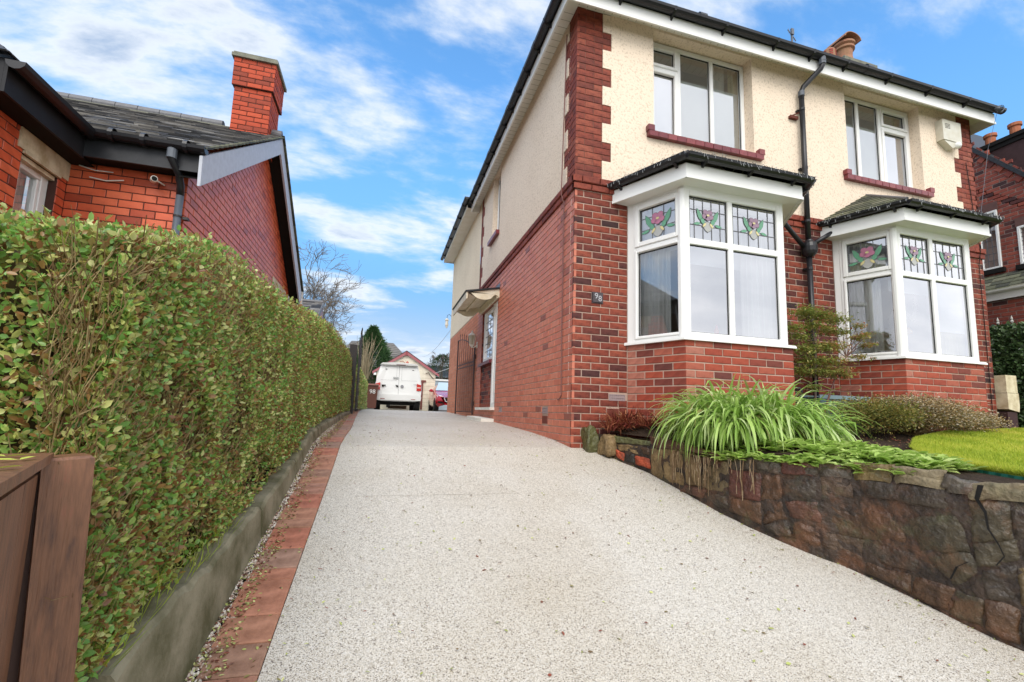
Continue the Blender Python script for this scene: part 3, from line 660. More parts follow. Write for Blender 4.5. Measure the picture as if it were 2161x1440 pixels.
def curtain(win, pl, a0, a1, z0, z1, d, m='curtain', folds=9, amp=.018, flare=0., cut=None):
    mb = MB(); n_ = folds*8; pts = []
    for i in range(n_+1):
        t = i/n_; a = a0+(a1-a0)*t; dd = d+amp*math.sin(t*folds*6.283+1.3*math.sin(t*7))*(1+.4*math.sin(t*11)); pts.append((a, dd))
    for (p, q) in zip(pts, pts[1:]):
        mb.quad(pl.p(p[0]+flare*(p[0]-a0), z0, p[1]*1.0), pl.p(q[0]+flare*(q[0]-a0), z0, q[1]), pl.p(q[0], z1, q[1]*1.0), pl.p(p[0], z1, p[1]))
    return mb.build('curtain', M[m], win, smooth=True)
stain = {'pinkglass': mat('pinkglass', (.44, .16, .25), .25, .6), 'plumglass': mat('plumglass', (.28, .17, .24), .25, .6), 'greenglass': mat('greenglass', (.11, .30, .18), .25, .6), 'yellowglass': mat('yellowglass', (.62, .54, .26), .25, .6), 'paleglass': mat('paleglass', (.38, .38, .36), .25, .6)}
def leaded(win, pl, a0, a1, z0, z1, d, cx, cz, s, petals='plumglass', cols=4, rows=3):
    """lead cames and the flower of the top lights"""
    mb = MB(); t = .0035
    wdt = (a1-a0); g0 = wdt*.14
    xs = [a0+g0*.25] if cols < 5 else []
    for i in range(cols+1): xs.append(a0+wdt*(.04+.92*i/cols) if cols == 3 else a0+wdt*(.155+.225*i) if i < 4 else a1+1)
    for x in xs:
        if a0 < x < a1: pl.box(mb, x-t, x+t, z0, z1, d+.001, d+.005)
    for r_ in ((z0+(z1-z0)*.70), (z0+(z1-z0)*.34)): pl.box(mb, a0, a1, r_-t, r_+t, d+.0015, d+.0055)
    mb.build('lead_came', M['lead'], win)
    def poly(name, pts, m, dd=.006):
        out = MB(); q = MB(); c0 = sum(p[0] for p in pts)/len(pts); c1 = sum(p[1] for p in pts)/len(pts)
        outer = [(cx+s*(c0+(p[0]-c0)*1.0), cz+s*(c1+(p[1]-c1)*1.0)) for p in pts]; inner = [(cx+s*(c0+(p[0]-c0)*.90), cz+s*(c1+(p[1]-c1)*.90)) for p in pts]
        n_ = len(pts)
        q.add([pl.p(*p, d+dd+.0015) for p in inner], [tuple(range(n_))])
        q.add([pl.p(*p, d+dd) for p in outer]+[pl.p(*p, d+dd) for p in inner], [(i, (i+1) % n_, n_+(i+1) % n_, n_+i) for i in range(n_)], 0, 1)
        q.build(name, [stain[m], M['lead']], win)
    def ell(x, y, rx, ry, rot=0, n_=10):
        c, sn = math.cos(rot), math.sin(rot)
        return [(x+rx*math.cos(6.283*i/n_)*c-ry*math.sin(6.283*i/n_)*sn, y+rx*math.cos(6.283*i/n_)*sn+ry*math.sin(6.283*i/n_)*c) for i in range(n_)]
    def leafp(x0, y0, x1, y1, w_):
        dx, dy = x1-x0, y1-y0; return [(x0+dx*t_-dy*w_*k, y0+dy*t_+dx*w_*k) for t_, k in ((0, 0), (.25, .8), (.5, 1), (.78, .65), (1, 0))]+[(x0+dx*t_-dy*w_*k, y0+dy*t_+dx*w_*k) for t_, k in ((.78, -.65), (.5, -1), (.25, -.8))]
    for sgn in (-1, 1):
        poly('glass_leaf', leafp(.50*sgn, -.62, 1.02*sgn, .52, .17*1.0), 'greenglass')
        poly('glass_leaf', leafp(.62*sgn, -.72, 1.38*sgn, -.86, .17), 'greenglass')
        poly('glass_leaf', ell(.48*sgn, -.52, .20, .26, -.5*sgn), 'greenglass', .0075)
        poly('glass_leaf', leafp(.16*sgn, -.62, .52*sgn, -1.05, .20), 'yellowglass', .009)
    poly('glass_vase', [(-.48, -.92), (-.14, -.5), (.14, -.5), (.48, -.92), (.26, -1.28), (0, -1.42), (-.26, -1.28)], 'paleglass', .0045)
    for x, y in ((-.21, .25), (.21, .25), (-.30, -.10), (.30, -.10), (0, -.22)): poly('glass_petal', ell(x, y, .26, .24), petals, .010+.0003*(x > 0))
    poly('flower_centre', ell(0, 0, .15, .10), 'yellowglass', .0135)

def upper_window(wr, mirror):
    a0, a1, z0, z1 = wr; pl = Plane((0, .15, 0), (1, 0, 0), (0, -1, 0)); win = link('window', MB().mesh('window', M['upvc']), house) if False else None
    fm = MB(); h = MB()
    win = bpy.data.objects.new('window', None); COL.objects.link(win); win.parent = house
    z1 = z1-.012
    ring(fm, pl, a0, a1, z0, z1, .052, -.05, .012)
    w_ = a1-a0
    if not mirror: m1, m2 = a0+.475, a0+.985
    else: m1, m2 = a0+.43, a0+.87
    for m_ in (m1, m2): frame_bar(fm, pl, m_-.027, m_+.027, z0+.052, z1-.052, -.05, .0115)
    cells = [(a0+.052, m1-.027), (m1+.027, m2-.027), (m2+.027, a1-.052)]
    op = 0 if not mirror else 2; tz = z1-.36
    for i, (p, q) in enumerate(cells):
        if i == op:
            frame_bar(fm, pl, p, q, tz-.02, tz+.02, -.05, .011)
            light(win, fm, pl, p, q, tz+.02, z1-.052, sash=.042, g='glassup'); light(win, fm, pl, p, q, z0+.052, tz-.02, sash=.045)
        else: light(win, fm, pl, p, q, z0+.052, z1-.052, g='glassup')
        zb_ = z1-.40 if i != op else tz-.02
        nb = MB(); pl.rect(nb, p, q, z0+.02, zb_, -.060); pl.box(nb, p, q, zb_, zb_+.012, -.066, -.056); nb.build('pale_net_backing', M['palenet'], win)  # pale lower sheet and its edge stand in for sky reflected in the glass
    fm.build('frame', M['upvc'], win)
    if not mirror: curtain(win, pl, a1-.50, a1-.22, z0+.03, z1, -.12, 'curtain', 6); curtain(win, pl, a0+.02, a0+.2, z0, z1, -.13, 'creamcurtain', 4)
    curtain(win, pl, a1-.17, a1+.02, z0, z1, -.10, 'creamcurtain', 4)
    # sill of maroon painted bricks with an upstand at each end
    s = MB(); nb_ = 13; x0, x1 = a0-.10, a1+.10
    for i in range(nb_):
        p, q = x0+(x1-x0)*i/nb_, x0+(x1-x0)*(i+1)/nb_
        v = [(p+.003, -.065-random.uniform(0, .006), z0-.085), (q-.003, -.065, z0-.085), (q-.003, -.068, z0-.018), (p+.003, -.068, z0-.018), (p+.003, .02, z0-.085), (q-.003, .02, z0-.085), (q-.003, .02, z0-.002), (p+.003, .02, z0-.002)]
        b_ = MB(); b_.add(v, [(0, 1, 2, 3), (3, 2, 6, 7), (0, 4, 5, 1), (0, 3, 7, 4), (1, 5, 6, 2)], random.random()); b_.build('sill_brick', M['maroon'], win)
    for x in (x0-.01, x1-.075): s.box(x, x+.085, -.072, -.006, z0-.02, z0+.052, random.random())
    s.box(x0, x1, -.060, .0, z0-.083, z0-.022, .1)
    s.build('sill', M['maroon'], win)
upper_window(WU1, False); upper_window(WU2, True)

# landing window in the side wall
win = bpy.data.objects.new('window', None); COL.objects.link(win); win.parent = house
pl = Plane((.10, 0, 0), (0, 1, 0), (-1, 0, 0)); fm = MB(); ring(fm, pl, *WS, .05, -.04, .01); light(win, fm, pl, WS[0]+.05, WS[1]-.05, WS[2]+.05, WS[3]-.05); fm.build('frame', M['upvc'], win)
s = MB(); s.box(-.075, .03, WS[0]-.03, WS[1]+.12, WS[2]-.08, WS[2]-.003, .5); s.build('sill', M['maroon'], win)

def bay(B, gi):
    xa, xb, xc, xd = B; zt = 2.665; zs_ = 1.045
    A_, B_, C_, D_ = Vector((xa, 0, 0)), Vector((xb, BY, 0)), Vector((xc, BY, 0)), Vector((xd, 0, 0))
    win = bpy.data.objects.new('bay_window', None); COL.objects.link(win); win.parent = house
    # brick base
    pcs = []; core = MB()
    for P, Q, par in ((A_, B_, 0), (B_, C_, 1), (C_, D_, 0)):
        u = (Q-P).normalized(); n_ = Vector((u.y, -u.x, 0)); pl = Plane(P, u, n_); L = (Q-P).length
        pcs += brickwork(pl, L, -5, 13, .0805, par=par, zb=-.012, j=.012, darkf=lambda r, a, z, L=L: (.97 if ((a < .01 or a > L-.13) and r < .6) else r*.9))
        pl.rect(core, 0, L, -.5, 1.04, -.006)
    place_pieces(pcs, 'bay_brick', M['brickbay'], house, 220 if gi == 1 else 200, 'bay_brickwork')
    core.build('bay_mortar', M['mortar98'], house)
    cap = MB(); cap.prism([(xa, .02, 1.036), (xb, BY, 1.036), (xc, BY, 1.036), (xd, .02, 1.036)], (0, 0, .004)); cap.prism([(xa, .02, 2.70), (xb, BY+.02, 2.70), (xc, BY+.02, 2.70), (xd, .02, 2.70)], (0, 0, .02)); cap.build('bay_board', M['interior'], house)
    # window frames on the base
    f0, f1 = Vector((xa+.0, .0, 0)), Vector((xb+.012, BY+.02, 0)); f2, f3 = Vector((xc-.085, BY+.02, 0)), Vector((xd-.11, .0, 0))
    fm = MB()
    # corner posts
    for c in (f1, f2): fm.lathe((c.x+(.0), c.y+.03, 0), [(.048, zs_), (.048, zt)], 12)
    # sill board following the bay
    def off(d): return [(xa-.03-d*.4, .0), (xb-.02-d*.6, BY-d), (xc+.0+d*.5, BY-d), (xd-.02+d*.4, 0)]
    so_ = off(.032); si = [(xa+.03, 0), (xb+.03, BY+.06), (xc-.09, BY+.06), (xd-.12, 0)]
    sb = MB(); sb.prism([(x, y, 1.018) for x, y in so_]+[(x, y, 1.018) for x, y in si[::-1]], (0, 0, .022)); sb.prism([(x*1.0, y+.012, 1.040) for x, y in so_]+[(x, y, 1.040) for x, y in si[::-1]], (0, 0, .010)); sb.build('sill', M['upvc'], win)
    # left side
    u = (f1-f0).normalized(); pl = Plane(f0, u, (u.y, -u.x, 0)); L = (f1-f0).length
    frame_bar(fm, pl, 0, .075, zs_, zt, -.05, .006); ring(fm, pl, .075, L, zs_, zt, .035, -.05, .012); frame_bar(fm, pl, .11, L-.035, 2.105, 2.145, -.05, .011)
    a0, a1 = .11, L-.035
    q = light(win, fm, pl, a0, a1, 2.145, zt-.03, sash=.052, g='glasstop'); cxm = (q[0]+q[1])/2
    leaded(win, pl, *q, -.018, cxm, q[2]+(q[3]-q[2])*.60, .155, 'pinkglass' if gi == 1 else 'pinkglass', cols=3)
    light(win, fm, pl, a0, a1, zs_+.035, 2.105, sash=.03, g='glassside')
    curtain(win, pl, .12, L*.70, 1.08, 2.60, -.10, 'curtain', 7, .016)
    nb = MB(); pl.rect(nb, .1, L-.04, 2.06, 2.60, -.14); nb.build('pale_net_backing', M['palenet'], win)  # added pale sheet that makes the glass of the top light read paler
    # front
    pl = Plane(f1, (1, 0, 0), (0, -1, 0)); L = (f2-f1).length; mid = .585 if gi == 1 else .60
    ring(fm, pl, .0, L, zs_, zt, .065, -.05, .012); frame_bar(fm, pl, mid-.032, mid+.032, zs_+.065, zt-.065, -.05, .0115)
    frame_bar(fm, pl, .065, mid-.032, 2.055, 2.125, -.05, .011); frame_bar(fm, pl, mid+.032, L-.065, 2.055, 2.125, -.05, .011)
    for a0, a1 in ((.065, mid-.032), (mid+.032, L-.065)):
        q = light(win, fm, pl, a0, a1, 2.125, zt-.065, g='glasstop'); leaded(win, pl, *q, -.018, (a0+a1)/2, q[2]+(q[3]-q[2])*.60, .135, 'plumglass', cols=4)
        light(win, fm, pl, a0, a1, zs_+.065, 2.055, g='glass')
    bl = MB(); pl.box(bl, .03, L-.03, zt-.13, zt-.03, -.10, -.06); bl.build('blind_pelmet', mat('pelmet', (.35, .36, .28), .8), win)
    curtain(win, pl, mid+.22, L-.02, 1.08, 2.50, -.11, 'curtain' if gi == 1 else 'creamcurtain', 7, .016)
    nb = MB(); pl.rect(nb, .05, L-.05, 1.90, 2.50, -.16); nb.build('pale_net_backing', M['palenet'], win)  # pale sheet added behind the front top lights to whiten their glass
    if gi == 1:
        sb = MB(); sb.lathe(pl.p(mid-.13, 1.06, -.09), [(.035, 0), (.04, .03), (.02, .06), (.025, .10), (.012, .15), (.004, .17)], 10); sb.build('red_figurine', mat('figurine', (.6, .06, .05), .5), win)
        sb = MB(); sb.lathe(pl.p(mid-.33, 1.06, -.08), [(.02, 0), (.03, .03), (.008, .06)], 8); sb.build('white_ornament', M['upvc'], win)
    else:
        nb = MB(); pl.rect(nb, mid+.04, L-.06, 1.42, 2.5, -.07); nb.build('pale_net_backing', M['palenet'], win)
        # curved grey floor lamp stem and its two glowing-looking cream shades
        lm = MB(); P_ = [pl.p(mid-.05, 1.95, -.2), pl.p(mid-.05, 1.75, -.19), pl.p(mid-.12, 1.58, -.19), pl.p(mid-.25, 1.62, -.19), pl.p(mid-.40, 1.70, -.19), pl.p(mid-.49, 1.55, -.19), pl.p(mid-.46, 1.3, -.2), pl.p(mid-.36, 1.05, -.21)]
        lm.tube(P_, [.008, .022, .035, .035, .038, .035, .026, .018], 8); lm.build('twisted_ornament', mat('twist', (.22, .20, .19), .6), win, smooth=True)
        lm = MB(); 
        for a_, z_ in ((mid-.24, 1.40), (mid-.12, 1.43)): lm.lathe(pl.p(a_, z_, -.26), [(.05, -.03), (.055, 0), (.02, .05)], 10)
        lm.build('lamp_shade', mat('shade', (.85, .62, .34), .6, trans=.4), win)
    # right side
    u = (f3-f2).normalized(); pl = Plane(f2, u, (u.y, -u.x, 0)); L = (f3-f2).length
    ring(fm, pl, 0, L-.06, zs_, zt, .055, -.05, .012); frame_bar(fm, pl, L-.06, L+.03, zs_, zt, -.05, .006); frame_bar(fm, pl, .055, L-.115, 2.075, 2.125, -.05, .011)
    light(win, fm, pl, .055, L-.115, 2.125, zt-.055); light(win, fm, pl, .055, L-.115, zs_+.055, 2.075)
    fm.build('frame', M['upvc'], win)
    # soffit, fascia, gutter, roof
    e = .15; ze = 2.70; zf = 2.845
    E_ = [(xa-.19, 0.004), (xb-.075, BY-e), (xc+.045, BY-e), (xd+.22, 0.004)]
    sf = MB(); inner = [(xa, .004), (xb, BY), (xc-.05, BY), (xd-.08, .004)]
    for i in range(3):
        sf.quad((*E_[i], ze), (*E_[i+1], ze), (*inner[i+1], ze-.012), (*inner[i], ze-.012))
        for (p0, p1, q) in ((.0, .030, 0), (.0, .018, 1)):
            pass
    # cove between frame and soffit
    inn2 = [(xa+.005, .004), (xb+.02, BY+.012), (xc-.09, BY+.012), (xd-.11, .004)]
    for i in range(3): sf.quad((*inner[i], ze-.012), (*inner[i+1], ze-.012), (*inn2[i+1], zt-.012), (*inn2[i], zt-.012))
    sf.build('bay_soffit', M['upvc'], house)
    fa = MB()
    for i in range(3):
        a, b = Vector((*E_[i], 0)), Vector((*E_[i+1], 0)); u = (b-a).normalized(); n_ = Vector((u.y, -u.x, 0)); L = (b-a).length
        plf = Plane(a, u, n_); o0 = .0; 
        plf.box(fa, -.0 if i == 0 else -.006, L+(.006 if i < 2 else 0), ze-.012, zf, -.012, .010); plf.box(fa, -.0 if i == 0 else -.012, L+(.012 if i < 2 else 0), ze-.016, ze+.016, .010, .020)
    fa.build('bay_fascia', M['upvc'], house)
    G = [(E_[0][0]-.05, E_[0][1]-.01), (E_[1][0]-.055, E_[1][1]-.085), (E_[2][0]+.055, E_[2][1]-.085), (E_[3][0]+.07, E_[3][1]-.01)]
    zgut = zf+.055; gm = MB(); gutter([(x, y, zgut) for x, y in G][0:2], .055, gm); gutter([(x, y, zgut-.001) for x, y in G][1:3], .055, gm); gutter([(x, y, zgut-.002) for x, y in G][2:4], .055, gm)
    gm.build('bay_gutter', M['blackplastic'], house)
    for i in range(3):
        a, b = Vector((*G[i], zgut)), Vector((*G[i+1], zgut)); L = (b-a).length; cnt = (2, 3, 2)[i]; u = (b-a)/L; n_ = Vector((u.y, -u.x, 0))
        for k in range(cnt):
            p = a+u*(L*(.14+.72*k/(cnt-1))); bm_ = MB()
            bm_.prism([p+n_*.055+u*-.014+Vector((0, 0, .0)), p-n_*.05-u*.014, p-n_*.05-u*.014-Vector((0, 0, .095)), p-u*.014+n_*.01-Vector((0, 0, .062))], u*.028); bm_.build('gutter_bracket', M['blackplastic'], house)
    zr_ = 3.45; T1, T2 = Vector((xa+.68, .0, zr_)), Vector((xd-.68, .0, zr_)); zE = zgut+.012
    EE = [Vector((G[0][0]+.02, 0, zE)), Vector((G[1][0]+.03, G[1][1]+.02, zE)), Vector((G[2][0]-.03, G[2][1]+.02, zE)), Vector((G[3][0]-.02, 0, zE))]
    T0 = T1+Vector((0, .0, 0)); rp = slates(EE[0], EE[1], T1+Vector((.02, 0, 0)), T1-Vector((.02, 0, 0)), .11, .2, .014)
    rp += slates(EE[1], EE[2], T2, T1, .13, .22, .014)+slates(EE[2], EE[3], T2+Vector((.02, 0, 0)), T2-Vector((.02, 0, 0)), .11, .2, .014)
    place_pieces(rp, 'bay_slate', M['mossslate'], house, 90, 'bay_slates')
    un = MB(); un.add([EE[0], EE[1], EE[2], EE[3], T1, T2], [(0, 1, 4), (1, 2, 5, 4), (2, 3, 5)]); un.build('bay_roof_deck', M['dark'], house)
    hp = MB(); hp.tube([EE[1]+Vector((0, 0, .02)), T1+Vector((0, 0, .01))], .018, 6); hp.tube([EE[2]+Vector((0, 0, .02)), T2+Vector((0, 0, .01))], .018, 6); hp.build('hip_roll', M['lead'], house)
    return G, zgut
gb1 = bay(B1, 1); gb2 = bay(B2, 2)
def fairy(G, zgut, lab):
    mb = MB(); wm = MB(); r_ = random.Random(3)
    for i in range(3):
        a, b = Vector((*G[i], zgut)), Vector((*G[i+1], zgut)); L = (b-a).length; u = (b-a)/L; n_ = Vector((u.y, -u.x, 0)); k = int(L/.018); pts = []
        for j in range(k+1):
            p = a+u*(L*j/k)+n_*(.058+r_.uniform(0, .006))+Vector((0, 0, r_.uniform(-.035, .012))); pts.append(p)
        wm.tube(pts, .0022, 4)
        for p in pts:
            if r_.random() < .55:
                ln = r_.uniform(.012, .05); q = p+Vector((r_.uniform(-.008, .008), r_.uniform(-.008, .0), ln*r_.choice((-1, -1, .5))))
                mb.tube([p+n_*.004, q+n_*.008], .0017, 4)
    o = mb.mesh('light_strand', mat('strand', (.45, .47, .47), .3)); t = thing('fairy_lights', lab, 'fairy lights', 'fairy lights wound along the two bay gutters'); link('light_strand', o, t, kind='stuff'); wm.build('cable', M['blackplastic'], t)
fairy(*gb1, 'small clear fairy lights wound along the gutter of the left bay window'); fairy(*gb2, 'small clear fairy lights wound along the gutter of the right bay window')

# ---- main eaves: soffit, fascia, gutters, roof
OV = .19; xr = W98+OV
mb = MB()
mb.quad((-OV, -OV, SOF), (xr, -OV, SOF), (xr, .01, SOF), (-OV, .01, SOF)); mb.quad((-OV, .01, SOF), (.01, .01, SOF), (.01, 5.82, SOF), (-OV, 5.82, SOF)); mb.quad((W98, .01, SOF), (xr, .01, SOF), (xr, 5.8, SOF), (W98, 5.8, SOF))
mb.build('soffit', M['whitepaint'], house)
gl = MB()
for i in range(52): y = .12+i*.11; gl.box(-OV+.02, -.005, y, y+.006, SOF-.001, SOF+.002)
for i in range(62): x = .0+i*.11; gl.box(x, x+.006, -OV+.02, -.02, SOF-.001, SOF+.002)
gl.build('soffit_groove', mat('groove', (.30, .28, .22), .9), house)
mb = MB()
mb.box(-OV-.018, xr+.018, -OV-.018, -OV, 4.963, 5.135); mb.box(-OV-.018, -OV, -OV+.0005, 5.84, 4.963, 5.135); mb.box(xr, xr+.018, -OV+.0005, 5.8, 4.963, 5.135); mb.box(-OV-.012, .0, 5.82, 5.838, 4.965, 5.2)
mb.box(-OV-.026, xr+.026, -OV-.026, -OV-.0185, 4.959, 4.997); mb.box(-OV-.026, -OV-.0185, -OV-.0182, 5.84, 4.959, 4.997)
mb.build('fascia', M['upvc'], house)
mb = MB(); zt_ = 5.175; gutter([(-OV-.075, -OV-.075, zt_), (xr+.11, -OV-.075, zt_)], .057, mb); gutter([(-OV-.075, 5.9, zt_-.001), (-OV-.075, -OV-.0755, zt_-.001)], .057, mb)
mb.build('gutter', M['blackplastic'], house)
def bracket(p, u, n_):
    bm_ = MB(); p = Vector(p); u = Vector(u); n_ = Vector(n_)
    bm_.prism([p+n_*.060-u*.013, p-n_*.055-u*.013, p-n_*.055-u*.013-Vector((0, 0, .10)), p+n_*.01-u*.013-Vector((0, 0, .066)), p+n_*.045-u*.013-Vector((0, 0, .045))], u*.026); bm_.build('gutter_bracket', M['blackplastic'], house)
for x in (.45, 1.15, 1.9, 2.7, 3.3, 3.9, 4.7, 5.5, 6.3): bracket((x, -OV-.075, zt_), (1, 0, 0), (0, -1, 0))
for i in range(13): bracket((-OV-.075, .35+i*.44, zt_), (0, 1, 0), (-1, 0, 0))
for i in range(4): un = MB(); y = .8+i*1.4; un.tube([(-OV-.075, y-.05, zt_-.001), (-OV-.075, y+.05, zt_-.001)], .0605, 12); un.build('gutter_union', M['blackplastic'], house)
for x in (1.55, 4.3): un = MB(); un.tube([(x-.05, -OV-.075, zt_-.001), (x+.05, -OV-.075, zt_-.001)], .0605, 12); un.build('gutter_union', M['blackplastic'], house)
# rear wing eaves
mb = MB(); mb.quad((-.30, 5.84, 5.06), (0.0, 5.84, 5.06), (0.0, 10.15, 5.06), (-.30, 10.15, 5.06)); mb.box(-.315, -.30, 5.84, 10.15, 5.04, 5.13); mb.box(-.30, 1.5, 10.13, 10.15, 5.04, 5.13)
mb.build('rear_soffit', M['whitepaint'], house)
mb = MB(); gutter([(-.375, 10.2, 5.17), (-.375, 5.5, 5.17)], .052, mb); mb.build('rear_gutter', M['blackplastic'], house)
for i in range(6): bm_ = MB(); bm_.box(-.43, -.31, 5.9+i*.75, 5.93+i*.75, 5.10, 5.19); bm_.build('gutter_bracket', M['blackplastic'], house)
# roofs
R1, R2 = Vector((2.6, 3.2, 7.1)), Vector((4.2, 3.2, 7.1)); e0, e1, e2, e3 = [Vector(p) for p in ((-OV-.04, -OV-.04, 5.17), (xr+.04, -OV-.04, 5.17), (xr+.04, 6.6, 5.17), (-OV-.04, 6.6, 5.17))]
rp = slates(e0, e1, R2, R1, .3, .3)+slates(e3, e0, R1+Vector((.0, -.02, 0)), R1, .3, .3)+slates(e1, e2, R2+Vector((0, .02, 0)), R2, .3, .3)
place_pieces(rp, 'roof_slate', M['slate'], house, 0, 'roof_slates')
mb = MB(); mb.add([e0, e1, e2, e3, R1, R2], [(0, 1, 5, 4), (1, 2, 5), (2, 3, 4, 5), (3, 0, 4)]); a = Vector((-.34, 5.6, 5.17)); mb.add([a, (-.34, 10.2, 5.17), (3.2, 10.2, 7.0), (3.2, 5.6, 7.0)], [(0, 1, 2, 3)]); mb.add([(0, 10.0, -.3), (6, 10, -.3), (6, 10, 5.1), (0, 10, 5.1)], [(0, 1, 2, 3)]); mb.build('roof', M['slate'], house)
# chimney with two pots, behind the right end of the front gutter
mb = MB(); mb.box(6.02, 6.74, 1.35, 2.0, 5.2, 7.0); mb.build('chimney', M['brickneigh'], house)
mb = MB(); mb.box(5.97, 6.79, 1.30, 2.05, 7.0, 7.08); mb.box(6.02, 6.74, 1.35, 2.0, 7.08, 7.14); mb.build('chimney_cap', M['capstone'], house)
mb = MB(); mb.lathe((6.38, 1.62, 7.14), [(.20, 0), (.20, .04), (.16, .10), (.135, .22), (.145, .36), (.18, .38), (.18, .42), (.15, .44), (.19, .47), (.19, .51), (.14, .54)], 18); mb.build('chimney_pot', M['oldpot'], house, smooth=False)
mb = MB()
for i in range(10):
    t0, t1 = math.pi*i/10, math.pi*(i+1)/10; c = Vector((6.38, 1.62, 7.66)); f_ = lambda t, y, r=.21: c+Vector((-math.cos(t)*r, y, math.sin(t)*r*.62))
    mb.add([f_(t0, -.2), f_(t1, -.2), f_(t1, .2), f_(t0, .2), f_(t0, -.2, .19), f_(t1, -.2, .19), f_(t1, .2, .19), f_(t0, .2, .19)], [(0, 1, 2, 3), (4, 7, 6, 5), (0, 4, 5, 1)])
mb.build('pot_hood', M['oldpot'], house)
mb = MB(); mb.lathe((5.98, 1.62, 7.14), [(.15, 0), (.15, .06), (.12, .09), (.115, .26), (.10, .29), (.05, .31)], 16); mb.build('vented_pot', M['oldpot'], house)
mb = MB()
for a in range(6):
    for z in (7.26, 7.30, 7.34, 7.38): t = a*math.pi/3; c = Vector((5.98+.116*math.cos(t), 1.62+.116*math.sin(t), z)); mb.obox(c, (-math.sin(t), math.cos(t), 0), (math.cos(t), math.sin(t), 0), (0, 0, 1), .03, .005, .011)
mb.build('pot_louvre', mat('louvre', (.30, .04, .03), .7), house)
ar = thing('tv_aerial', 'thin grey rooftop television aerial showing above the front gutter', 'aerial'); mb = MB()
mb.tube([(5.06, 1.6, 6.3), (5.06, 1.6, 7.62)], .018, 6); mb.build('mast', M['greyplastic'], ar); mb = MB(); mb.tube([(4.86, 1.5, 7.47), (5.32, 1.75, 7.58)], .009, 5)
for i in range(6): c = Vector((4.9+i*.075, 1.52+i*.041, 7.48+i*.018)); mb.tube([c+Vector((.0, 0, -.05-.01*(i % 2))), c+Vector((0, 0, .05))], .004, 4)
mb.box(5.03, 5.09, 1.57, 1.6, 7.50, 7.62); mb.build('boom', M['greyplastic'], ar)

# ---- downpipes between the bays
pm = MB(); Yp = -.075
pm.tube([(3.475, -.265, 5.13), (3.475, -.265, 5.03), (3.46, -.25, 4.985), (3.33, Yp-.01, 4.80), (3.30, Yp, 4.72), (3.30, Yp, 4.6)], .034, 12); pm.build('swan_neck', M['blackplastic'], house, smooth=True)
pm = MB(); pm.tube([(3.475, -.265, 5.16), (3.475, -.265, 5.04)], .043, 12); pm.tube([(3.475, -.265, 5.09), (3.475, -.265, 5.075)], .047, 12); pm.tube([(3.30, Yp, 4.66), (3.30, Yp, 4.73)], .041, 12); pm.build('pipe_socket', M['greyplastic'], house)
pm = MB(); pm.tube([(3.30, Yp, 4.7), (3.30, Yp, 2.56)], .034, 12); pm.tube([(3.30, Yp, 2.42), (3.30, Yp, .1)], .034, 12); pm.build('downpipe', M['blackplastic'], house, smooth=True)
pm = MB(); pm.lathe((3.30, Yp-.01, 0), [(.045, 2.37), (.075, 2.40), (.092, 2.44), (.095, 2.50), (.085, 2.55), (.05, 2.58), (.042, 2.60)], 16); pm.build('hopper', M['blackplastic'], house)
pm = MB(); pm.tube([(2.86, -.10, 2.88), (2.88, -.10, 2.78), (3.02, -.09, 2.66), (3.22, Yp, 2.50)], .03, 10); pm.build('branch_pipe', M['blackplastic'], house, smooth=True)
pm = MB(); pm.tube([(3.69, -.10, 2.90), (3.69, -.10, 2.76), (3.60, -.09, 2.70), (3.38, Yp, 2.56)], .03, 10); pm.build('branch_pipe', M['blackplastic'], house, smooth=True)
for z in (4.45, 3.6, 2.85, 2.2, 1.35):
    pm = MB(); pm.lathe((3.30, Yp, 0), [(.038, z), (.038, z+.03)], 12); pm.box(3.255, 3.345, -.045, -.008, z+.004, z+.026); pm.build('pipe_clip', M['blackplastic'], house)
pm = MB(); pm.box(3.13, 3.26, -.05, -.006, 4.33, 4.37); pm.bar((3.14, -.03, 4.36), (3.28, -.05, 4.43), .02, .012); pm.build('old_bracket', mat('rust', (.12, .03, .02), .9), house)
# number plate, alarm box, air bricks, conduit
nb = MB(); nb.prism([front.p(.222, 1.475, .0), front.p(.362, 1.475, 0), front.p(.362, 1.605, 0), front.p(.222, 1.605, 0)], (0, -.006, 0))
front.box(nb, .232, .352, 1.485, 1.595, .006, .022); plate = nb.build('number_plate', mat('plate', (.055, .04, .045), .35, .5, nscale=60, namt=.5, bump=.3), house)
def text(s_, loc, size, rot, m, parent, name='numerals', ext=.003, align='CENTER'):
    cu = bpy.data.curves.new(name, 'FONT'); cu.body = s_; cu.size = size; cu.extrude = ext; cu.align_x = align; cu.align_y = 'CENTER'; cu.materials.append(m)
    o = bpy.data.objects.new(name, cu); COL.objects.link(o); o.location = loc; o.rotation_euler = rot; me = bpy.data.meshes.new_from_object(o); bpy.data.objects.remove(o); o = bpy.data.objects.new(name, me); COL.objects.link(o); o.location = loc; o.rotation_euler = rot; o.parent = parent; return o
nm = mat('numeral', (.42, .41, .42), .35, .5, metal=.6)
text('9', (.270, -.024, 1.553), .092, (math.pi/2, 0, 0), nm, plate); text('8', (.316, -.024, 1.525), .092, (math.pi/2, 0, 0), nm, plate)
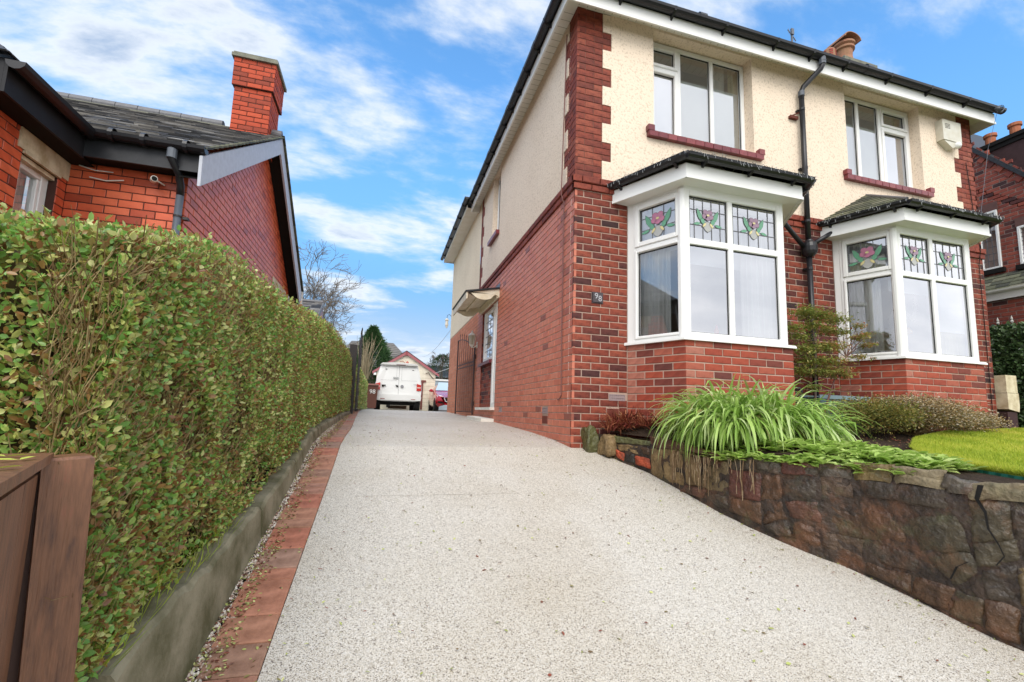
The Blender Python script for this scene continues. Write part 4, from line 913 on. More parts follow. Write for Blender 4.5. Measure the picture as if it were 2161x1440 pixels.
def airbrick(pl, a0, a1, z0, z1, m, grid=False):
    b_ = MB(); pl.box(b_, a0, a1, z0, z1, -.02, -.004); fr = .009
    for q in ((a0, a1, z0, z0+fr), (a0, a1, z1-fr, z1), (a0, a0+fr, z0+fr, z1-fr), (a1-fr, a1, z0+fr, z1-fr)): pl.box(b_, *q, -.004, .002)
    if grid:
        for i in range(7): x = a0+(a1-a0)*(i+1)/8; pl.box(b_, x-.004, x+.004, z0+fr, z1-fr, -.003, .001)
        pl.box(b_, a0+fr, a1-fr, (z0+z1)/2-.005, (z0+z1)/2+.005, -.003, .0015)
    else:
        for i in range(5): z = z0+(z1-z0)*(i+.8)/5.6; pl.box(b_, a0+fr, a1-fr, z, z+.006, -.003, .001)
    b_.build('air_brick', m, house)
vm = mat('airbrickpale', (.33, .25, .25), .7, nscale=40, namt=.4); vr = mat('airbrickred', (.22, .06, .04), .8)
airbrick(front, .448, .648, .39, .462, vm, True); airbrick(front, .422, .568, .227, .302, vr)
airbrick(side, .76, .95, .227, .302, vm, True); airbrick(side, .76, .95, .102, .198, vr); airbrick(side, 3.06, 3.24, .227, .302, vm, True)
pm = MB(); pm.tube([(-.012, .31, 5.0), (-.045, .31, 2.98), (-.045, .31, 2.86), (-.012, .31, 2.75), (-.012, .30, 1.2), (-.010, .285, .44), (-.010, .33, .40), (-.010, .39, .39)], .007, 6); pm.build('conduit', mat('conduit', (.20, .09, .075), .6), house)
# alarm box
ab = MB(); x0, x1, z0, z1 = 6.0, 6.40, 4.50, 4.90
ab.prism([(x0, -.008, z0+.07), (x1, -.008, z0+.07), (x1, -.008, z1), (x0, -.008, z1)], (0, -.10, 0)); ab.prism([(x0+.02, -.008, z0+.068), (x1-.02, -.008, z0+.068), (x0+.20, -.008, z0-.04)], (0, -.09, 0))
al = ab.build('alarm_box', mat('alarmbox', (.62, .60, .52), .4, nscale=12, namt=.35, ndark=(.7, .62, .45)), house)
ab = MB()
for i in range(4): ab.box(x0+.05, x0+.16, -.1095, -.107, z1-.07-i*.022, z1-.062-i*.022)
ab.build('alarm_slots', M['dark'], al); ab = MB(); ab.lathe((x1-.10, -.10, z0+.0), [(.0, -.03), (.04, -.02), (.055, .02), (.04, .06), (0, .07)], 12); ab.build('alarm_lamp', M['upvc'], al, smooth=True)
lp = MB()
for i in range(5):
    pts = [Vector((xr+.02-.07+.10*math.cos(t+.4*i)*(1-.1*i), -OV-.11-.01*i, 5.14+.05*math.sin(t+.5*i))) for t in [k*.5 for k in range(14)]]; lp.tube(pts, .003, 4)
lp.tube([(xr-.05, -OV-.10, 5.14), (6.97, -.12, 4.6), (6.84, -.03, 3.6), (6.825, -.012, 2.9)], .003, 4)
lp.build('cable_coil', M['greyplastic'], house)
wr_ = MB(); wr_.tube([(6.62, -.012, 4.35), (6.70, -.012, 3.4), (6.70, -.045, 2.9), (6.70, -.012, 2.7), (6.69, -.012, .4)], .005, 5); wr_.build('aerial_cable', M['dark'], house)

# ---- side door, canopy, lantern
y0, y1, z0, z1 = DOOR
dr = bpy.data.objects.new('doorway', None); COL.objects.link(dr); dr.parent = house
pl = Plane((.11, 0, 0), (0, 1, 0), (-1, 0, 0)); ym = 3.93
mb = MB(); sheet(side, 0, 0, 0, [], 0, mb)
for (p, q) in (((y0, z0), (y1, z0)), ((y1, z0), (y1, z1)), ((y1, z1), (y0, z1)), ((y0, z1), (y0, z0))): mb.quad(side.p(*p, .0), side.p(*q, .0), side.p(*q, -.16), side.p(*p, -.16))
mb.build('reveal', M['brickside'], dr)
pcs = brickwork(Plane((0.0, y1-.002, 0), (1, 0, 0), (0, -1, 0)), .13, 4, 29, H, par=0, d=.002); place_pieces(pcs, 'reveal_brick', M['brick98'], dr, 30, 'reveal_brickwork')
pcs = brickwork(Plane((.02, ym, 0), (0, 1, 0), (-1, 0, 0)), y1-ym, 4, 15, H, par=0); place_pieces(pcs, 'panel_brick', M['brick98'], dr, 40, 'panel_brickwork')
mb = MB(); mb.box(.028, .10, ym, y1, .30, 1.20); mb.build('panel_wall', M['mortar98'], dr)
fm = MB(); ring(fm, Plane((.015, 0, 0), (0, 1, 0), (-1, 0, 0)), y0, ym, z0, z1, .10, -.06, .02); ring(fm, Plane((.04, 0, 0), (0, 1, 0), (-1, 0, 0)), ym, y1-.08, 1.25, z1, .065, -.05, .02); fm.build('door_frame', M['upvc'], dr)
mb = MB(); Plane((.05, 0, 0), (0, 1, 0), (-1, 0, 0)).box(mb, y0+.10, ym-.10, z0+.1, z1-.1, -.03, 0); mb.build('door', M['upvc'], dr)
pl = Plane((.045, 0, 0), (0, 1, 0), (-1, 0, 0)); mb = MB(); pl.rect(mb, ym+.065, y1-.145, 1.315, z1-.065, -.01); mb.build('pane', M['glass'], dr)
mb = MB()
for i in range(1, 4): a = ym+.065+(y1-.21-ym)*i/4; pl.box(mb, a-.004, a+.004, 1.315, z1-.065, -.006, -.002)
for i in range(1, 6): z = 1.315+(z1-.065-1.315)*i/6; pl.box(mb, ym+.065, y1-.145, z-.004, z+.004, -.0065, -.0025)
mb.build('lead_came', M['lead'], dr); mb = MB(); pl.rect(mb, ym+.06, y1-.14, 1.3, z1-.06, -.05); mb.build('dark_room', mat('roomdark', (.08, .09, .08), .9), dr)
mb = MB(); mb.prism([(-.06, ym-.01, 1.16), (-.06, y1+.08, 1.16), (-.06, y1+.08, 1.22), (-.06, ym-.01, 1.225)], (.12, 0, 0.02)); mb.build('sill', M['maroon'], dr)
mb = MB(); mb.box(-.085, .04, y0-.02, y1+.05, .262, .312); mb.build('door_sill', M['whitepaint'], dr)
st = MB(); ring_ = [(-.24, y0-.02), (-.27, y0+.3), (-.24, y1+.1), (0, y1+.1), (0, y0-.02)]; st.prism([(x, y, zg(y)-.05) for x, y in ring_], (0, 0, .105)); st.build('step', M['whitepaint'], dr)
cn = bpy.data.objects.new('door_canopy', None); COL.objects.link(cn); cn.parent = house
cy0, cy1 = 3.50, 5.15; zo, zi = 2.36, 2.50
mb = MB(); mb.prism([(-.62, cy0-.03, zo+.02), (0, cy0-.03, zi+.0), (0, cy0-.03, zi+.03), (-.64, cy0-.03, zo+.05)], (0, cy1-cy0+.06, 0)); mb.build('canopy_felt', M['blackplastic'], cn)
def scallop(y, t):
    pts = [(-.60, zo+.018), (0, zi-.002)]; low = []
    for i in range(17):
        x = -.60*i/16; f = i/16; zz_ = zi-.17-.02*f+.06*math.exp(-((f-.13)/.09)**2)-.05*math.sin(f*math.pi)**2*(1 if f > .2 else .4)+.09*math.exp(-((f-1)/.2)**2); low.append((x, zz_))
    poly = [(p[0], y, p[1]) for p in pts]+[(p[0], y, p[1]) for p in low]; b_ = MB(); b_.prism(poly, (0, t, 0)); b_.build('scalloped_board', M['creampaint'], cn)
scallop(cy0, .022); scallop(cy1-.022, .022)
mb = MB()
for i in range(6): x0_ = -.59+i*.098; mb.prism([(x0_, cy0+.022, zo+.0+(x0_+.6)*.23), (x0_+.094, cy0+.022, zo+.0+(x0_+.694)*.23), (x0_+.094, cy0+.022, zo+.012+(x0_+.694)*.23), (x0_, cy0+.022, zo+.012+(x0_+.6)*.23)], (0, cy1-cy0-.044, 0))
mb.box(-.62, -.598, cy0-.01, cy1+.01, zo-.10, zo+.02); mb.box(-.05, -.008, cy0+.022, cy1-.022, zi-.17, zi-.03); mb.box(-.35, -.31, cy0+.022, cy1-.022, zo+.02, zo+.05)
mb.build('canopy_lining', M['creampaint'], cn)
mb = MB(); mb.prism([(-.008, cy0-.02, zi+.02), (-.008, cy1+.02, zi+.02), (-.002, cy1+.02, zi+.12), (-.002, cy0-.02, zi+.12)], (.004, 0, 0)); mb.build('flashing', M['lead'], cn)
ln = bpy.data.objects.new('wall_lantern', None); COL.objects.link(ln); ln.parent = house; lx, ly, lz = -.13, 5.42, 1.80
mb = MB(); mb.lathe((lx, ly, lz), [(.01, .22), (.02, .20), (.025, .17), (.085, .12), (.09, .105), (.065, .10)], 6); mb.lathe((lx, ly, lz), [(.05, -.12), (.06, -.10), (.03, -.14), (.01, -.17)][::-1], 6)
mb.tube([(lx, ly, lz-.15), (lx+.05, ly, lz-.16), (-.01, ly, lz-.10)], .012, 6); mb.box(-.02, -.008, ly-.035, ly+.035, lz-.17, lz-.03)
for i in range(6): t = i*math.pi/3; mb.tube([(lx+.078*math.cos(t), ly+.078*math.sin(t), lz+.10), (lx+.05*math.cos(t), ly+.05*math.sin(t), lz-.11)], .006, 5)
mb.build('lantern_frame', M['whitepaint'], ln); mb = MB(); mb.lathe((lx, ly, lz), [(.045, -.10), (.07, .10)], 6); mb.build('lantern_glass', mat('lglass', (.55, .50, .36), .2, .6, trans=.4), ln)
hl = thing('hanging_lantern', 'small white lantern hanging from a curled bracket at the far rear corner of the house', 'lantern'); mb = MB(); c = Vector((-.14, 10.0, 3.0))
mb.tube([(.0, 10.0, 3.24), (-.07, 10.0, 3.30), (-.13, 10.0, 3.26), (-.14, 10.0, 3.16)], .008, 5); mb.build('bracket', M['blackiron'], hl); mb = MB(); mb.lathe(c, [(.02, .17), (.05, .13), (.07, .10), (.04, .08), (.055, -.06), (.03, -.10), (.03, -.14), (.02, -.15)], 8); mb.build('lantern_body', M['whitepaint'], hl)
STONES=[
('buff', [(1.151, -0.075), (1.41, -0.068), (1.414, -0.341), (1.148, -0.337)]),
('buff', [(1.423, -0.088), (1.598, -0.095), (1.602, -0.323), (1.427, -0.325)]),
('buffd', [(1.612, -0.097), (1.9, -0.1), (1.883, -0.339), (1.613, -0.331)]),
('red', [(1.91, -0.161), (2.163, -0.157), (2.143, -0.343), (1.897, -0.349)]),
('dark', [(1.891, -0.07), (2.106, -0.052), (2.129, -0.133), (1.91, -0.155)]),
('grey', [(2.113, -0.048), (2.292, -0.065), (2.287, -0.137), (2.136, -0.134)]),
('red', [(2.299, -0.057), (2.504, -0.058), (2.496, -0.136), (2.294, -0.133)]),
('brown', [(2.173, -0.163), (2.291, -0.148), (2.299, -0.317), (2.157, -0.335)]),
('dark', [(2.301, -0.172), (2.514, -0.143), (2.513, -0.281), (2.307, -0.316)]),
('redb', [(2.306, -0.325), (2.519, -0.288), (2.526, -0.426), (2.338, -0.419)]),
('pit', [(2.519, -0.069), (2.708, -0.058), (2.708, -0.231), (2.545, -0.245)]),
('yel', [(2.717, -0.028), (2.921, -0.018), (2.907, -0.112), (2.727, -0.109)]),
('pale', [(2.924, -0.023), (3.165, -0.022), (3.138, -0.096), (2.925, -0.087)]),
('grey', [(3.168, -0.039), (3.276, -0.067), (3.243, -0.106), (3.148, -0.104)]),
('dark', [(2.734, -0.118), (3.173, -0.112), (3.18, -0.226), (2.747, -0.214)]),
('brown', [(2.554, -0.293), (2.964, -0.292), (2.963, -0.444), (2.618, -0.482)]),
('green', [(2.977, -0.308), (3.228, -0.229), (3.242, -0.418), (3.04, -0.466)]),
('dark', [(2.786, -0.493), (3.031, -0.484), (3.016, -0.595), (2.78, -0.59)]),
('green', [(3.046, -0.48), (3.248, -0.425), (3.281, -0.504), (3.182, -0.606)]),
('pit', [(2.531, -0.458), (2.76, -0.48), (2.744, -0.602), (2.533, -0.576)]),
('brown', [(2.168, -0.356), (2.298, -0.334), (2.327, -0.428), (2.163, -0.5)]),
('dark', [(2.163, -0.509), (2.332, -0.438), (2.349, -0.538), (2.262, -0.563)]),
('brown', [(2.348, -0.446), (2.52, -0.45), (2.519, -0.569), (2.359, -0.557)]),
('brown', [(2.757, -0.611), (2.984, -0.609), (2.97, -0.712), (2.754, -0.665)]),
('brown', [(2.995, -0.619), (3.174, -0.616), (3.131, -0.74), (2.977, -0.727)]),
('pale', [(3.265, -0.077), (3.464, -0.047), (3.459, -0.115), (3.268, -0.15)]),
('green', [(3.263, -0.158), (3.413, -0.133), (3.409, -0.314), (3.258, -0.368)]),
('dark', [(3.419, -0.132), (3.534, -0.113), (3.522, -0.288), (3.414, -0.312)]),
('green', [(3.261, -0.376), (3.428, -0.315), (3.421, -0.42), (3.279, -0.487)]),
('dark', [(3.434, -0.314), (3.537, -0.29), (3.528, -0.406), (3.425, -0.434)]),
('dark', [(3.285, -0.493), (3.411, -0.434), (3.408, -0.6), (3.291, -0.628)]),
('buffd', [(3.417, -0.44), (3.512, -0.414), (3.499, -0.592), (3.413, -0.613)]),
('green', [(3.18, -0.627), (3.284, -0.639), (3.275, -0.768), (3.137, -0.758)]),
('brown', [(3.291, -0.637), (3.411, -0.637), (3.399, -0.806), (3.281, -0.77)]),
('dark', [(3.416, -0.639), (3.514, -0.605), (3.499, -0.81), (3.404, -0.812)]),
('brown', [(1.904, -0.37), (2.154, -0.359), (2.149, -0.508), (1.894, -0.46)]),
('redb', [(1.424, -0.344), (1.667, -0.346), (1.646, -0.424), (1.363, -0.395)]),
('dark', [(1.685, -0.352), (1.89, -0.36), (1.88, -0.457), (1.665, -0.427)]),
('buff', [(0.976, -0.075), (1.138, -0.078), (1.135, -0.342), (0.974, -0.299)]),
('orange', [(0.789, -0.158), (0.954, -0.165), (0.96, -0.261), (0.789, -0.244)]),
('black', [(0.663, -0.146), (0.783, -0.154), (0.777, -0.232), (0.663, -0.225)]),
('orange', [(0.549, -0.122), (0.651, -0.147), (0.651, -0.217), (0.574, -0.186)]),
('buff', [(0.561, -0.059), (0.828, -0.063), (0.828, -0.136), (0.586, -0.129)]),
('moss', [(0.511, 0.014), (0.955, -0.009), (0.955, -0.049), (0.511, -0.044)]),
('redb', [(0.977, 0.037), (1.386, 0.003), (1.385, -0.053), (0.976, -0.061)]),
('redb', [(1.398, -0.004), (1.869, -0.042), (1.868, -0.078), (1.397, -0.052)]),
('brown', [(0.839, -0.072), (0.955, -0.076), (0.954, -0.143), (0.839, -0.14)]),
]


# ---------------------------------------------------------------- stone garden wall
def wp(s, z, d=0.):
    """point on the wall face at arc length s, height z, d towards the drive"""
    x = float(np.interp(s, FL, [p[0] for p in FP])); y = float(np.interp(s, FL, [p[1] for p in FP]))
    x2 = float(np.interp(s+.05, FL, [p[0] for p in FP])); y2 = float(np.interp(s+.05, FL, [p[1] for p in FP])); x1 = float(np.interp(s-.05, FL, [p[0] for p in FP])); y1 = float(np.interp(s-.05, FL, [p[1] for p in FP]))
    t = Vector((x2-x1, y2-y1, 0)).normalized(); n_ = Vector((t.y, -t.x, 0))
    if n_.x > 0: n_ = -n_
    return Vector((x, y, z))+n_*d
SC = {'buff': (.20, .145, .075), 'buffd': (.13, .10, .055), 'red': (.095, .035, .028), 'dark': (.05, .04, .032), 'grey': (.085, .075, .065), 'brown': (.075, .042, .024), 'redb': (.085, .04, .028),
      'pit': (.085, .058, .042), 'yel': (.15, .115, .05), 'pale': (.21, .185, .13), 'green': (.06, .052, .034), 'orange': (.36, .07, .03), 'black': (.02, .02, .02), 'moss': (.10, .11, .05)}
SM = {}
def wetstone(name, c, rough, rust, black=.65):
    m = mat(name, c, rough, .5, nscale=13, namt=.6, ndark=(.4, .36, .3), bump=1.0, bscale=30, bdist=.02); t = m.node_tree; n = t.nodes; l = t.links; b = n['Principled BSDF']
    src = b.inputs['Base Color'].links[0].from_socket; tcn = n.new('ShaderNodeTexCoord')
    def msk(scale, lo, hi, amt, loc):
        mp_ = n.new('ShaderNodeMapping'); mp_.inputs['Location'].default_value = loc; l.new(tcn.outputs['Object'], mp_.inputs[0]); q = n.new('ShaderNodeTexNoise'); q.inputs['Scale'].default_value = scale; q.inputs['Detail'].default_value = 9; q.inputs['Roughness'].default_value = .65; l.new(mp_.outputs[0], q.inputs[0])
        r = n.new('ShaderNodeMapRange'); l.new(q.outputs[0], r.inputs[0]); r.inputs[1].default_value = lo; r.inputs[2].default_value = hi; r.inputs[4].default_value = amt; return r.outputs[0]
    a = n.new('ShaderNodeMixRGB'); l.new(msk(4.5, .50, .64, rust, (3, 1, 0)), a.inputs[0]); l.new(src, a.inputs[1]); a.inputs[2].default_value = (.20, .075, .028, 1)
    g_ = n.new('ShaderNodeMixRGB'); l.new(msk(6, .56, .70, .5, (0, 7, 2)), g_.inputs[0]); l.new(a.outputs[0], g_.inputs[1]); g_.inputs[2].default_value = (.075, .08, .03, 1)
    k = n.new('ShaderNodeMixRGB'); k.blend_type = 'MULTIPLY'; l.new(msk(9, .46, .60, black, (5, 5, 5)), k.inputs[0]); l.new(g_.outputs[0], k.inputs[1]); k.inputs[2].default_value = (.22, .2, .19, 1)
    l.new(k.outputs[0], b.inputs['Base Color']); return m
for k_, c in SC.items():
    c = (c[0]*1.3, c[1]*1.18, c[2]*1.0)
    SM[k_] = wetstone('stone_'+k_, c, .42 if k_ not in ('orange', 'buff', 'pale') else .7, .35 if k_ in ('dark', 'brown', 'pit', 'redb', 'green', 'grey') else .08, .5)
gw = thing('garden_wall', 'low wet rubble stone garden wall curving beside the drive below the flower bed', 'wall')
def rough_stone(q, mname, out=.014, n=9):
    mc = (sum(p[0] for p in q)/4, sum(p[1] for p in q)/4); (TL, TR, BR, BL) = [(mc[0]+(p[0]-mc[0])*1.13, mc[1]+(p[1]-mc[1])*1.20) for p in q]; vs = []; seed = random.uniform(0, 99); c = Vector((0, 0, 0)); o = out+random.uniform(-.006, .010)
    for i in range(n+1):
        for j in range(n+1):
            u, v = i/n, j/n; s = (TL[0]*(1-u)+TR[0]*u)*(1-v)+(BL[0]*(1-u)+BR[0]*u)*v; z = (TL[1]*(1-u)+TR[1]*u)*(1-v)+(BL[1]*(1-u)+BR[1]*u)*v
            ed = min(u, 1-u, v, 1-v); edge_ = 0 if ed > .01 else 1
            s += .014*mnoise.noise(Vector((s*16, z*16, seed))); z += .014*mnoise.noise(Vector((s*16, z*16, seed+7)))
            d = -.012 if edge_ else o*(.75 if ed > .2 else .62)+.016*mnoise.noise(Vector((s*12, z*12, seed)))+.009*mnoise.noise(Vector((s*40, z*40, seed)))
            vs.append(wp(s, z, d))
    fs = [(i*(n+1)+j, (i+1)*(n+1)+j, (i+1)*(n+1)+j+1, i*(n+1)+j+1) for i in range(n) for j in range(n)]
    mb = MB(); mb.add(vs, fs, random.random()); return mb.build('brick' if mname in ('orange', 'black') else 'stone', SM[mname], gw, smooth=True)
for c_, q_ in STONES: rough_stone(q_, c_)
# mass behind the stones: dark mortar face, top and back
def wtop(s): return float(np.interp(s, [0, .25, .5, .95, 1.4, 1.8, 2.15, 2.5, 3.0, 3.3, 3.6, 4.3], [.05, .03, -.005, -.02, -.075, -.085, -.06, -.065, -.05, -.07, -.08, -.10]))
mb = MB(); n_s = 90; rows = []
for i in range(n_s+1):
    s = FL[-1]*i/n_s; zb_ = zg(wp(s, 0).y)-.08; zt_ = wtop(s)-.012; r_ = []
    for j in range(9):
        z = zb_+(zt_-zb_)*j/8; r_.append(wp(s, z, .002+.012*mnoise.noise(Vector((s*9, z*9, 3)))+.006*mnoise.noise(Vector((s*30, z*30, 1)))))
    r_ += [wp(s, zt_+.008, -.03), wp(s, zt_+.006+.01*mnoise.noise(Vector((s*8, 2, 2))), -.10), wp(s, zt_-.01, -.19), wp(s, zb_, -.19)]; rows.append(r_)
k_ = len(rows[0]); mb.add([p for r_ in rows for p in r_], [(i*k_+j, (i+1)*k_+j, (i+1)*k_+j+1, i*k_+j+1) for i in range(n_s) for j in range(k_-1)])
mb.build('mortar_face', wetstone('wallmortar', (.055, .034, .022), .55, .5, .8), gw, smooth=True)
# coping stones on the top, right half
for s0, s1, m_ in ((1.9, 2.12, 'dark'), (2.13, 2.30, 'grey'), (2.31, 2.52, 'dark'), (2.53, 2.71, 'grey'), (2.72, 2.92, 'yel'), (2.93, 3.165, 'pale'), (3.17, 3.30, 'grey'), (3.32, 3.62, 'pale'), (3.64, 3.95, 'buffd'), (3.96, 4.25, 'pale'), (1.45, 1.88, 'redb')):
    mb = MB(); vs = []; sd_ = random.random()*50
    for i in range(7):
        s = s0+(s1-s0)*i/6; e_ = .012 if i in (0, 6) else 0; zt_ = wtop(s)
        for d, z in ((.014, -.06), (.020, -.022), (.006, -.004), (-.06, .006), (-.14, .002), (-.17, -.04)):
            vs.append(wp(s, zt_+z-e_+.010*mnoise.noise(Vector((s*14, d*20, sd_))), d-e_))
    mb.add(vs, [(i*6+j, (i+1)*6+j, (i+1)*6+j+1, i*6+j+1) for i in range(6) for j in range(5)]+[tuple(range(6)), tuple(range(36, 42))[::-1]]); mb.build('coping_stone', SM[m_], gw, smooth=True)
# crack through the right end
mb = MB(); ck = [(3.318, -.068), (3.30, -.14), (3.325, -.2), (3.33, -.28), (3.36, -.35), (3.375, -.40), (3.345, -.45), (3.25, -.46), (3.20, -.5), (3.17, -.57)]
for (a, b), wd in zip(zip(ck, ck[1:]), (.022, .016, .010, .008, .006, .007, .008, .006, .010)):
    mb.add([wp(a[0]-wd/2, a[1], .030), wp(a[0]+wd/2, a[1], .030), wp(b[0]+wd*.4, b[1], .030), wp(b[0]-wd*.4, b[1], .030), wp(a[0], a[1], -.0), wp(b[0], b[1], -.0)], [(0, 1, 2, 3)])
mb.build('crack', M['dark'], gw)
def boulder(name, lab, c, r, m_, sd_):
    me = bpy.data.meshes.new(name); import bmesh; bm = bmesh.new(); bmesh.ops.create_icosphere(bm, subdivisions=4, radius=1)
    for v in bm.verts:
        p = v.co.copy(); k = 1+.28*mnoise.noise(p*1.3+Vector((sd_, 0, 0)))+.12*mnoise.noise(p*3.2+Vector((0, sd_, 0)))+.04*mnoise.noise(p*9)
        q = Vector((max(-.72, min(.72, p.x))*1.2, max(-.72, min(.72, p.y))*1.2, max(-.75, min(.75, p.z))*1.15)); v.co = Vector((q.x*r[0], q.y*r[1], q.z*r[2]))*k
    bm.to_mesh(me); bm.free(); me.materials.append(m_); me.polygons.foreach_set('use_smooth', [True]*len(me.polygons)); o = link(name, me); o.location = c; tag(o, lab, 'rock'); return o
boulder('rock', 'mossy upright rock against the brick corner of the house', (.19, -.07, -.04), (.075, .09, .16), SM['moss'], 3)
boulder('rock', 'tawny lumpy rock at the start of the stone garden wall', (.31, -.24, -.08), (.075, .11, .115), SM['buff'], 8)

# garden ground, lawn
mb = MB(); gx = [i/16 for i in range(17)]
yy = [-4.3+.2*i for i in range(24)]+[.6, 1.5, 3, 6, 12]
def gp(y, t):
    x0 = (wallx(y)+.12) if y < .1 else 6.8; x = x0+(15-x0)*t**1.6; return (x, y, gz(x, y))
for a, b in zip(yy, yy[1:]):
    if b > 7 or a >= .1: xs0 = 6.8
    for t0, t1 in zip(gx, gx[1:]): mb.quad(gp(a, t0), gp(a, t1), gp(b, t1), gp(b, t0))
g = mb.build('garden_bed', M['soil']); g['kind'] = 'structure'
LB = [(1.47, -4.2), (1.50, -3.2), (1.52, -2.85), (1.56, -2.6), (1.72, -2.30), (2.09, -1.96), (2.81, -1.52), (4.03, -1.03), (5.2, -.78), (6.2, -.55), (7.4, -.35), (9.0, .2)]
def lawn_x(y): return float(np.interp(y, [p[1] for p in LB], [p[0] for p in LB]))
mb = MB()
for i in range(40):
    ya, yb = -4.2+4.4*i/40, -4.2+4.4*(i+1)/40
    for j in range(10):
        q = []
        for y, t in ((ya, j/10), (ya, (j+1)/10), (yb, (j+1)/10), (yb, j/10)): x0 = lawn_x(y); x = x0+(13-x0)*t**1.7; q.append((x, y, gz(x, y)+.028))
        mb.quad(*q)
    x0a, x0b = lawn_x(ya), lawn_x(yb); mb.quad((x0a, ya, gz(x0a, ya)+.028), (x0b, yb, gz(x0b, yb)+.028), (x0b-.0, yb, gz(x0b, yb)-.04), (x0a, ya, gz(x0a, ya)-.04))
g = mb.build('lawn', M['lawnbase']); g['kind'] = 'structure'
n = 150000; y = -4.1+4.3*rng.random(n); x0 = np.array([lawn_x(a) for a in y]); x = x0+(11-x0)*rng.random(n)**2.2-.01
z = np.array([gz(a, b) for a, b in zip(x, y)])+.022; lean = rng.normal(0, .35, (n, 2))
ln_ = rng.uniform(.022, .05, n); P = np.stack([x, y, z], 1); D = np.stack([lean[:, 0], lean[:, 1], np.ones(n)], 1)
leafmesh('grass', M['grass'], P, D, rndvec(n), ln_, .0035*(1+.25*(x-1.4)), np.clip(.35+.5*np.array([mnoise.noise(Vector((a*1.6, b*1.6, 0))) for a, b in zip(x, y)])+rng.normal(.15, .16, n), 0, 1), thin=True, kind='stuff', label='short bright green lawn grass')
# green plastic lawn edging: corrugated strip
le = thing('lawn_edging', 'strip of green corrugated plastic edging round the front of the lawn', 'edging'); mb = MB(); pts = []
path = [Vector((lawn_x(y)-.02, y, gz(lawn_x(y), y))) for y in np.linspace(-4.1, -2.25, 60)]
L_ = 0
for i, p in enumerate(path): pts.append((p+Vector((-.008*abs(math.sin(i*1.57)), 0, 0))))
for a, b in zip(pts, pts[1:]): mb.quad(a-Vector((0, 0, .07)), b-Vector((0, 0, .07)), b+Vector((0, 0, .018)), a+Vector((0, 0, .018)))
mb.build('edging_strip', mat('greenplastic', (.012, .10, .07), .35, .5), le)

# ---------------------------------------------------------------- planting
def strap_clump(label, name, centres, nl, L0, L1, wd, m_, parentthing, floor, lim=300, spread=1., up=1.0, droop=(.16, .36)):
    """arching strap leaves; the ones that show largest are parts"""
    pcs = []
    for i in range(nl):
        cx, cy_, cz, cr = centres[random.randrange(len(centres))]; a = random.uniform(0, 6.283); r0 = cr*math.sqrt(random.random())
        p = Vector((cx+r0*math.cos(a), cy_+r0*math.sin(a), cz)); a2 = a+random.gauss(0, .7); L = random.uniform(L0, L1); out_ = random.uniform(.25, 1.0)*spread; w_ = wd*random.uniform(.6, 1.15)
        d = Vector((math.cos(a2)*out_, math.sin(a2)*out_, random.uniform(.9, 1.7)*up)).normalized(); seg = 9; st_ = L/seg; q = p.copy(); pts = [q.copy()]; dr_ = random.uniform(*droop); kink = random.randrange(3, 9) if random.random() < .3 else 99
        for k in range(seg):
            d = (d+Vector((0, 0, -dr_*(1+k*.12)))).normalized()
            if k == kink: d = (d+Vector((random.gauss(0, .5), random.gauss(0, .5), -.9))).normalized()
            q = q+d*st_
            fl = floor(q.x, q.y)
            if q.z < fl: q.z = fl+.004; d.z = max(d.z, -.1)
            pts.append(q.copy())
        s = d.cross(Vector((0, 0, 1))); s = s.normalized() if s.length > .01 else Vector((1, 0, 0)); s = (s+Vector((random.gauss(0, .35), random.gauss(0, .35), random.gauss(0, .25)))).normalized()
        vs = []
        for k, c in enumerate(pts):
            t = k/seg; ww = w_*(.75+.25*math.sin(t*3.1))*(1 if t < .7 else max(.04, (1-t)/.3))*.5; f_ = w_*.12
            vs += [c-s*ww+Vector((0, 0, f_)), c, c+s*ww+Vector((0, 0, f_))]
        fs = [(k*3+j, k*3+j+1, (k+1)*3+j+1, (k+1)*3+j) for k in range(seg) for j in range(2)]
        mid = pts[5]; r_ = random.random(); r_ = random.uniform(0, .07) if r_ < .05 else min(1, .12+.85*random.random()**.9)
        pcs.append((vs, fs, r_, mid, L*w_, (Vector(CAM)-mid).normalized()))
    place_pieces(pcs, name, m_, parentthing, lim, 'leaf_mass')
def dl_floor(x, y):
    wx_ = wallx(y)
    return zg(y) if x < wx_-.03 else gz(x, y)+.0
dl = thing('daylily_clump', 'big clump of arching pale green strap leaves spilling over the stone garden wall', 'plant')
strap_clump('', 'leaf', [(.90, -1.05, .05, .15), (1.0, -1.35, .10, .18), (1.15, -1.5, .10, .18), (1.35, -1.4, .04, .16), (1.6, -1.4, .0, .14), (.85, -1.45, .06, .14), (.80, -1.2, .05, .1), (1.0, -1.2, .12, .12)], 3000, .30, .66, .024, M['strap'], dl, dl_floor, 300, .85, 1.5)
rc = thing('red_leaved_plant', 'small tuft of dark red and brown spiky leaves at the brick corner of the house', 'plant')
strap_clump('', 'leaf', [(a, b, gz(a, b)+.01, r) for a, b, r in ((.42, -.16, .09), (.56, -.26, .11), (.70, -.40, .12), (.52, -.12, .09), (.78, -.55, .10), (.62, -.12, .06))], 900, .10, .27, .009, M['redheath'], rc, lambda x, y: gz(x, y), 200, 1.5, .9, (.02, .14))
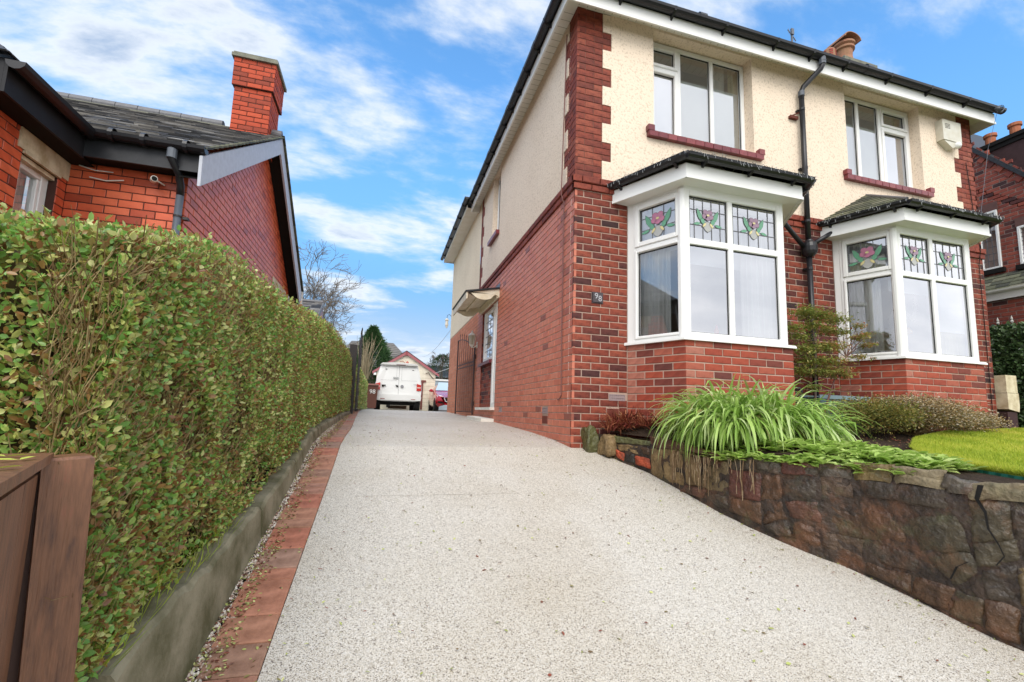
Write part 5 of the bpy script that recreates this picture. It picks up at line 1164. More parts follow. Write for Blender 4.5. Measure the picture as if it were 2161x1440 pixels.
def cluster_plant(label, cat, name, centre, size, n, L, m_, stems, stemr=.006, tmat='barebark', lump=6, thin=False, dens=.55, rb=.0, base=None):
    """shrub: stems from the base to leaf clumps"""
    t = thing(name, label, cat); base = Vector(base if base else (centre[0], centre[1], centre[2]-size[2])); cl = []
    for i in range(stems):
        v = rndvec(1)[0]*np.array(size)*random.uniform(.55, 1.0)
        if v[2] < -size[2]*.5: v[2] *= -.5
        cl.append(Vector(centre)+Vector(v))
    sm = MB()
    for c in cl:
        mid = base.lerp(c, .5)+Vector((random.gauss(0, size[0]*.1), random.gauss(0, size[1]*.1), random.uniform(0, size[2]*.15)))
        sm.tube([base+Vector((random.gauss(0, .02), random.gauss(0, .02), 0)), mid, c], [stemr, stemr*.7, stemr*.3], 5, random.random())
    sm.build('stem', M[tmat], t)
    idx = rng.integers(0, len(cl), n); C = np.array([tuple(c) for c in cl])[idx]
    off = rng.normal(0, 1, (n, 3))*np.array(size)*dens/math.sqrt(lump); P = C+off; D = off+rng.normal(0, .6, (n, 3))*np.array(size)*.2+np.array([0, 0, .02])
    U = rndvec(n)*.7+np.array([0, 0, .8]); leafmesh('foliage', M[m_], P, D, U, rng.uniform(L*.6, L*1.1, n), rng.uniform(L*.3, L*.5, n)*(.35 if thin else 1), np.clip(rng.random(n)*.9+rb, 0, 1), t, thin=thin, kind='stuff')
    return t
# maple-like shrub between the bays: tiers of leaf clusters on bare stems
ms = thing('slender_shrub', 'slender shrub with tiers of green and reddish leaf clusters between the two bay windows', 'shrub'); sm = MB()
tiers = [(2.72, 1.50, .14), (2.95, 1.47, .14), (3.18, 1.45, .12), (2.52, 1.30, .10), (2.80, 1.34, .12), (2.62, 1.20, .11), (3.05, 1.30, .11), (3.25, 1.30, .08), (2.62, 1.05, .13), (2.88, 1.10, .12), (3.10, 1.12, .13), (2.70, .92, .11), (2.90, .93, .12), (3.12, .95, .12), (2.60, .80, .12), (2.85, .80, .12), (3.08, .82, .14), (3.22, .80, .10), (3.52, 1.40, .07), (3.50, 1.26, .09), (3.62, 1.30, .06), (3.62, 1.17, .06), (3.50, 1.02, .07), (3.74, 1.20, .035), (3.74, 1.02, .03), (2.78, .62, .06)]
base = Vector((2.86, -.45, .16)); bL, bR = Vector((2.82, -.5, .75)), Vector((3.1, -.5, .72))
sm.tube([base, (2.83, -.47, .45), bL, (2.84, -.5, 1.1), (2.86, -.5, 1.42)], [.016, .014, .012, .009, .004], 7); sm.tube([base+Vector((.06, 0, 0)), (2.98, -.48, .42), bR, (3.3, -.5, 1.0), (3.5, -.5, 1.3)], [.014, .012, .009, .006, .003], 7, .8)
for x, z, r_ in tiers:
    src = min((bL, Vector((2.84, -.5, 1.1)), bR, Vector((3.3, -.5, 1.0)), Vector((2.83, -.47, .5))), key=lambda p: (p-Vector((x, -.5, z-.12))).length); sm.tube([src, src.lerp(Vector((x, -.5, z)), .5)+Vector((0, random.gauss(0, .03), .02)), (x, -.5+random.gauss(0, .08), z-.01)], [.006, .004, .002], 5, .5)
sm.build('stem', mat('pierisstem', [(.12, .09, .07), (.16, .06, .05)], .7), ms)
P = []; R_ = []
for x, z, r_ in tiers:
    k = int(430*(r_/.12)**2); o = rng.normal(0, 1, (k, 3))*np.array([r_*.62, r_*.6, r_*.24]); P.append(o+np.array([x, -.5, z])); R_.append(np.clip(rng.random(k)*.75+(.25 if x > 3.3 or (x > 2.9 and z < 1.2) else 0), 0, 1))
P = np.concatenate(P); R_ = np.concatenate(R_); n = len(P); D = rng.normal(0, 1, (n, 3))*np.array([1, 1, .35])+np.array([0, 0, -.25])
leafmesh('foliage', M['pieris'], P, D, rndvec(n)*.5+np.array([0, 0, 1]), rng.uniform(.026, .048, n), rng.uniform(.011, .018, n), R_, ms, thin=False, kind='stuff')
cluster_plant('low olive and russet shrub between the strap-leaved clump and the grey lavender', 'shrub', 'low_shrub', (2.60, -1.22, .28), (.46, .32, .17), 11000, .024, 'azalea', 50, .004, base=(2.6, -1.1, .1))
cluster_plant('sprawling grey lavender with dead flower heads in front of the right bay window', 'shrub', 'lavender_bush', (3.45, -1.10, .33), (.66, .34, .17), 26000, .026, 'lavender', 260, .0028, 'twig', thin=False, lump=7, rb=.1, base=(3.5, -1.0, .1))
cluster_plant('thin silvery lavender trailing towards the stone gatepost at the right', 'shrub', 'lavender_bush', (4.5, -.95, .28), (.5, .2, .12), 9000, .024, 'lavender', 130, .0028, 'twig', thin=False, lump=8, rb=.15, base=(4.4, -.95, .12))
# primulas along the top of the wall
pr = thing('primula_patch', 'patch of pale green primula leaves on the wall top left of the lawn', 'plant'); P = []; D = []; U = []
ros = [(random.uniform(0, 1), random.uniform(0, 1)**1.2) for _ in range(380)]; pcs = []
for a, b in ros:
    y = -2.68+1.3*a; x0 = wallx(y)+.0; x1 = min(lawn_x(y)+.02, x0+.95) if y < -1.9 else x0+1.0; x = x0+(x1-x0)*b
    for k in range(9):
        t = random.uniform(0, 6.283); L = random.uniform(.06, .11); w_ = L*.5; r0 = Vector((x, y, gz(x, y)+random.uniform(.0, .04)-.045*(b < .22))); dd = Vector((math.cos(t), math.sin(t), random.uniform(.1, .7))).normalized(); s = dd.cross(Vector((0, 0, 1))).normalized(); up_ = s.cross(dd)
        pts = [r0, r0+dd*L*.35-s*w_*.35+up_*.006, r0+dd*L*.75-s*w_*.5+up_*.002, r0+dd*L-up_*.012, r0+dd*L*.75+s*w_*.5+up_*.002, r0+dd*L*.35+s*w_*.35+up_*.006, r0+dd*L*.6-up_*.004]
        pcs.append((pts, [(0, 1, 6), (1, 2, 6), (2, 3, 6), (3, 4, 6), (4, 5, 6), (5, 0, 6)], random.random(), r0+dd*L*.5, L*w_, (Vector(CAM)-r0).normalized()))
place_pieces(pcs, 'leaf', M['primula'], pr, 240, 'leaf_mass')
n = 2600; y = -2.6+2.2*rng.random(n); x = np.array([wallx(a) for a in y])+.15+4.2*rng.random(n); z = np.array([gz(a, b) for a, b in zip(x, y)])+.006; th = rng.random(n)*6.28
leafmesh('mulch', M['fallen'], np.stack([x, y, z], 1), np.stack([np.cos(th), np.sin(th), rng.normal(0, .3, n)], 1), np.stack([rng.normal(0, .4, n), rng.normal(0, .4, n), np.ones(n)], 1), rng.uniform(.012, .035, n), rng.uniform(.006, .014, n), rng.random(n)*.6, kind='stuff')
# litter and dead leaves hanging over the wall
hb = thing('dead_leaf_tuft', 'brown dead strap leaves hanging down the face of the garden wall', 'dead leaves'); mb = MB()
for i in range(46):
    s = random.choice([random.uniform(1.3, 1.7), random.uniform(1.6, 2.15)]); L = random.uniform(.06, .30); d = .03; z = wtop(s)+.01; pts = [wp(s, z, -.03), wp(s+random.gauss(0, .01), z-.01, d)]
    for k in range(4): pts.append(wp(s+random.gauss(0, .006), z-.01-L*(k+1)/4, d+random.uniform(0, .012)))
    w_ = random.uniform(.002, .006)
    for a, b in zip(pts, pts[1:]): sdv = Vector((0, w_, 0)); mb.quad(a-sdv, a+sdv, b+sdv*.8, b-sdv*.8, random.random())
g = mb.build('dead_leaf', mat('deadleaf', [(.16, .09, .05), (.30, .20, .11), (.42, .32, .20)], .7, .2), hb); g['kind'] = 'stuff'
tr_ = thing('planter_trough', 'blue grey plastic trough against the wall below the slender shrub', 'planter'); mb = MB(); mb.prism([(3.0, -.42, .2), (3.66, -.42, .2), (3.70, -.42, .52), (2.96, -.42, .52)], (0, .24, 0)); mb.build('trough_body', mat('teal', (.05, .11, .13), .4, .5, nscale=6, namt=.4, ndark=(1.8, 1.8, 1.8)), tr_)
mb = MB(); mb.box(2.94, 3.72, -.44, -.42, .50, .545); mb.box(2.94, 3.72, -.18, -.16, .50, .545); mb.build('trough_rim', mat('tealrim', (.16, .24, .26), .4, .5), tr_)
tp = thing('garden_tap', 'old outdoor tap on a thin pipe beside the downpipe foot', 'tap'); mb = MB(); mb.tube([(3.02, -.04, .2), (3.02, -.04, .62)], .009, 6); mb.tube([(3.02, -.04, .62), (3.02, -.12, .62), (3.02, -.13, .58)], .012, 6); mb.box(2.99, 3.05, -.08, -.07, .64, .65); mb.build('tap_body', M['greyplastic'], tp)

# stone gatepost right of the second bay
gp_ = thing('stone_gatepost', 'weathered pale stone block on a brick pier at the right corner of the house', 'gatepost')
mb = MB(); a0_, a1_, b0_, b1_ = 6.84, 7.08, -.12, .10
mb.prism([(a0_, b0_, .74), (a1_, b0_, .74), (a1_, b0_, 1.0), (a0_, b0_, 1.0)], (0, .22, 0)); mb.prism([(a0_, b0_-.003, .50), (a1_-.01, b0_-.003, .46), (a1_+.01, b0_-.003, .55), (a1_+.01, b0_-.003, .735), (a0_, b0_-.003, .735)], (0, .22, 0)); mb.build('stone_block', M['stonelintel'], gp_)
mb = MB(); mb.box(a0_+.01, a1_-.02, b0_+.02, b1_-.02, .1, .46); mb.build('pier', M['brickneigh'], gp_)

# ---------------------------------------------------------------- bungalow on the left
HB = .0853
bung = thing('brick_bungalow', 'bright red brick bungalow with slate roof, white bargeboards and a brick chimney behind the hedge', 'house')
XG, YF, XW = -4.14, .90, -5.19
gab = Plane((XG, YF, 0), (0, 1, 0), (1, 0, 0)); fr = Plane((XW, YF, 0), (1, 0, 0), (0, -1, 0)); wg = Plane((XW, -.03, 0), (0, 1, 0), (1, 0, 0)); wf = Plane((-9.2, -.03, 0), (1, 0, 0), (0, -1, 0))
YA, ZA = 3.72, 4.80; sl = .64
def gz_(y): return 2.80+sl*(y-.68) if y < YA else 2.80+sl*(2*YA-.68-y)
GL = 2*(YA-YF)
WIN = (.33, .80, 1.2, 2.39)
pcs = brickwork(gab, GL, 6, 58, HB, par=1, j=.009, holes=[(4.1, 5.25, .5, 2.50)], clip=lambda a, z: z < gz_(a+YF)-.02, darkf=lambda r, a, z: .05+.95*r)
place_pieces(pcs, 'brick', M['brickred'], bung, 300, 'gable_brickwork')
pcs = brickwork(fr, XG-XW, 6, 34, HB, par=0, j=.009); place_pieces(pcs, 'front_brick', M['brickred'], bung, 170, 'front_brickwork')
pcs = brickwork(wg, YF+.03, 6, 34, HB, par=0, j=.009, holes=[(WIN[0], WIN[1], WIN[2], 2.66)]); place_pieces(pcs, 'wing_brick', M['brickred'], bung, 150, 'wing_brickwork')
pcs = brickwork(wf, 4.01, 6, 34, HB, par=0, j=.009); place_pieces(pcs, 'wing_brick', M['brickred'], bung, 0, 'wing_front_brickwork')
mb = MB(); mb.box(XW-.12, XW-.004, YF+.004, YF+.1, 0, 2.75); sheet(wg, YF+.03, 0, 2.9, [WIN], -.005, mb, .12, mb); fr.rect(mb, 0, XG-XW, 0, 2.9, -.005); wf.rect(mb, 0, 4.01, 0, 2.9, -.005)
mb.add([gab.p(a, z, -.005) for a, z in ((0, 0), (GL, 0), (GL, 2.85), (GL/2, ZA-.05), (0, 2.85))], [(0, 1, 2, 3, 4)]); mb.build('wall', M['mortarred'], bung)
# window in the wing, cream stone lintel
lw = bpy.data.objects.new('window', None); COL.objects.link(lw); lw.parent = bung
pl = Plane((XW-.09, -.03, 0), (0, 1, 0), (1, 0, 0)); fm = MB(); ring(fm, pl, WIN[0], WIN[1], WIN[2], WIN[3], .09, -.05, .02); ring(fm, pl, WIN[0]+.09, WIN[1]-.09, WIN[2]+.09, WIN[3]-.05, .035, -.05, .01); fm.build('frame', M['upvc'], lw)
mb = MB(); pl.rect(mb, WIN[0]+.1, WIN[1]-.1, WIN[2]+.1, WIN[3]-.1, -.02); mb.build('pane', M['glassup'], lw); curtain(lw, pl, WIN[0]+.12, WIN[1]-.1, WIN[2], WIN[3], -.10, 'curtain', 5)
mb = MB(); mb.box(XW-.10, XW+.012, -.03+WIN[0]-.07, -.03+WIN[1]+.13, WIN[3]+.03, 2.68); mb.box(XW-.10, XW+.022, -.03+WIN[0]-.0, -.03+WIN[1]+.01, WIN[3]+.0, WIN[3]+.035); mb.box(XW-.09, XW-.02, -.03+WIN[0]+.01, -.03+WIN[1]-.01, WIN[3]-.04, WIN[3]); mb.build('stone_lintel', M['stonelintel'], lw)
# eaves boards and gutters
EZ = 2.60; YE = .68; XE = -4.97; bb = mat('blackboard', (.012, .012, .014), .6, .3, nscale=8, namt=.4, ndark=(2.2, 2.2, 2.3))
gb = mat('greyboard', (.04, .042, .048), .5, .35, nscale=4, namt=.6, ndark=(.3, .3, .32))
mb = MB(); mb.box(XE, -3.93, YE, YE+.025, EZ+.02, EZ+.27); mb.build('fascia', gb, bung); mb = MB(); mb.box(XE-.025, XE, -.32, YE+.02, EZ-.0, EZ+.28); mb.box(-9.2, XE-.026, -.32, -.295, EZ-.0, EZ+.28); mb.build('fascia', bb, bung)
mb = MB(); mb.quad((XE-.3, YE, EZ+.02), (-3.95, YE, EZ+.02), (-3.95, YF+.02, EZ+.05), (XE-.3, YF+.02, EZ+.05)); mb.quad((XW-.02, -.32, EZ+.003), (XE, -.32, EZ+.003), (XE, YF, EZ+.003), (XW-.02, YF, EZ+.003)); mb.quad((-9.2, -.32, EZ+.003), (XE, -.32, EZ+.0025), (XE, 0, EZ+.0025), (-9.2, 0, EZ+.003)); mb.build('soffit', M['dark'], bung)
mb = MB(); gutter([(XE-.05, YE-.065, 2.86), (-3.90, YE-.065, 2.86)], .062, mb); gutter([(XE+.066, -.36, 2.85), (XE+.066, YE-.01, 2.851)], .068, mb)
mb.build('gutter', M['blackplastic'], bung)
for x in (-4.72, -4.45, -4.08): mb = MB(); mb.tube([(x-.02, YE-.065, 2.85), (x+.02, YE-.065, 2.85)], .066, 12, cap=False); mb.build('gutter_union', M['blackplastic'], bung)
mb = MB(); mb.tube([(-4.20, YE-.065, 2.83), (-4.20, YE-.065, 2.70), (-4.17, .74, 2.60), (-4.17, .82, 2.50), (-4.17, .83, 2.40)], .036, 12); mb.build('swan_neck', M['blackplastic'], bung, smooth=True)
mb = MB(); mb.tube([(-4.20, YE-.065, 2.80), (-4.20, YE-.065, 2.70)], .045, 12); mb.build('pipe_socket', M['greyplastic'], bung)
mb = MB(); mb.tube([(-4.17, .83, 2.44), (-4.17, .83, .3)], .036, 12); mb.build('downpipe', M['greyplastic'], bung, smooth=True)
mb = MB(); mb.lathe((-4.17, .83, 0), [(.04, 2.16), (.04, 2.18)], 12); mb.box(-4.13, -4.08, .84, .89, 2.15, 2.18); mb.build('pipe_clip', M['blackiron'], bung)
# roof planes
XR = -3.92
def roofz(y): return 2.86+sl*(y-.60)
A, B = Vector((-7.5, .60, 2.86)), Vector((XR, .60, 2.86)); ZR = roofz(YA); C_, D_ = Vector((XR, YA, ZR)), Vector((-7.5, YA, ZR))
place_pieces(slates(A, B, C_, D_, .17, .25, .013, .02, .012), 'slate', M['slate'], bung, 300, 'main_slates')
mb = MB(); mb.add([A, B, C_, D_, (XR, 2*YA-.6, 2.86), (-7.5, 2*YA-.6, 2.86)], [(0, 1, 2, 3), (3, 2, 4, 5)]); 
wz = 2.9; wr = Vector((-7.2, 2.2, 4.9))
mb.add([(XE+.03, -.36, 2.88), (XE+.03, .9, 2.88), (-7.2, 3.0, 4.75), (-7.2, 1.6, 4.75), (-9.4, -.36, 2.88)], [(0, 1, 2, 3), (0, 3, 4)]); mb.build('roof_deck', M['dark'], bung)
pcs = slates((XE+.02, -.38, 2.90), (XE+.02, .95, 2.90), (-7.2, 3.0, 4.78), (-7.2, 1.7, 4.78), .17, .25)+slates((-9.4, -.38, 2.90), (XE+.02, -.38, 2.90), (-7.2, 1.7, 4.78), (-7.25, 1.7, 4.78), .17, .25)
place_pieces(pcs, 'wing_slate', M['slate'], bung, 40, 'wing_slates')
for i in range(12):
    x1 = XR-.01-i*.30
    if -4.75 < x1-.15 < -4.10: continue
    mb = MB(); mb.tube([(x1, YA, ZR+.005+random.uniform(0, .004)), (x1-.292, YA, ZR+.005)], .085, 12); mb.build('ridge_tile', M['ridgetile'], bung)
mb = MB()
for i in range(12): mb.box(-7.5, XR-.6, YA-.10, YA-.02, ZR-.055, ZR-.035) if i == 0 else None
mb.build('ridge_mortar', M['capstone'], bung)
# bargeboards and verge
for sgn in (0, 1):
    f_ = (lambda y: y) if not sgn else (lambda y: 2*YA-y)
    pts = [(.60, 2.60), (.60, 2.80), (YA, ZR-.045), (YA, ZR-.31)]; mb = MB(); mb.prism([(XR-.03, f_(y), z-.02) for y, z in ((.62, 2.47), (.60, 2.79), (YA, ZR-.02), (YA, ZR-.30))], (.03, 0, 0)); mb.build('bargeboard', mat('bargewhite', (.52, .54, .60), .45, .4, nscale=14, namt=.25), bung)
    mb = MB(); mb.quad((XG, f_(.68), 2.55), (XR-.03, f_(.68), 2.55), (XR-.03, f_(YA), ZR-.28), (XG, f_(YA), ZR-.28)); mb.build('verge_soffit', M['dark'], bung)
    mb = MB()
    for i in range(22):
        t0 = i/22; y = .60+(YA-.60)*t0; z = roofz(y); y1_ = .60+(YA-.60)*(i+1.15)/22
        mb.add([(XR-.05, f_(y), z-.012), (XR+.03, f_(y), z-.012), (XR+.03, f_(y1_), roofz(y1_)-.026), (XR-.05, f_(y1_), roofz(y1_)-.026), (XR-.05, f_(y), z+.012), (XR+.035, f_(y), z+.012), (XR+.035, f_(y1_), roofz(y1_)), (XR-.05, f_(y1_), roofz(y1_))], [(4, 5, 6, 7), (0, 1, 5, 4), (1, 2, 6, 5), (0, 3, 2, 1)], random.random())
    mb.build('verge_slates', M['mossslate'], bung)
mb = MB(); mb.box(XR-.04, XR+.02, 6.80, 6.87, 2.55, 2.86); mb.build('verge_end', M['whitepaint'], bung)
# gable window head
gw_ = bpy.data.objects.new('window', None); COL.objects.link(gw_); gw_.parent = bung
mb = MB(); mb.box(XG-.03, XG+.012, 4.95, 6.18, 2.50, 2.68); mb.build('stone_lintel', M['stonelintel'], gw_); mb = MB(); mb.box(XG-.12, XG-.08, 5.0, 6.15, .5, 2.5); mb.build('pane', M['glass'], gw_)
# chimney
cx0, cx1, cy0_, cy1_ = -4.64, -4.085, 3.42, 4.02
for z0_, z1_, g_ in ((4.45, 5.44, 0.), (5.44, 5.93, .035)):
    nk = round((z1_-z0_)/.082); pcs = []
    for pl, L in ((Plane((cx0-g_, cy0_-g_, z0_), (1, 0, 0), (0, -1, 0)), cx1-cx0+2*g_), (Plane((cx1+g_, cy0_-g_, z0_), (0, 1, 0), (1, 0, 0)), cy1_-cy0_+2*g_)): pcs += brickwork(pl, L, 0, nk, (z1_-z0_)/nk, bl=.225, par=int(pl.u.y > .5), j=.010, jit=.004)
    place_pieces(pcs, 'chimney_brick', M['brickchim'], bung, 150, 'chimney_brickwork')
    mb = MB(); mb.box(cx0-g_+.006, cx1+g_-.006, cy0_-g_+.006, cy1_+g_-.006, z0_, z1_); mb.build('chimney', M['mortarred'], bung)
mb = MB(); mb.box(cx0-.07, cx1+.07, cy0_-.07, cy1_+.07, 5.93, 5.985); mb.box(cx0-.05, cx1+.05, cy0_-.05, cy1_+.05, 5.985, 6.02); mb.build('chimney_cap', M['capstone'], bung)
mb = MB(); mb.prism([(cx0-.04, cy0_-.04, 4.575), (cx1+.03, cy0_-.04, 4.575), (cx1+.03, cy0_-.04, 4.625), (cx0-.04, cy0_-.04, 4.625)], (0, .035, 0)); mb.build('lead_flashing', mat('flash', (.45, .46, .48), .5, .5, nscale=20, namt=.4), bung)
# camera under the eaves
cc = thing('security_camera', 'small white security camera under the black eaves of the red brick bungalow', 'camera'); mb = MB(); c = Vector((-4.40, .78, 2.52))
ax = Vector((.45, -.85, -.15)).normalized(); mb.tube([c-ax*.05, c+ax*.05], .03, 14); mb.build('housing', M['whitepaint'], cc, smooth=False); mb = MB(); mb.tube([c+ax*.049, c+ax*.054], .024, 14); mb.build('lens', M['dark'], cc); mb = MB(); mb.tube([c, c+Vector((.03, .05, .0)), (c.x+.05, .895, c.z)], .009, 6); mb.build('mount', M['whitepaint'], cc)
wr2 = MB(); wr2.tube([(-5.1, .88, 2.60), (-4.95, .86, 2.56), (-4.80, .87, 2.57)], .006, 5); wr2.tube([(-5.0, .88, 2.49), (-4.85, .87, 2.47), (-4.70, .87, 2.50)], .007, 5); wr2.build('eaves_cable', M['whitepaint'], bung)
fl_ = MB(); fl_.tube([(XG, 6.2, 3.0), (XG+.06, 6.25, 2.98)], .01, 5); fl_.box(XG+.03, XG+.12, 6.2, 6.34, 2.96, 3.08); fl_.build('floodlight', M['greyplastic'], bung)
# small slate outhouse roof beyond
oh = thing('outhouse', 'low outhouse with a striped slate roof past the end of the red bungalow', 'outhouse')
place_pieces(slates((-4.9, 8.6, 2.62), (-3.80, 8.6, 2.62), (-3.80, 9.5, 3.22), (-4.9, 9.5, 3.22), .10, .25), 'slate', M['slate'], oh, 60, 'slates')
mb = MB(); mb.add([(-4.9, 8.62, 0), (-3.82, 8.62, 0), (-3.82, 8.62, 2.6), (-4.9, 8.62, 2.6), (-3.82, 10.4, 0), (-3.82, 10.4, 2.6), (-3.82, 9.5, 3.2)], [(0, 1, 2, 3), (1, 4, 5, 6, 2)]); mb.build('wall', M['brickred'], oh)
mb = MB(); mb.prism([(-3.80, 8.55, 2.50), (-3.80, 8.55, 2.60), (-3.80, 9.5, 3.23), (-3.80, 9.5, 3.13)], (.025, 0, 0)); mb.tube([(-4.9, 9.5, 3.22), (-3.79, 9.5, 3.22)], .06, 8); mb.build('verge', M['ridgetile'], oh)

# ---------------------------------------------------------------- hedges
def hedge(name, label, xf, xb, y0, y1, ztop, zbot, n, L, m_, facing=1, twigs=300, core=True, near=False, end=True, rb=0., backleaf=True, group=None):
    """clipped hedge: the visible face at x = xf (towards +x if facing 1), body back to xb"""
    t = thing(name, label, 'hedge', group)
    # shell of leaves: face, top and the near end; density falls with distance because the leaves get larger
    kf, kt, ke = int(n*.72), int(n*.18), int(n*.10)
    y = y0+(y1-y0)*rng.random(kf)**(1.45 if near else 1.0); zt = np.array([ztop(a) for a in y]); zb_ = np.array([zbot(a) for a in y]); u = rng.random(kf); z = zb_+(zt-zb_)*u
    wob = np.array([mnoise.noise(Vector((a*1.5, b*2.2, 1.3))) for a, b in zip(y, z)])*.03+np.array([mnoise.noise(Vector((a*5, b*6, 4))) for a, b in zip(y, z)])*.03
    rd = np.maximum(0, (z-(zt-.16))/.16)**2*.10
    dep = rng.exponential(.045, kf); x = xf+facing*(wob-rd)-facing*dep*1.0
    if near:
        hol = np.array([mnoise.noise(Vector((a*2.6, b*3.4, 11))) for a, b in zip(y, z)]); keep = ~((hol > .10) & (rng.random(kf) < np.clip((1.2-y)/3.2, 0, .86)))
        x, y, z = x[keep], y[keep], z[keep]; kf = len(x)
    P = np.stack([x, y, z+rng.normal(0, .008, kf)], 1); nr = np.stack([np.full(kf, facing*1.0), np.zeros(kf), np.full(kf, .35)], 1)
    y2 = y0+(y1-y0)*rng.random(kt)**(1.7 if near else 1.0); x2 = xf-facing*(.02+(abs(xb-xf)-.02)*rng.random(kt)); z2 = np.array([ztop(a) for a in y2])-rng.exponential(.03, kt)+.012*rng.normal(size=kt)
    P2 = np.stack([x2, y2, z2], 1); nr2 = np.tile([0, 0, 1.], (kt, 1))
    x3 = xf-facing*abs(xb-xf)*rng.random(ke); z3 = zbot(y0)+(ztop(y0)-zbot(y0))*rng.random(ke); y3 = y0+rng.exponential(.05, ke)
    P3 = np.stack([x3, y3, z3], 1); nr3 = np.tile([0, -1., .3], (ke, 1))
    P = np.concatenate([P, P2, P3]); nr = np.concatenate([nr, nr2, nr3]); N_ = len(P)
    D = rndvec(N_)*.9+nr*.45+np.array([0, 0, .25]); U = nr*.9+rndvec(N_)*.75
    dist = np.linalg.norm(P-CAM, axis=1); sz = L*np.clip((dist/3.0)**.25, .98, 1.35); ln_ = sz*rng.uniform(.55, 1.15, N_)
    # brown twiggy patches
    r_ = rng.random(N_); pt = np.array([mnoise.noise(Vector((p[1]*.9, p[2]*1.4, 8))) for p in P]); r_ = np.clip(r_*.95+rb-.16*(pt > .12)*rng.random(N_)+.0, 0, 1)
    if near:
        sc = 1/(dist**2); order = np.argsort(-sc*(rng.random(N_)+.3)); big = order[:300]; rest = order[300:]
        D_ = D/np.linalg.norm(D, axis=1)[:, None]
        for i in big:
            q = Vector(P[i]); dd = Vector(D_[i]); s = dd.cross(Vector(U[i])).normalized(); up_ = s.cross(dd); l_ = float(ln_[i])*1.25; w_ = l_*.62; mb = MB()
            pts = [q, q+dd*l_*.3-s*w_*.42+up_*.1*w_, q+dd*l_*.68-s*w_*.42+up_*.1*w_, q+dd*l_-up_*.1*w_, q+dd*l_*.68+s*w_*.42+up_*.1*w_, q+dd*l_*.3+s*w_*.42+up_*.1*w_, q+dd*l_*.5-up_*.05*w_]
            mb.add([p-q for p in pts], [(0, 1, 6), (1, 2, 6), (2, 3, 6), (3, 4, 6), (4, 5, 6), (5, 0, 6)], .45+.45*random.random()); o = mb.build('leaf', m_, t, smooth=True); o.location = q
        P, D, U, ln_, r_ = P[rest], D[rest], U[rest], ln_[rest], r_[rest]
    leafmesh('foliage', m_, P, D, U, ln_, ln_*rng.uniform(.45, .62, len(ln_)), r_, t, kind='stuff')
    tm = MB()
    for i in range(twigs):
        y_ = y0+(y1-y0)*random.random()**(2.2 if near else 1); zz0 = zbot(y_); zz1 = ztop(y_); z_ = zz0+(zz1-zz0)*random.random(); x_ = xf-facing*random.uniform(.02, .16)
        d = Vector((facing*random.uniform(.0, .5), random.gauss(0, .45), random.uniform(.1, 1))).normalized(); L_ = random.uniform(.04, .15); p = Vector((x_, y_, z_)); q = p+d*L_*.5+Vector((0, random.gauss(0, .01), 0)); r1 = p+d*L_+Vector((0, random.gauss(0, .03), .02)); w_ = random.uniform(.0008, .0022)
        if (r1.x-xf)*facing > .03: r1.x = xf+facing*.03
        if r1.z > zz1+.02: continue
        tm.tube([p, q, r1], [w_, w_*.8, w_*.45], 4, random.random(), cap=False)
    if near:
        for i in range(52):   # main stems seen through the gappy near end
            y_ = y0+.1+random.random()**1.2*3.2; p = Vector((xf-facing*random.uniform(.10, .55), y_, zbot(y_))); L_ = (ztop(y_)-zbot(y_))*random.uniform(.6, .93); d = Vector((random.gauss(0, .12), random.gauss(0, .32), 1)); w_ = random.uniform(.005, .012)
            pts = [p]; 
            for k in range(5): d2 = d+Vector((random.gauss(0, .15), random.gauss(0, .22), 0)); pts.append(pts[-1]+d2.normalized()*L_/5)
            for q in pts: q.x = min(q.x, xf-random.uniform(.04, .09))
            tm.tube(pts, [w_, w_*.9, w_*.8, w_*.65, w_*.5, w_*.3], 6, random.random(), cap=False)
            for k in range(2, 6):
                for _ in range(2): a = pts[k-1]; b = a+Vector((facing*random.uniform(0, .14), random.gauss(0, .14), random.uniform(.04, .2))); b.x = min(b.x, xf-.0); tm.tube([a, a.lerp(b, .5)+Vector((0, random.gauss(0, .01), 0)), b], [.0035, .0028, .0015], 5, random.random(), cap=False)
    b_ = tm.build('branches', M['twig'], t)
    if b_: b_['kind'] = 'stuff'
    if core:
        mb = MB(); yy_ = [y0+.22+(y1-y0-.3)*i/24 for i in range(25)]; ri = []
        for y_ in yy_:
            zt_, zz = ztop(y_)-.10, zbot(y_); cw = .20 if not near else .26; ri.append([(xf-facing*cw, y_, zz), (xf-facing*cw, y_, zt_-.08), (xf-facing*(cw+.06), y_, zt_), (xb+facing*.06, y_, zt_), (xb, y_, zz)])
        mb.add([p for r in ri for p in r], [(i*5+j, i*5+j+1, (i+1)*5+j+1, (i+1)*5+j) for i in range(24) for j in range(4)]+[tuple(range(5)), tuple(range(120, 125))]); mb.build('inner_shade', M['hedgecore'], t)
    return t
HT = ([-3.75, -3.49, -3.31, -2.94, -2.59, -2.13, -1.6, -1.2, .08, 2.0, 3.6, 5.4], [.56, .58, .64, .76, .87, .93, .955, .975, 1.12, 1.30, 1.32, 1.30])
def ht(y): return float(np.interp(y, *HT))
hedge('privet_hedge', 'long clipped privet hedge with green and bronze leaves beside the pale gravel drive', -2.62, -4.1, -3.27, 5.5, ht, lambda y: zg(y)+kh(y)+.02, 215000, .0255, M['privet'], 1, 9500, near=True)
hedge('privet_hedge', 'short yellow green hedge beyond the black gate, beside the brown bin', -2.52, -3.3, 6.6, 13.2, lambda y: 1.22, lambda y: .2, 16000, .034, M['privet'], 1, 0, rb=.12)
mb = MB(); mb.box(-3.6, -2.6, -3.7, 6, -.9, -.55); g = mb.build('hedge_bed', M['soil']); g['kind'] = 'structure'
mb = MB()
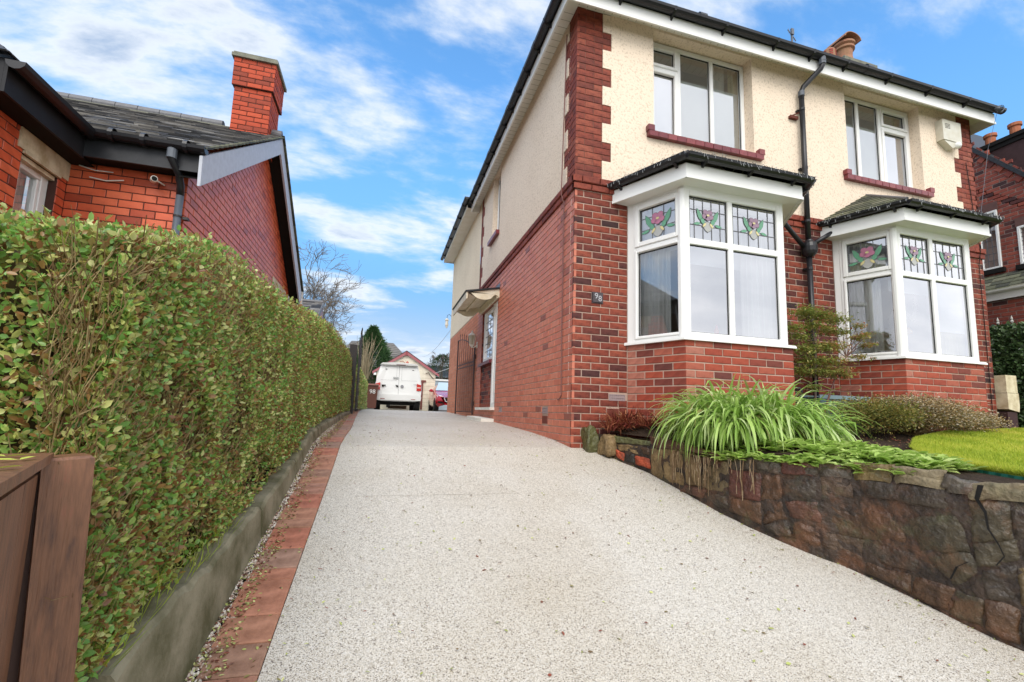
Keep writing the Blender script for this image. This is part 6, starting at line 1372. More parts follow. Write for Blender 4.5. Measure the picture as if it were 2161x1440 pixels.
for a, b in zip([-4.2, -3, -2, -1, 0, 2, 5.5], [-3, -2, -1, 0, 2, 5.5, 5.6]): mb.quad((-9.5, a, zg(a)+kh(a)-.03), (-2.68, a, zg(a)+kh(a)-.03), (-2.68, b, zg(b)+kh(b)-.03), (-9.5, b, zg(b)+kh(b)-.03))
g = mb.build('neighbour_garden', M['soil']); g['kind'] = 'structure'
hedge('laurel_hedge', 'tall dark green hedge at the right edge beyond the house corner', 8.05, 9.1, .0, 3.6, lambda y: 1.92+.03*y, lambda y: .2, 26000, .055, M['laurel'], -1, 0)
# long grass and ivy at the foot of the near end
n = 260; y = -3.25+1.2*rng.random(n); P = np.stack([-2.60-.12*rng.random(n), y, np.array([zg(a)+kh(a) for a in y])-.01], 1)
gt = thing('grass_tuft', 'long thin grass and weeds at the foot of the hedge above the kerb', 'grass'); leafmesh('blades', M['grass'], P, np.stack([rng.normal(.25, .3, n), rng.normal(0, .5, n), np.ones(n)], 1), rndvec(n), rng.uniform(.05, .16, n), .0028, rng.random(n)*.5, gt, thin=True, kind='stuff')

# ---------------------------------------------------------------- brown wooden gate and post (near left)
fp_ = thing('wooden_gatepost', 'dark brown stained timber post at the near end of the hedge', 'post')
e_ = Vector((.80, .60, 0)).normalized(); d_ = Vector((e_.y, -e_.x, 0))       # e_ across the face, d_ towards the viewer
c0 = Vector((-2.645, -3.345, 0)); w2 = .043; topz = .092
mb = MB(); ch = .006
vs = []
for z, s in ((-1.1, 1), (topz-ch, 1), (topz, .86)):
    for a, b in ((-1, 1), (1, 1), (1, -1), (-1, -1)): vs.append(c0-e_*.010+e_*(topz-z)*.035+e_*w2*a*s+d_*w2*b*s+Vector((0, 0, z+.004*(a == 1)*(z > 0))))
mb.add(vs, [(i, (i+1) % 4, 4+(i+1) % 4, 4+i) for i in range(4)]+[(4+i, 4+(i+1) % 4, 8+(i+1) % 4, 8+i) for i in range(4)]+[(8, 9, 10, 11)]); mb.build('post', M['woodbrown'], fp_)
gt_ = thing('wooden_gate', 'brown boarded timber gate with a sloping capping rail at the lower left', 'gate')
g0 = c0-e_*.062+d_*.02; gd = Vector((.385, -.923, 0)).normalized(); gn = Vector((gd.y, -gd.x, 0)); gn = -gn if gn.dot(Vector((1, 1, 0))) < 0 else gn
bw = .145
for i in range(6):
    a = g0+gd*(.014+i*bw); mb = MB(); mb.obox(a+gd*(bw/2-.001)+Vector((0, 0, -.55)), gd, gn, (0, 0, 1), bw/2-.0015, .011+random.uniform(0, .001), .61); mb.build('board', M['woodbrown'], gt_)
mb = MB(); mb.obox(g0-gn*.012+e_*.012+Vector((0, 0, -.5)), e_, d_, (0, 0, 1), .030, .010, .58); mb.build('gap_shade_strip', mat('gapshade', (.05, .025, .018), .7), gt_)  # dark strip standing in for the shaded gap between gate and post
mb = MB(); a = g0-gd*.012; b = g0+gd*.9
v = [a+gn*.028+Vector((0, 0, .083)), b+gn*.028+Vector((0, 0, .083)), b-gn*.075+Vector((0, 0, .083)), a-gn*.075+Vector((0, 0, .083))]
v += [p+Vector((0, 0, .020)) for p in v]; mb.add(v, [(0, 3, 2, 1), (4, 5, 6, 7), (0, 1, 5, 4), (1, 2, 6, 5), (2, 3, 7, 6), (3, 0, 4, 7)]); mb.build('cap', M['woodbrown'], gt_)
for k, (u_, v_, th, lb) in enumerate(((.09, -.03, .2, 'pair of slim yellow leaves lying furthest along the brown gate top, by the post'), (.17, .0, 1.4, 'forked yellow green leaf on the middle of the brown gate top'), (.32, -.01, .6, 'yellow leaf near the left picture edge on the sloping gate top'), (.44, .0, 2.0, 'small yellow leaf furthest down the sloping gate top at the left'))):
    p = g0+gd*u_+gn*v_+Vector((0, 0, .106)); P = np.array([tuple(p), tuple(p)]); o = leafmesh('fallen_leaf', mat('leafyellow', (.56, .62, .12), .5, .3, trans=.2) if k == 0 else bpy.data.materials['leafyellow'], P, np.array([[math.cos(th), math.sin(th), .12], [math.cos(th+2.7), math.sin(th+2.7), .1]]), np.array([[0, .2, 1], [.2, 0, 1.]]), .036, .014, [0, 0])
    tag(o, lb, 'leaf', 'leaves on the gate top')

# ---------------------------------------------------------------- gates at the house corner
pg = thing('black_gatepost', 'square black timber gatepost at the end of the long hedge', 'post'); mb = MB(); mb.box(-2.69, -2.545, 5.55, 5.67, 0, 1.55); mb.build('post', M['blackiron'], pg)
def leaf_gate(name, label, hinge, d, L, m_, h0, h1, group):
    t = thing(name, label, 'gate', group); d = Vector(d).normalized(); hinge = Vector(hinge); z0 = zg(hinge.y)+.06
    def P_(a, z): return hinge+d*a+Vector((0, 0, z0+z))
    f_ = MB(); f_.bar(P_(0, 0), P_(0, h0), .035, .03, (1, 0, 0)); f_.bar(P_(L, 0), P_(L, h1), .035, .03, (1, 0, 0))
    top = lambda a: h0+(h1-h0)*math.sin(math.pi/2*min(1, a/L*1.05))
    for a in np.linspace(0, L, 13)[:-1]: b = a+L/12; f_.bar(P_(a, top(a)), P_(b, top(b)), .02, .02)
    for z in (.06, 1.12, 1.20): f_.bar(P_(0, z), P_(L, z), .022, .022)
    f_.build('frame', m_, t); k = int(round(L/.19))
    for i in range(1, k):
        a = L*i/k; b_ = MB(); tz = top(a)+.10; b_.bar(P_(a, .05), P_(a, tz), .011, .011, (1, 0, 0)); q = P_(a, tz); b_.add([q+Vector((-.012, 0, 0)), q+Vector((0, .012, 0)), q+Vector((.012, 0, 0)), q+Vector((0, -.012, 0)), q+Vector((0, 0, .07))], [(0, 1, 4), (1, 2, 4), (2, 3, 4), (3, 0, 4)]); b_.build('bar', m_, t)
        if i < k: 
            b_ = MB(); a2 = L*(i-.5)/k; b_.bar(P_(a2, .05), P_(a2, 1.20), .008, .008, (1, 0, 0)); q = P_(a2, 1.20); b_.add([q+Vector((-.01, 0, 0)), q+Vector((0, .01, 0)), q+Vector((.01, 0, 0)), q+Vector((0, -.01, 0)), q+Vector((0, 0, .10))], [(0, 1, 4), (1, 2, 4), (2, 3, 4), (3, 0, 4)]); b_.build('dog_bar', m_, t)
    for z in (.2, 1.25): b_ = MB(); b_.box(hinge.x-.02, hinge.x+.03, hinge.y-.03, hinge.y+.03, z0+z, z0+z+.1); b_.build('hinge', m_, t)
leaf_gate('iron_gate', 'brown wrought iron gate leaf with a curved top folded back against the brick side wall', (-.035, 5.55, 0), (-.11, 1, 0), 1.45, M['browniron'], 1.50, 1.85, 'pair of drive gates')
leaf_gate('iron_gate', 'black wrought iron gate leaf seen edge on beside the square black gatepost', (-2.50, 5.68, 0), (-.02, 1, 0), 1.25, M['blackiron'], 1.50, 1.80, 'pair of drive gates')

# ---------------------------------------------------------------- garage
ga = thing('garage', 'cream painted garage with a maroon edged gable behind the white van', 'garage'); gy = 20.8; gx0, gx1 = -2.34, .74; gm_ = mat('garagecream', (.74, .69, .55), .8, .3, nscale=4, namt=.35, bump=.2)
apx, apz, ez = -.87, 3.28, 2.20
mb = MB(); mb.add([(gx0, gy, 0), (gx1, gy, 0), (gx1, gy, ez), (apx, gy, apz-.1), (gx0, gy, ez), (gx0, gy+5, 0), (gx1, gy+5, 0), (gx1, gy+5, ez), (gx0, gy+5, ez)], [(0, 1, 2, 3, 4), (1, 6, 7, 2), (0, 4, 8, 5)]); mb.build('wall', gm_, ga)
mb = MB()
for k in range(9): mb.box(.02, gx1-.02, gy-.006, gy, .4+k*.22, .41+k*.22)
mb.build('block_joint', mat('joint', (.45, .41, .30), .9), ga)
for sx, x_ in ((-1, gx0-.22), (1, gx1+.18)):
    zz = ez-.10; mb = MB(); mb.prism([(x_, gy-.12, zz-.06), (x_, gy-.12, zz+.08), (apx, gy-.12, apz+.06), (apx, gy-.12, apz-.12)], (0, .03, 0)); mb.build('bargeboard', mat('garagemaroon', (.36, .12, .13), .5, .4, nscale=4, namt=.3), ga)
    mb = MB(); mb.prism([(x_, gy-.14, zz+.082), (x_, gy-.14, zz+.11), (apx, gy-.14, apz+.09), (apx, gy-.14, apz+.062)], (0, 5.2, 0)); mb.build('roof', M['slate'], ga)
mb = MB(); mb.box(apx-.04, apx+.04, gy-.16, gy-.09, apz-.20, apz+.02); mb.build('finial', mat('mar2', (.25, .05, .06), .5), ga)
mb = MB(); mb.box(.0, .10, gy-.05, gy-.0, .25, 1.75); mb.box(-.02, .24, gy-.06, gy-.01, 1.72, 1.82); mb.build('door_edge', mat('doorbrown', (.16, .05, .04), .6), ga)
mb = MB(); mb.lathe((-.80, gy-.03, 2.72), [(.0, -.05), (.09, -.02), (.05, .05), (.0, .10)], 8); mb.tube([(-1.2, gy-.03, 2.76), (-1.05, gy-.03, 2.80), (-.9, gy-.03, 2.70)], .012, 5); mb.build('bird_ornament', mat('orn', (.42, .10, .07), .6), ga)
mb = MB(); mb.tube([(.2, gy-.06, 2.2), (.35, gy-.06, 2.25), (.5, gy-.06, 2.05), (.62, gy-.06, 1.92), (.68, gy-.08, 1.98)], .018, 6); mb.build('pipe', M['dark'], ga)
mb = MB(); mb.box(gx0-.15, gx0-.02, gy-.1, gy-.02, 1.98, 2.1); mb.build('lamp', M['upvc'], ga)

# ---------------------------------------------------------------- white van, rear towards the viewer
va = thing('van', 'white panel van parked with its rear doors towards the drive in front of the garage', 'van'); vx, vy, vz = -1.35, 15.3, .19
white = mat('vanwhite', (.76, .76, .74), .3, .5, coat=.4, nscale=2, namt=.08)
prof = [(.70, .36), (.87, .40), (.94, .55), (.955, .80), (.945, 1.0), (.90, 1.28), (.83, 1.62), (.77, 1.82), (.70, 1.90), (.45, 1.945), (0, 1.955)]
full = prof+[(-a, b) for a, b in prof[-2::-1]]
st_ = [(0.0, .985, 1), (.05, 1, 1), (.6, 1, 1), (2.6, 1, 1), (3.4, .99, .98), (4.1, .97, .70), (4.75, .92, .58), (4.9, .82, .5)]
mb = MB(); rings = []
for y, kx, kz in st_:
    r_ = []
    for a, b in full:
        z = b if kz > .97 else .36+(b-.36)*(kz if b > .9 else 1)
        z = min(z, .36+1.6*kz) if kz < .97 else z
        yy_ = vy+y+(.10*max(0, (z-1.0)/.95) if y < .1 else 0)-(0)
        r_.append((vx+a*kx, yy_, vz+z))
    rings.append(r_)
k_ = len(full); mb.add([p for r_ in rings for p in r_], [(i*k_+j, (i+1)*k_+j, (i+1)*k_+j+1, i*k_+j+1) for i in range(len(rings)-1) for j in range(k_-1)]+[tuple(range(k_))[::-1]]); mb.build('body', white, va)
mb = MB(); mb.prism([(vx-.78, vy-.03, vz+1.87), (vx+.78, vy-.03, vz+1.87), (vx+.70, vy-.05, vz+1.945), (vx+.3, vy-.05, vz+1.975), (vx-.3, vy-.05, vz+1.975), (vx-.70, vy-.05, vz+1.945)], (0, .30, .0)); mb.build('roof_spoiler', white, va)
mb = MB(); mb.box(vx-.14, vx+.24, vy-.055, vy-.03, vz+1.87, vz+1.895); mb.build('high_brake_light', mat('brake', (.10, .02, .02), .3), va)
mb = MB()
def vr(x0, x1, z0, z1, d=.012): 
    ya, yb = vy+.10*max(0, (z0-1.0)/.95)-d, vy+.10*max(0, (z1-1.0)/.95)-d; mb.quad((vx+x0, ya, vz+z0), (vx+x1, ya, vz+z0), (vx+x1, yb, vz+z1), (vx+x0, yb, vz+z1))
vr(-.006, .006, .5, 1.84, .006); 
for s in (-1, 1):
    for q in ((.10*s, .74*s, 1.23, 1.236), (.10*s, .68*s, 1.80, 1.806)): vr(min(q[:2]), max(q[:2]), q[2], q[3], .006)
    vr(min(.10*s, .106*s), max(.10*s, .106*s), 1.23, 1.80, .006)
mb.build('door_gap', mat('vangap', (.22, .22, .22), .6), va)
for s in (-1, 1):
    l_ = MB(); x0, x1 = vx+s*.74, vx+s*.925; l_.prism([(x0, vy-.02, vz+.82), (x1+s*.01, vy-.02, vz+.82), (x1, vy-.02, vz+1.07), (x0, vy-.02, vz+1.12)], (0, .05, 0)); l_.build('tail_light', mat('taillight', (.50, .03, .02), .2, .6), va)
    l_ = MB(); l_.box(min(x0, x1)+.015, max(x0, x1)-.01, vy-.026, vy-.019, vz+.93, vz+.98); l_.build('reverse_light', mat('revlight', (.75, .45, .4), .2), va)
    l_ = MB(); l_.tube([(vx+s*.70, vy+.45, vz+.33), (vx+s*.93, vy+.45, vz+.33)], .33, 20); l_.build('tyre', M['rubber'], va)
    l_ = MB(); l_.tube([(vx+s*.70, vy+3.6, vz+.33), (vx+s*.93, vy+3.6, vz+.33)], .33, 20); l_.build('tyre', M['rubber'], va)
    l_ = MB(); l_.box(vx+s*.95-.04, vx+s*.95+.06*s+.04, vy+3.4, vy+3.5, vz+1.05, vz+1.30); l_.build('mirror', M['rubber'], va)
    l_ = MB(); l_.box(vx+s*.62-.09, vx+s*.62+.09, vy-.062, vy-.055, vz+.44, vz+.465); l_.build('reflector', mat('vrefl', (.3, .05, .04), .3), va)
    l_ = MB(); l_.box(vx+s*.55-.02, vx+s*.55+.05, vy+.055, vy+.075, vz+1.68, vz+1.70); l_.build('washer_jet', M['dark'], va)
mb = MB(); mb.prism([(vx-.93, vy-.055, vz+.40), (vx+.93, vy-.055, vz+.40), (vx+.95, vy-.055, vz+.56), (vx+.78, vy-.055, vz+.64), (vx-.78, vy-.055, vz+.64), (vx-.95, vy-.055, vz+.56)], (0, .2, 0)); mb.build('bumper', white, va)
mb = MB(); mb.box(vx-.68, vx-.52, vy-.025, vy-.01, vz+.98, vz+1.03); mb.prism([(vx-.68, vy-.02, vz+.94), (vx-.62, vy-.02, vz+.94), (vx-.55, vy-.02, vz+1.03), (vx-.68, vy-.02, vz+1.03)], (0, .01, 0)); mb.prism([(vx-.14, vy-.02, vz+1.04), (vx-.02, vy-.02, vz+1.02), (vx-.02, vy-.02, vz+.95), (vx-.08, vy-.02, vz+.95)], (0, .01, 0)); mb.build('door_handle', M['dark'], va)
mb = MB(); mb.tube([(vx+.14, vy-.02, vz+.985), (vx+.14, vy-.005, vz+.985)], .062, 18); em = mb.build('badge', mat('badge', (.16, .16, .17), .3, .5, metal=.5), va); mb = MB()
for pts in (((-.028, .038), (-.010, .004), (0, .024)), ((.028, .038), (.010, .004), (0, .024)), ((-.044, .012), (-.020, -.042), (0, -.006)), ((.044, .012), (.020, -.042), (0, -.006))):
    for a, b in zip(pts, pts[1:]): mb.bar((vx+.14+a[0], vy-.024, vz+.985+a[1]), (vx+.14+b[0], vy-.024, vz+.985+b[1]), .007, .006, (0, 1, 0))
mb.build('badge_emblem', mat('chrome', (.7, .7, .72), .2, .5, metal=.8), em)
mb = MB(); mb.box(vx-.24, vx-.02, vy+.012, vy+.022, vz+1.30, vz+1.37); mb.build('number_plate', mat('vplate', (.42, .43, .42), .5), va); mb = MB(); mb.box(vx+.60, vx+.74, vy-.014, vy-.006, vz+1.085, vz+1.10); mb.build('model_lettering', mat('vl', (.45, .45, .45), .4), va)
mb = MB(); mb.box(vx-.7, vx+.7, vy+.15, vy+4.6, vz+.24, vz+.40); mb.tube([(vx-.45, vy+.1, vz+.16), (vx-.30, vy+.1, vz+.16)], .06, 10); mb.build('underbody', M['dark'], va)
mb = MB(); mb.box(vx-.32, vx+.62, vy+5.0, vy+5.05, vz+.06, vz+.22); b_ = mb.build('timber_sleeper', mat('sleeper', (.16, .10, .06), .9)); tag(b_, 'brown timber board lying behind the van by the garage foot', 'board')

# ---------------------------------------------------------------- bin
bi = thing('wheelie_bin', 'brown wheelie bin numbered 98 between the hedge and the white van', 'bin'); bx, by, bz = -2.43, 15.1, .19; bm_ = mat('binbrown', (.13, .05, .035), .5, .4, nscale=4, namt=.2)
mb = MB(); mb.add([(bx-.22, by-.2, bz+.05), (bx+.22, by-.2, bz+.05), (bx+.22, by+.25, bz+.05), (bx-.22, by+.25, bz+.05), (bx-.27, by-.27, bz+.96), (bx+.27, by-.27, bz+.96), (bx+.27, by+.33, bz+.96), (bx-.27, by+.33, bz+.96)], [(0, 1, 5, 4), (1, 2, 6, 5), (2, 3, 7, 6), (3, 0, 4, 7), (4, 5, 6, 7)]); mb.build('bin_body', bm_, bi)
mb = MB(); mb.prism([(bx-.29, by-.31, bz+.96), (bx+.29, by-.31, bz+.96), (bx+.27, by-.29, bz+1.02), (bx-.27, by-.29, bz+1.02)], (0, .66, .03)); mb.build('lid', mat('binlid', (.20, .07, .05), .45), bi)
text('98', (bx+.06, by-.262, bz+.70), .24, (math.pi/2+.08, 0, 0), M['upvc'], bi)
for s in (-1, 1): mb = MB(); mb.tube([(bx+s*.2, by+.28, bz+.1), (bx+s*.26, by+.28, bz+.1)], .1, 12); mb.build('wheel', M['rubber'], bi)

# ---------------------------------------------------------------- red car nosing out behind the house corner
ca = thing('car', 'red hatchback parked facing the drive, half hidden behind the rear corner of the house', 'car'); cx, cy, cz = 1.33, 17.2, .19; red = mat('carred', (.42, .006, .014), .22, .6, coat=1)
S_ = [(0.0, .55, .78, .30, .66, .64), (.10, .78, .86, .24, .70, .68), (.45, .87, .88, .2, .82, .80), (1.15, .90, .86, .2, .96, .94), (1.30, .90, .84, .2, 1.0, .98), (2.05, .90, .62, .2, 1.0, 1.42), (2.9, .90, .60, .2, 1.0, 1.46), (3.6, .89, .60, .2, 1.0, 1.38), (4.2, .86, .66, .22, .98, 1.02), (4.4, .75, .7, .3, .9, .92)]
rings = []
for y, wb, wt, z0, zb_, zt in S_:
    h_ = [(wb*.86, z0), (wb*.98, z0+.12), (wb, (z0+zb_)/2), (wb*.97, zb_), (wt*1.0 if zt > 1.2 else wb*.9, zb_+(zt-zb_)*.75), (wt*.82, zt), (0, zt+.03)]
    rings.append([(cx+a, cy+y, cz+b) for a, b in h_]+[(cx-a, cy+y, cz+b) for a, b in h_[-2::-1]])
k_ = 13; mb = MB(); mb.add([p for r_ in rings for p in r_], [(i*k_+j, (i+1)*k_+j, (i+1)*k_+j+1, i*k_+j+1) for i in range(len(rings)-1) for j in range(k_-1)]+[tuple(range(k_))[::-1]]); mb.build('body', red, ca, smooth=True)
mb = MB(); mb.add([(cx-.80, cy+1.30, cz+1.03), (cx+.80, cy+1.30, cz+1.03), (cx+.58, cy+1.98, cz+1.46), (cx-.58, cy+1.98, cz+1.46)], [(0, 1, 2, 3)]); mb.build('windscreen', mat('screen', (.45, .55, .60), .08, .7), ca)
for s in (-1, 1):
    mb = MB(); mb.prism([(cx+s*.44, cy+.06, cz+.60), (cx+s*.80, cy+.22, cz+.66), (cx+s*.84, cy+.34, cz+.76), (cx+s*.60, cy+.12, cz+.73)], (0, .06, .0)); mb.build('headlight', mat('headlight', (.75, .78, .8), .1, .8), ca)
    mb = MB(); mb.tube([(cx+s*.68, cy+.85, cz+.31), (cx+s*.89, cy+.85, cz+.31)], .32, 18); mb.build('tyre', M['rubber'], ca); mb = MB(); mb.tube([(cx+s*.68, cy+3.5, cz+.31), (cx+s*.89, cy+3.5, cz+.31)], .32, 18); mb.build('tyre', M['rubber'], ca)
    mb = MB(); mb.lathe((cx+s*.98, cy+1.55, cz+1.0), [(0, -.07), (.09, -.05), (.11, .02), (.05, .08), (0, .09)], 10); mb.bar((cx+s*.88, cy+1.55, cz+.98), (cx+s*.95, cy+1.55, cz+.98), .05, .03); mb.build('mirror', red, ca)
    mb = MB(); mb.prism([(cx+s*.52, cy-.0, cz+.36), (cx+s*.80, cy+.08, cz+.40), (cx+s*.80, cy+.08, cz+.46), (cx+s*.60, cy+.0, cz+.46)], (0, .05, 0)); mb.build('fog_light', M['dark'], ca)
mb = MB(); mb.prism([(cx-.40, cy-.02, cz+.38), (cx+.40, cy-.02, cz+.38), (cx+.50, cy-.01, cz+.62), (cx-.50, cy-.01, cz+.62)], (0, .05, 0)); mb.build('grille', M['dark'], ca)
mb = MB()
for s in (-1, 1): mb.tube([(cx+s*.52, cy-.025, cz+.64), (cx+s*.46, cy-.03, cz+.48), (cx+s*.20, cy-.035, cz+.36), (cx, cy-.035, cz+.35)], .016, 6)
mb.build('grille_trim', M['upvc'], ca); mb = MB(); mb.box(cx-.26, cx+.26, cy-.045, cy-.03, cz+.40, cz+.51); mb.build('number_plate', M['upvc'], ca)
ca2 = thing('caravan', 'pale grey caravan side glimpsed behind the red car', 'caravan'); mb = MB(); mb.prism([(.55, 23.5, .25), (4, 23.5, .25), (4, 23.5, 2.05), (.62, 23.5, 2.05)], (0, 2, 0)); mb.build('caravan_body', mat('caravan', (.42, .50, .56), .3, .5, nscale=1.2, namt=.4), ca2); mb = MB(); mb.box(.55, 4, 23.44, 23.5, 2.0, 2.1); mb.build('roof_rail', M['upvc'], ca2)

# ---------------------------------------------------------------- trees and houses beyond
def conifer(name, label, c, h, r, n, m_, L=.09, thin=True):
    t = thing(name, label, 'tree'); mb = MB(); mb.tube([c, (c[0], c[1], c[2]+h*.9)], [.12, .03], 7); mb.build('trunk', M['barebark'], t)
    u = rng.random(n)**.75; th = rng.random(n)*6.283; lump = np.array([.80+.55*mnoise.noise(Vector((math.cos(a)*1.9, math.sin(a)*1.9, b*h*1.1)))+.35*mnoise.noise(Vector((math.cos(a)*5, math.sin(a)*5, b*h*3))) for a, b in zip(th, u)])
    rad = r*(np.minimum(1, (1-u)*1.7)**.75+.06)*lump*np.sqrt(.35+.75*rng.random(n)); u = u+rng.normal(0, .02, n); P = np.stack([c[0]+rad*np.cos(th), c[1]+rad*np.sin(th), c[2]+.1+u*h], 1)
    D = np.stack([np.cos(th), np.sin(th), .8+rng.normal(0, .4, n)], 1); leafmesh('crown', m_, P, D, rndvec(n), rng.uniform(L*.6, L*1.4, n), L*.35, np.clip(rng.random(n)*.7+.5*(lump-.7), 0, 1), t, thin=thin, kind='stuff'); return t
conifer('conifer_tree', 'bushy dark green conifer standing left of the cream garage', (-2.72, 23.6, .2), 4.6, 1.55, 22000, M['conifer'], .13)
conifer('conifer_tree', 'low bright green bush just above the far hedge', (-3.75, 21.0, .2), 2.9, .8, 4000, M['bluebush'], .12)
def bare(name, label, cat, base, h, spread, depth=6, lean=(0, 0), r0=.10, up=.5, n0=3, m_='barebark', seed=1, side=None, minr=.004):
    t = thing(name, label, cat); R = random.Random(seed); mb = MB(); tk = MB()
    def grow(p, d, L, r, k):
        pts = [p]; q = p; dd = d.copy()
        for i in range(4): dd = (dd+Vector((R.gauss(0, .12), R.gauss(0, .12), R.gauss(0, .08)+up*.05))).normalized(); q = q+dd*L/4; pts.append(q)
        (tk if k == depth else mb).tube(pts, [max(minr, r*(1-.45*i/4)) for i in range(5)], 7 if k == depth else (5 if k > 3 else 3), R.random(), cap=False)
        if k == 0: return
        for i in range(R.choice((2, 3, 3)) if k < depth else n0):
            a = dd.orthogonal().normalized(); b = dd.cross(a); th = R.uniform(0, 6.283); sp = R.uniform(.45, .95)*spread; nd = (dd+(a*math.cos(th)+b*math.sin(th))*sp).normalized(); st = pts[R.choice((2, 3, 4, 4))]
            grow(st, nd, L*R.uniform(.62, .85), r*.58, k-1)
    grow(Vector(base), Vector((lean[0], lean[1], 1)).normalized(), h*.34, r0, depth); tk.build('trunk', M[m_], t); b_ = mb.build('crown', M[m_], t); b_['kind'] = 'stuff'; return t
bare('bare_tree', 'leafless spreading tree behind the red bungalow against the sky', 'tree', (-5.4, 22.5, .2), 7.9, 1.05, 7, (.0, 0), .16, .40, 6, seed=11, minr=.009)
wt = thing('bare_shrub', 'pale leafless upright shrub beside the black gate and the conifer', 'shrub'); mb = MB()
for i in range(60):
    b0 = Vector((-2.68+random.gauss(0, .05), 13.6+random.gauss(0, .15), 1.35+random.uniform(-.2, .2))); d = Vector((random.gauss(0, .13), random.gauss(0, .15), 1)).normalized(); L = random.uniform(.7, 1.6); mb.tube([b0, b0+d*L*.5+Vector((random.gauss(0, .05), 0, 0)), b0+d*L+Vector((random.gauss(0, .12), 0, 0))], [.012, .009, .004], 4, random.random(), cap=False)
for i in range(12): b0 = Vector((-2.7+random.gauss(0, .04), 13.6, .3)); mb.tube([b0, b0+Vector((random.gauss(0, .05), 0, 1.2))], [.02, .014], 5, .8)
mb.build('stem', mat('palestem', [(.22, .17, .10), (.32, .26, .16), (.38, .32, .2)], .8), wt)
conifer('hedge_tree', 'dark clipped bush with bare twigs above the caravan roof', (1.75, 26.5, 1.6), 2.2, 1.5, 5200, M['bluebush'], .09)
bare('bare_bush', 'bare dark twigs rising above the clipped bush by the house corner', 'bush', (1.6, 26.3, 2.2), 2.2, 1.2, 5, (0, 0), .05, .2, 5, 'barebark', 9, minr=.012)
# house with hipped grey tile roof and chimney
fh = thing('distant_house', 'distant house with a grey banded hipped roof and a buff chimney behind the garage', 'house'); rows = 13
A, B, C_, D_ = Vector((-7.2, 45, 4.4)), Vector((1.4, 45, 4.4)), Vector((-1.2, 47.5, 7.35)), Vector((-5.5, 47.5, 7.3))
for i in range(rows):
    t0, t1 = i/rows, (i+1.08)/rows; mb = MB(); p = [A.lerp(D_, t0), B.lerp(C_, t0), B.lerp(C_, min(1, t1)), A.lerp(D_, min(1, t1))]; u = Vector((0, -.06, .07))
    mb.add([p[0]+u, p[1]+u, p[2], p[3], p[0]-Vector((0, 0, .02)), p[1]-Vector((0, 0, .02))], [(0, 1, 2, 3), (4, 5, 1, 0)], random.random()); mb.build('tile_course', mat('farroof', [(.13, .125, .12), (.19, .18, .17)], .8) if i == 0 else bpy.data.materials['farroof'], fh)
mb = MB(); mb.box(-6.8, 1.0, 45.3, 50, 0, 4.5); mb.build('wall', M['brickneigh'], fh); mb = MB(); mb.tube([B, C_], .08, 6); mb.tube([A, D_], .08, 6); mb.tube([D_, C_], .08, 6); mb.build('ridge', M['ridgetile'], fh)
mb = MB(); mb.box(-3.85, -3.0, 47.2, 48, 6.9, 8.0); mb.build('chimney', mat('buffbrick', (.34, .27, .18), .9, nscale=3, namt=.4), fh); mb = MB(); mb.lathe((-3.6, 47.6, 8.0), [(.15, 0), (.12, .35)], 10); mb.lathe((-3.2, 47.6, 8.0), [(.15, 0), (.12, .35)], 10); mb.build('chimney_pot', M['terracotta'], fh)
mb = MB(); mb.tube([(-3.75, 47.6, 8.0), (-3.75, 47.6, 9.3)], .03, 5); mb.tube([(-4.0, 47.6, 9.1), (-3.5, 47.6, 9.1)], .02, 4); mb.build('aerial', M['greyplastic'], fh)
f2 = thing('distant_roof', 'low dark slate roofed building behind the clipped bush', 'building'); mb = MB(); mb.prism([(-.5, 34, .2), (5, 34, .2), (5, 34, 3.0), (-.5, 34, 3.0)], (0, 4, 0)); mb.build('wall', M['brickneigh'], f2); mb = MB(); mb.add([(-.8, 33.8, 3.0), (5.2, 33.8, 3.0), (5.2, 36, 4.1), (-.2, 36, 4.1)], [(0, 1, 2, 3)]); mb.build('roof', M['slate'], f2)
# wires
wi = thing('overhead_cable', 'thin overhead cable sagging from the house corner to the garage gable', 'cable'); mb = MB(); a, b = Vector((0.0, 10.1, 2.8)), Vector((-.36, 20.75, 3.1)); mb.tube([a.lerp(b, i/10)-Vector((0, 0, .35*math.sin(math.pi*i/10))) for i in range(11)], .006, 5); mb.build('wire', mat('wirewhite', (.5, .5, .5), .6), wi)
wi = thing('washing_line', 'white washing line from the garage eaves to the house corner', 'washing line'); mb = MB(); a, b = Vector((.05, 10.05, 1.58)), Vector((.62, 20.75, 2.2)); mb.tube([a.lerp(b, i/6) for i in range(7)], .009, 5); mb.build('line', M['upvc'], wi)

# ---------------------------------------------------------------- neighbour on the right
ne = thing('neighbour_house', 'dark red brick neighbouring house with leaded windows and a white guttered lean to roof', 'house'); XN = 9.5; nb = Plane((XN, -1.2, 0), (0, 1, 0), (-1, 0, 0))
yv = lambda z: 1.42-(5.99-z)*.79
wins = [(2.33, 2.66, 3.33, 4.52), (1.75, 2.06, 3.30, 4.05)]
def nclip(a, z): y = a-1.2; return z < 5.99-(1.42-y)/.79*1.0+.02 if y < 1.6 else True
pcs = brickwork(nb, 5.0, 0, 92, .0765, par=0, j=.012, holes=wins, clip=nclip); place_pieces(pcs, 'brick', M['brickneigh'], ne, 300, 'side_brickwork')
mb = MB(); sheet(nb, 5.0, 0, 3.0, [], -.006, mb); mb.add([nb.p(a, z, -.006) for a, z in ((0, 3.0), (5.0, 3.0), (5.0, 7.0), (3.5, 7.0), (2.62, 5.95), (0, 2.7))], [(0, 1, 2, 3, 4, 5)]); mb.build('wall', M['mortarn'], ne)
mb = MB()
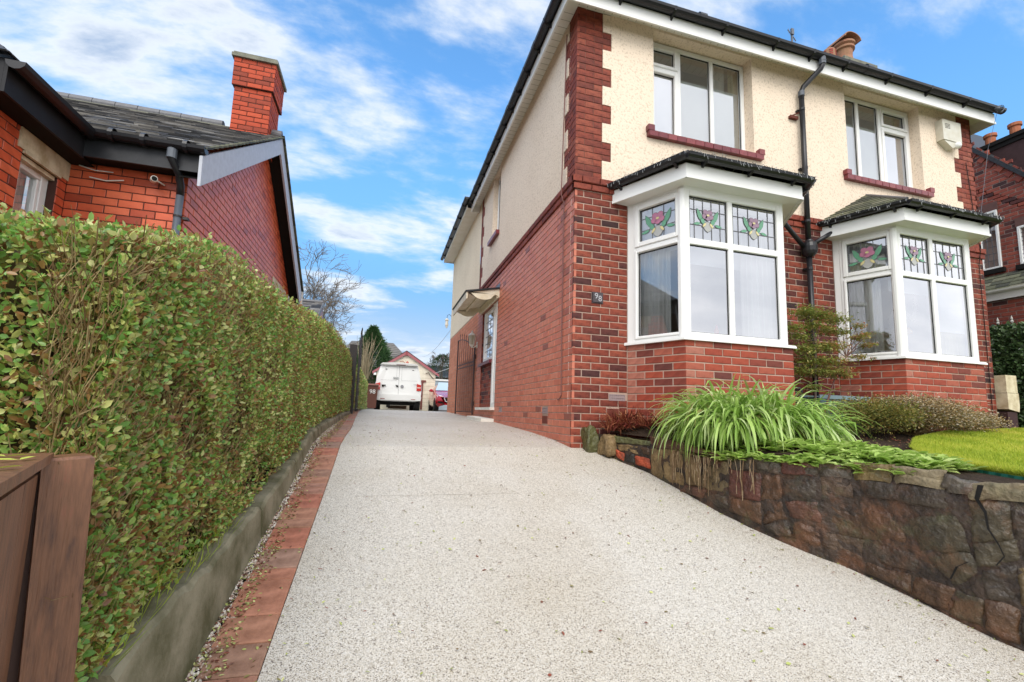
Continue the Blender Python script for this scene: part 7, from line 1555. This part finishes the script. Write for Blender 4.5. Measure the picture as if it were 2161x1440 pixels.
for i in range(22):
    t = i/22; y = 2.3-t*2.9; z = 5.99-(1.42-y)/.79; d = Vector((0, .62, .785)); c = Vector((XN-.01, y, z-.09)); mb2 = MB(); mb2.obox(c, d, (1, 0, 0), d.cross(Vector((1, 0, 0))), .055, .012, .10, random.random()); mb2.build('verge_brick', M['brickneigh'], ne)
mb.prism([(XN-.05, 3.2, 8.27), (XN-.05, -.6, 3.46), (XN-.05, -.55, 3.43+.0), (XN-.05, 3.25, 8.2)], (.3, 0, 0)); mb.build('verge_tiles', M['slate'], ne)
for k, (a0, a1, z0, z1) in enumerate(wins):
    w_ = bpy.data.objects.new('window', None); COL.objects.link(w_); w_.parent = ne; pl = Plane((XN-.005, -1.2, 0), (0, 1, 0), (-1, 0, 0)); fm = MB(); ring(fm, pl, a0, a1, z0, z1, .045, -.05, .02); fm.build('frame', M['upvc'], w_)
    mb = MB(); pl.rect(mb, a0+.045, a1-.045, z0+.045, z1-.045, -.01); mb.build('pane', M['glass'], w_); mb = MB(); pl.rect(mb, a0+.045, a1-.045, z0+.045, z1-.045, -.06); mb.build('dark_room', bpy.data.materials['roomdark'], w_)
    mb = MB()
    for i in range(1, 3): a = a0+.045+(a1-a0-.09)*i/3; pl.box(mb, a-.004, a+.004, z0+.045, z1-.045, -.008, -.003)
    for i in range(1, 8): z = z0+.045+(z1-z0-.09)*i/8; pl.box(mb, a0+.045, a1-.045, z-.004, z+.004, -.0085, -.0035)
    mb.build('lead_came', M['lead'], w_); mb = MB(); pl.box(mb, a0-.05, a1+.05, z0-.09, z0, -.02, .06); mb.build('sill', M['dark'], w_); mb = MB(); pl.box(mb, a0-.02, a1+.02, z1+.0, z1+.17, -.02, .012); mb.build('lintel', mat('nlintel', (.14, .07, .06), .8, nscale=12, namt=.5), w_)
place_pieces(slates((9.08, 3.2, 2.78), (9.08, -1.2, 2.78), (9.49, -1.2, 3.2), (9.49, 3.2, 3.2), .11, .2), 'slate', M['mossslate'], ne, 60, 'slates')
mb = MB(); gutter([(9.04, 3.2, 2.80), (9.04, -1.2, 2.80)], .05, mb); mb.box(9.08, 9.10, -1.2, 3.2, 2.62, 2.76); mb.build('gutter', M['upvc'], ne)
pcs = brickwork(Plane((9.15, -1.2, 0), (0, 1, 0), (-1, 0, 0)), 4.4, 2, 34, .0765, j=.012); place_pieces(pcs, 'porch_brick', M['brickneigh'], ne, 60, 'porch_brickwork'); mb = MB(); mb.box(9.156, 9.4, -1.2, 3.2, 0, 2.62); mb.build('lean_to_wall', M['mortarn'], ne)
mb = MB(); mb.box(9.9, 10.6, .2, 1.62, 5.2, 6.02); mb.build('chimney', M['brickneigh'], ne); mb = MB(); mb.box(9.84, 10.66, .14, 1.68, 6.02, 6.10); mb.box(9.87, 10.63, .17, 1.65, 5.93, 6.02); mb.build('chimney_cap', M['dark'], ne)
for y in (1.42, 1.02, .62): mb = MB(); mb.lathe((10.1, y, 6.10), [(.11, 0), (.11, .03), (.09, .06), (.085, .22), (.11, .24), (.11, .30), (.09, .31)], 14); mb.build('chimney_pot', M['terracotta'], ne)
mb = MB(); mb.add([(9.5, 3.3, 8.2), (9.5, -.6, 3.44), (14, -.6, 3.44), (14, 3.3, 8.2)], [(0, 1, 2, 3)]); mb.build('roof', M['slate'], ne)
ra = thing('iron_railing', 'dark iron railing with pale pointed finials above the laurel hedge', 'railing')
for i in range(9): y = -.2+.2*i; mb = MB(); mb.tube([(8.95, y, .3), (8.95, y, 2.12)], .01, 5); mb.build('bar', M['blackiron'], ra); mb = MB(); mb.lathe((8.95, y, 2.12), [(.01, 0), (.028, .03), (.012, .06), (.02, .08), (.0, .15)], 8); mb.build('finial', mat('finial', (.5, .5, .45), .5) if i == 0 else bpy.data.materials['finial'], ra)
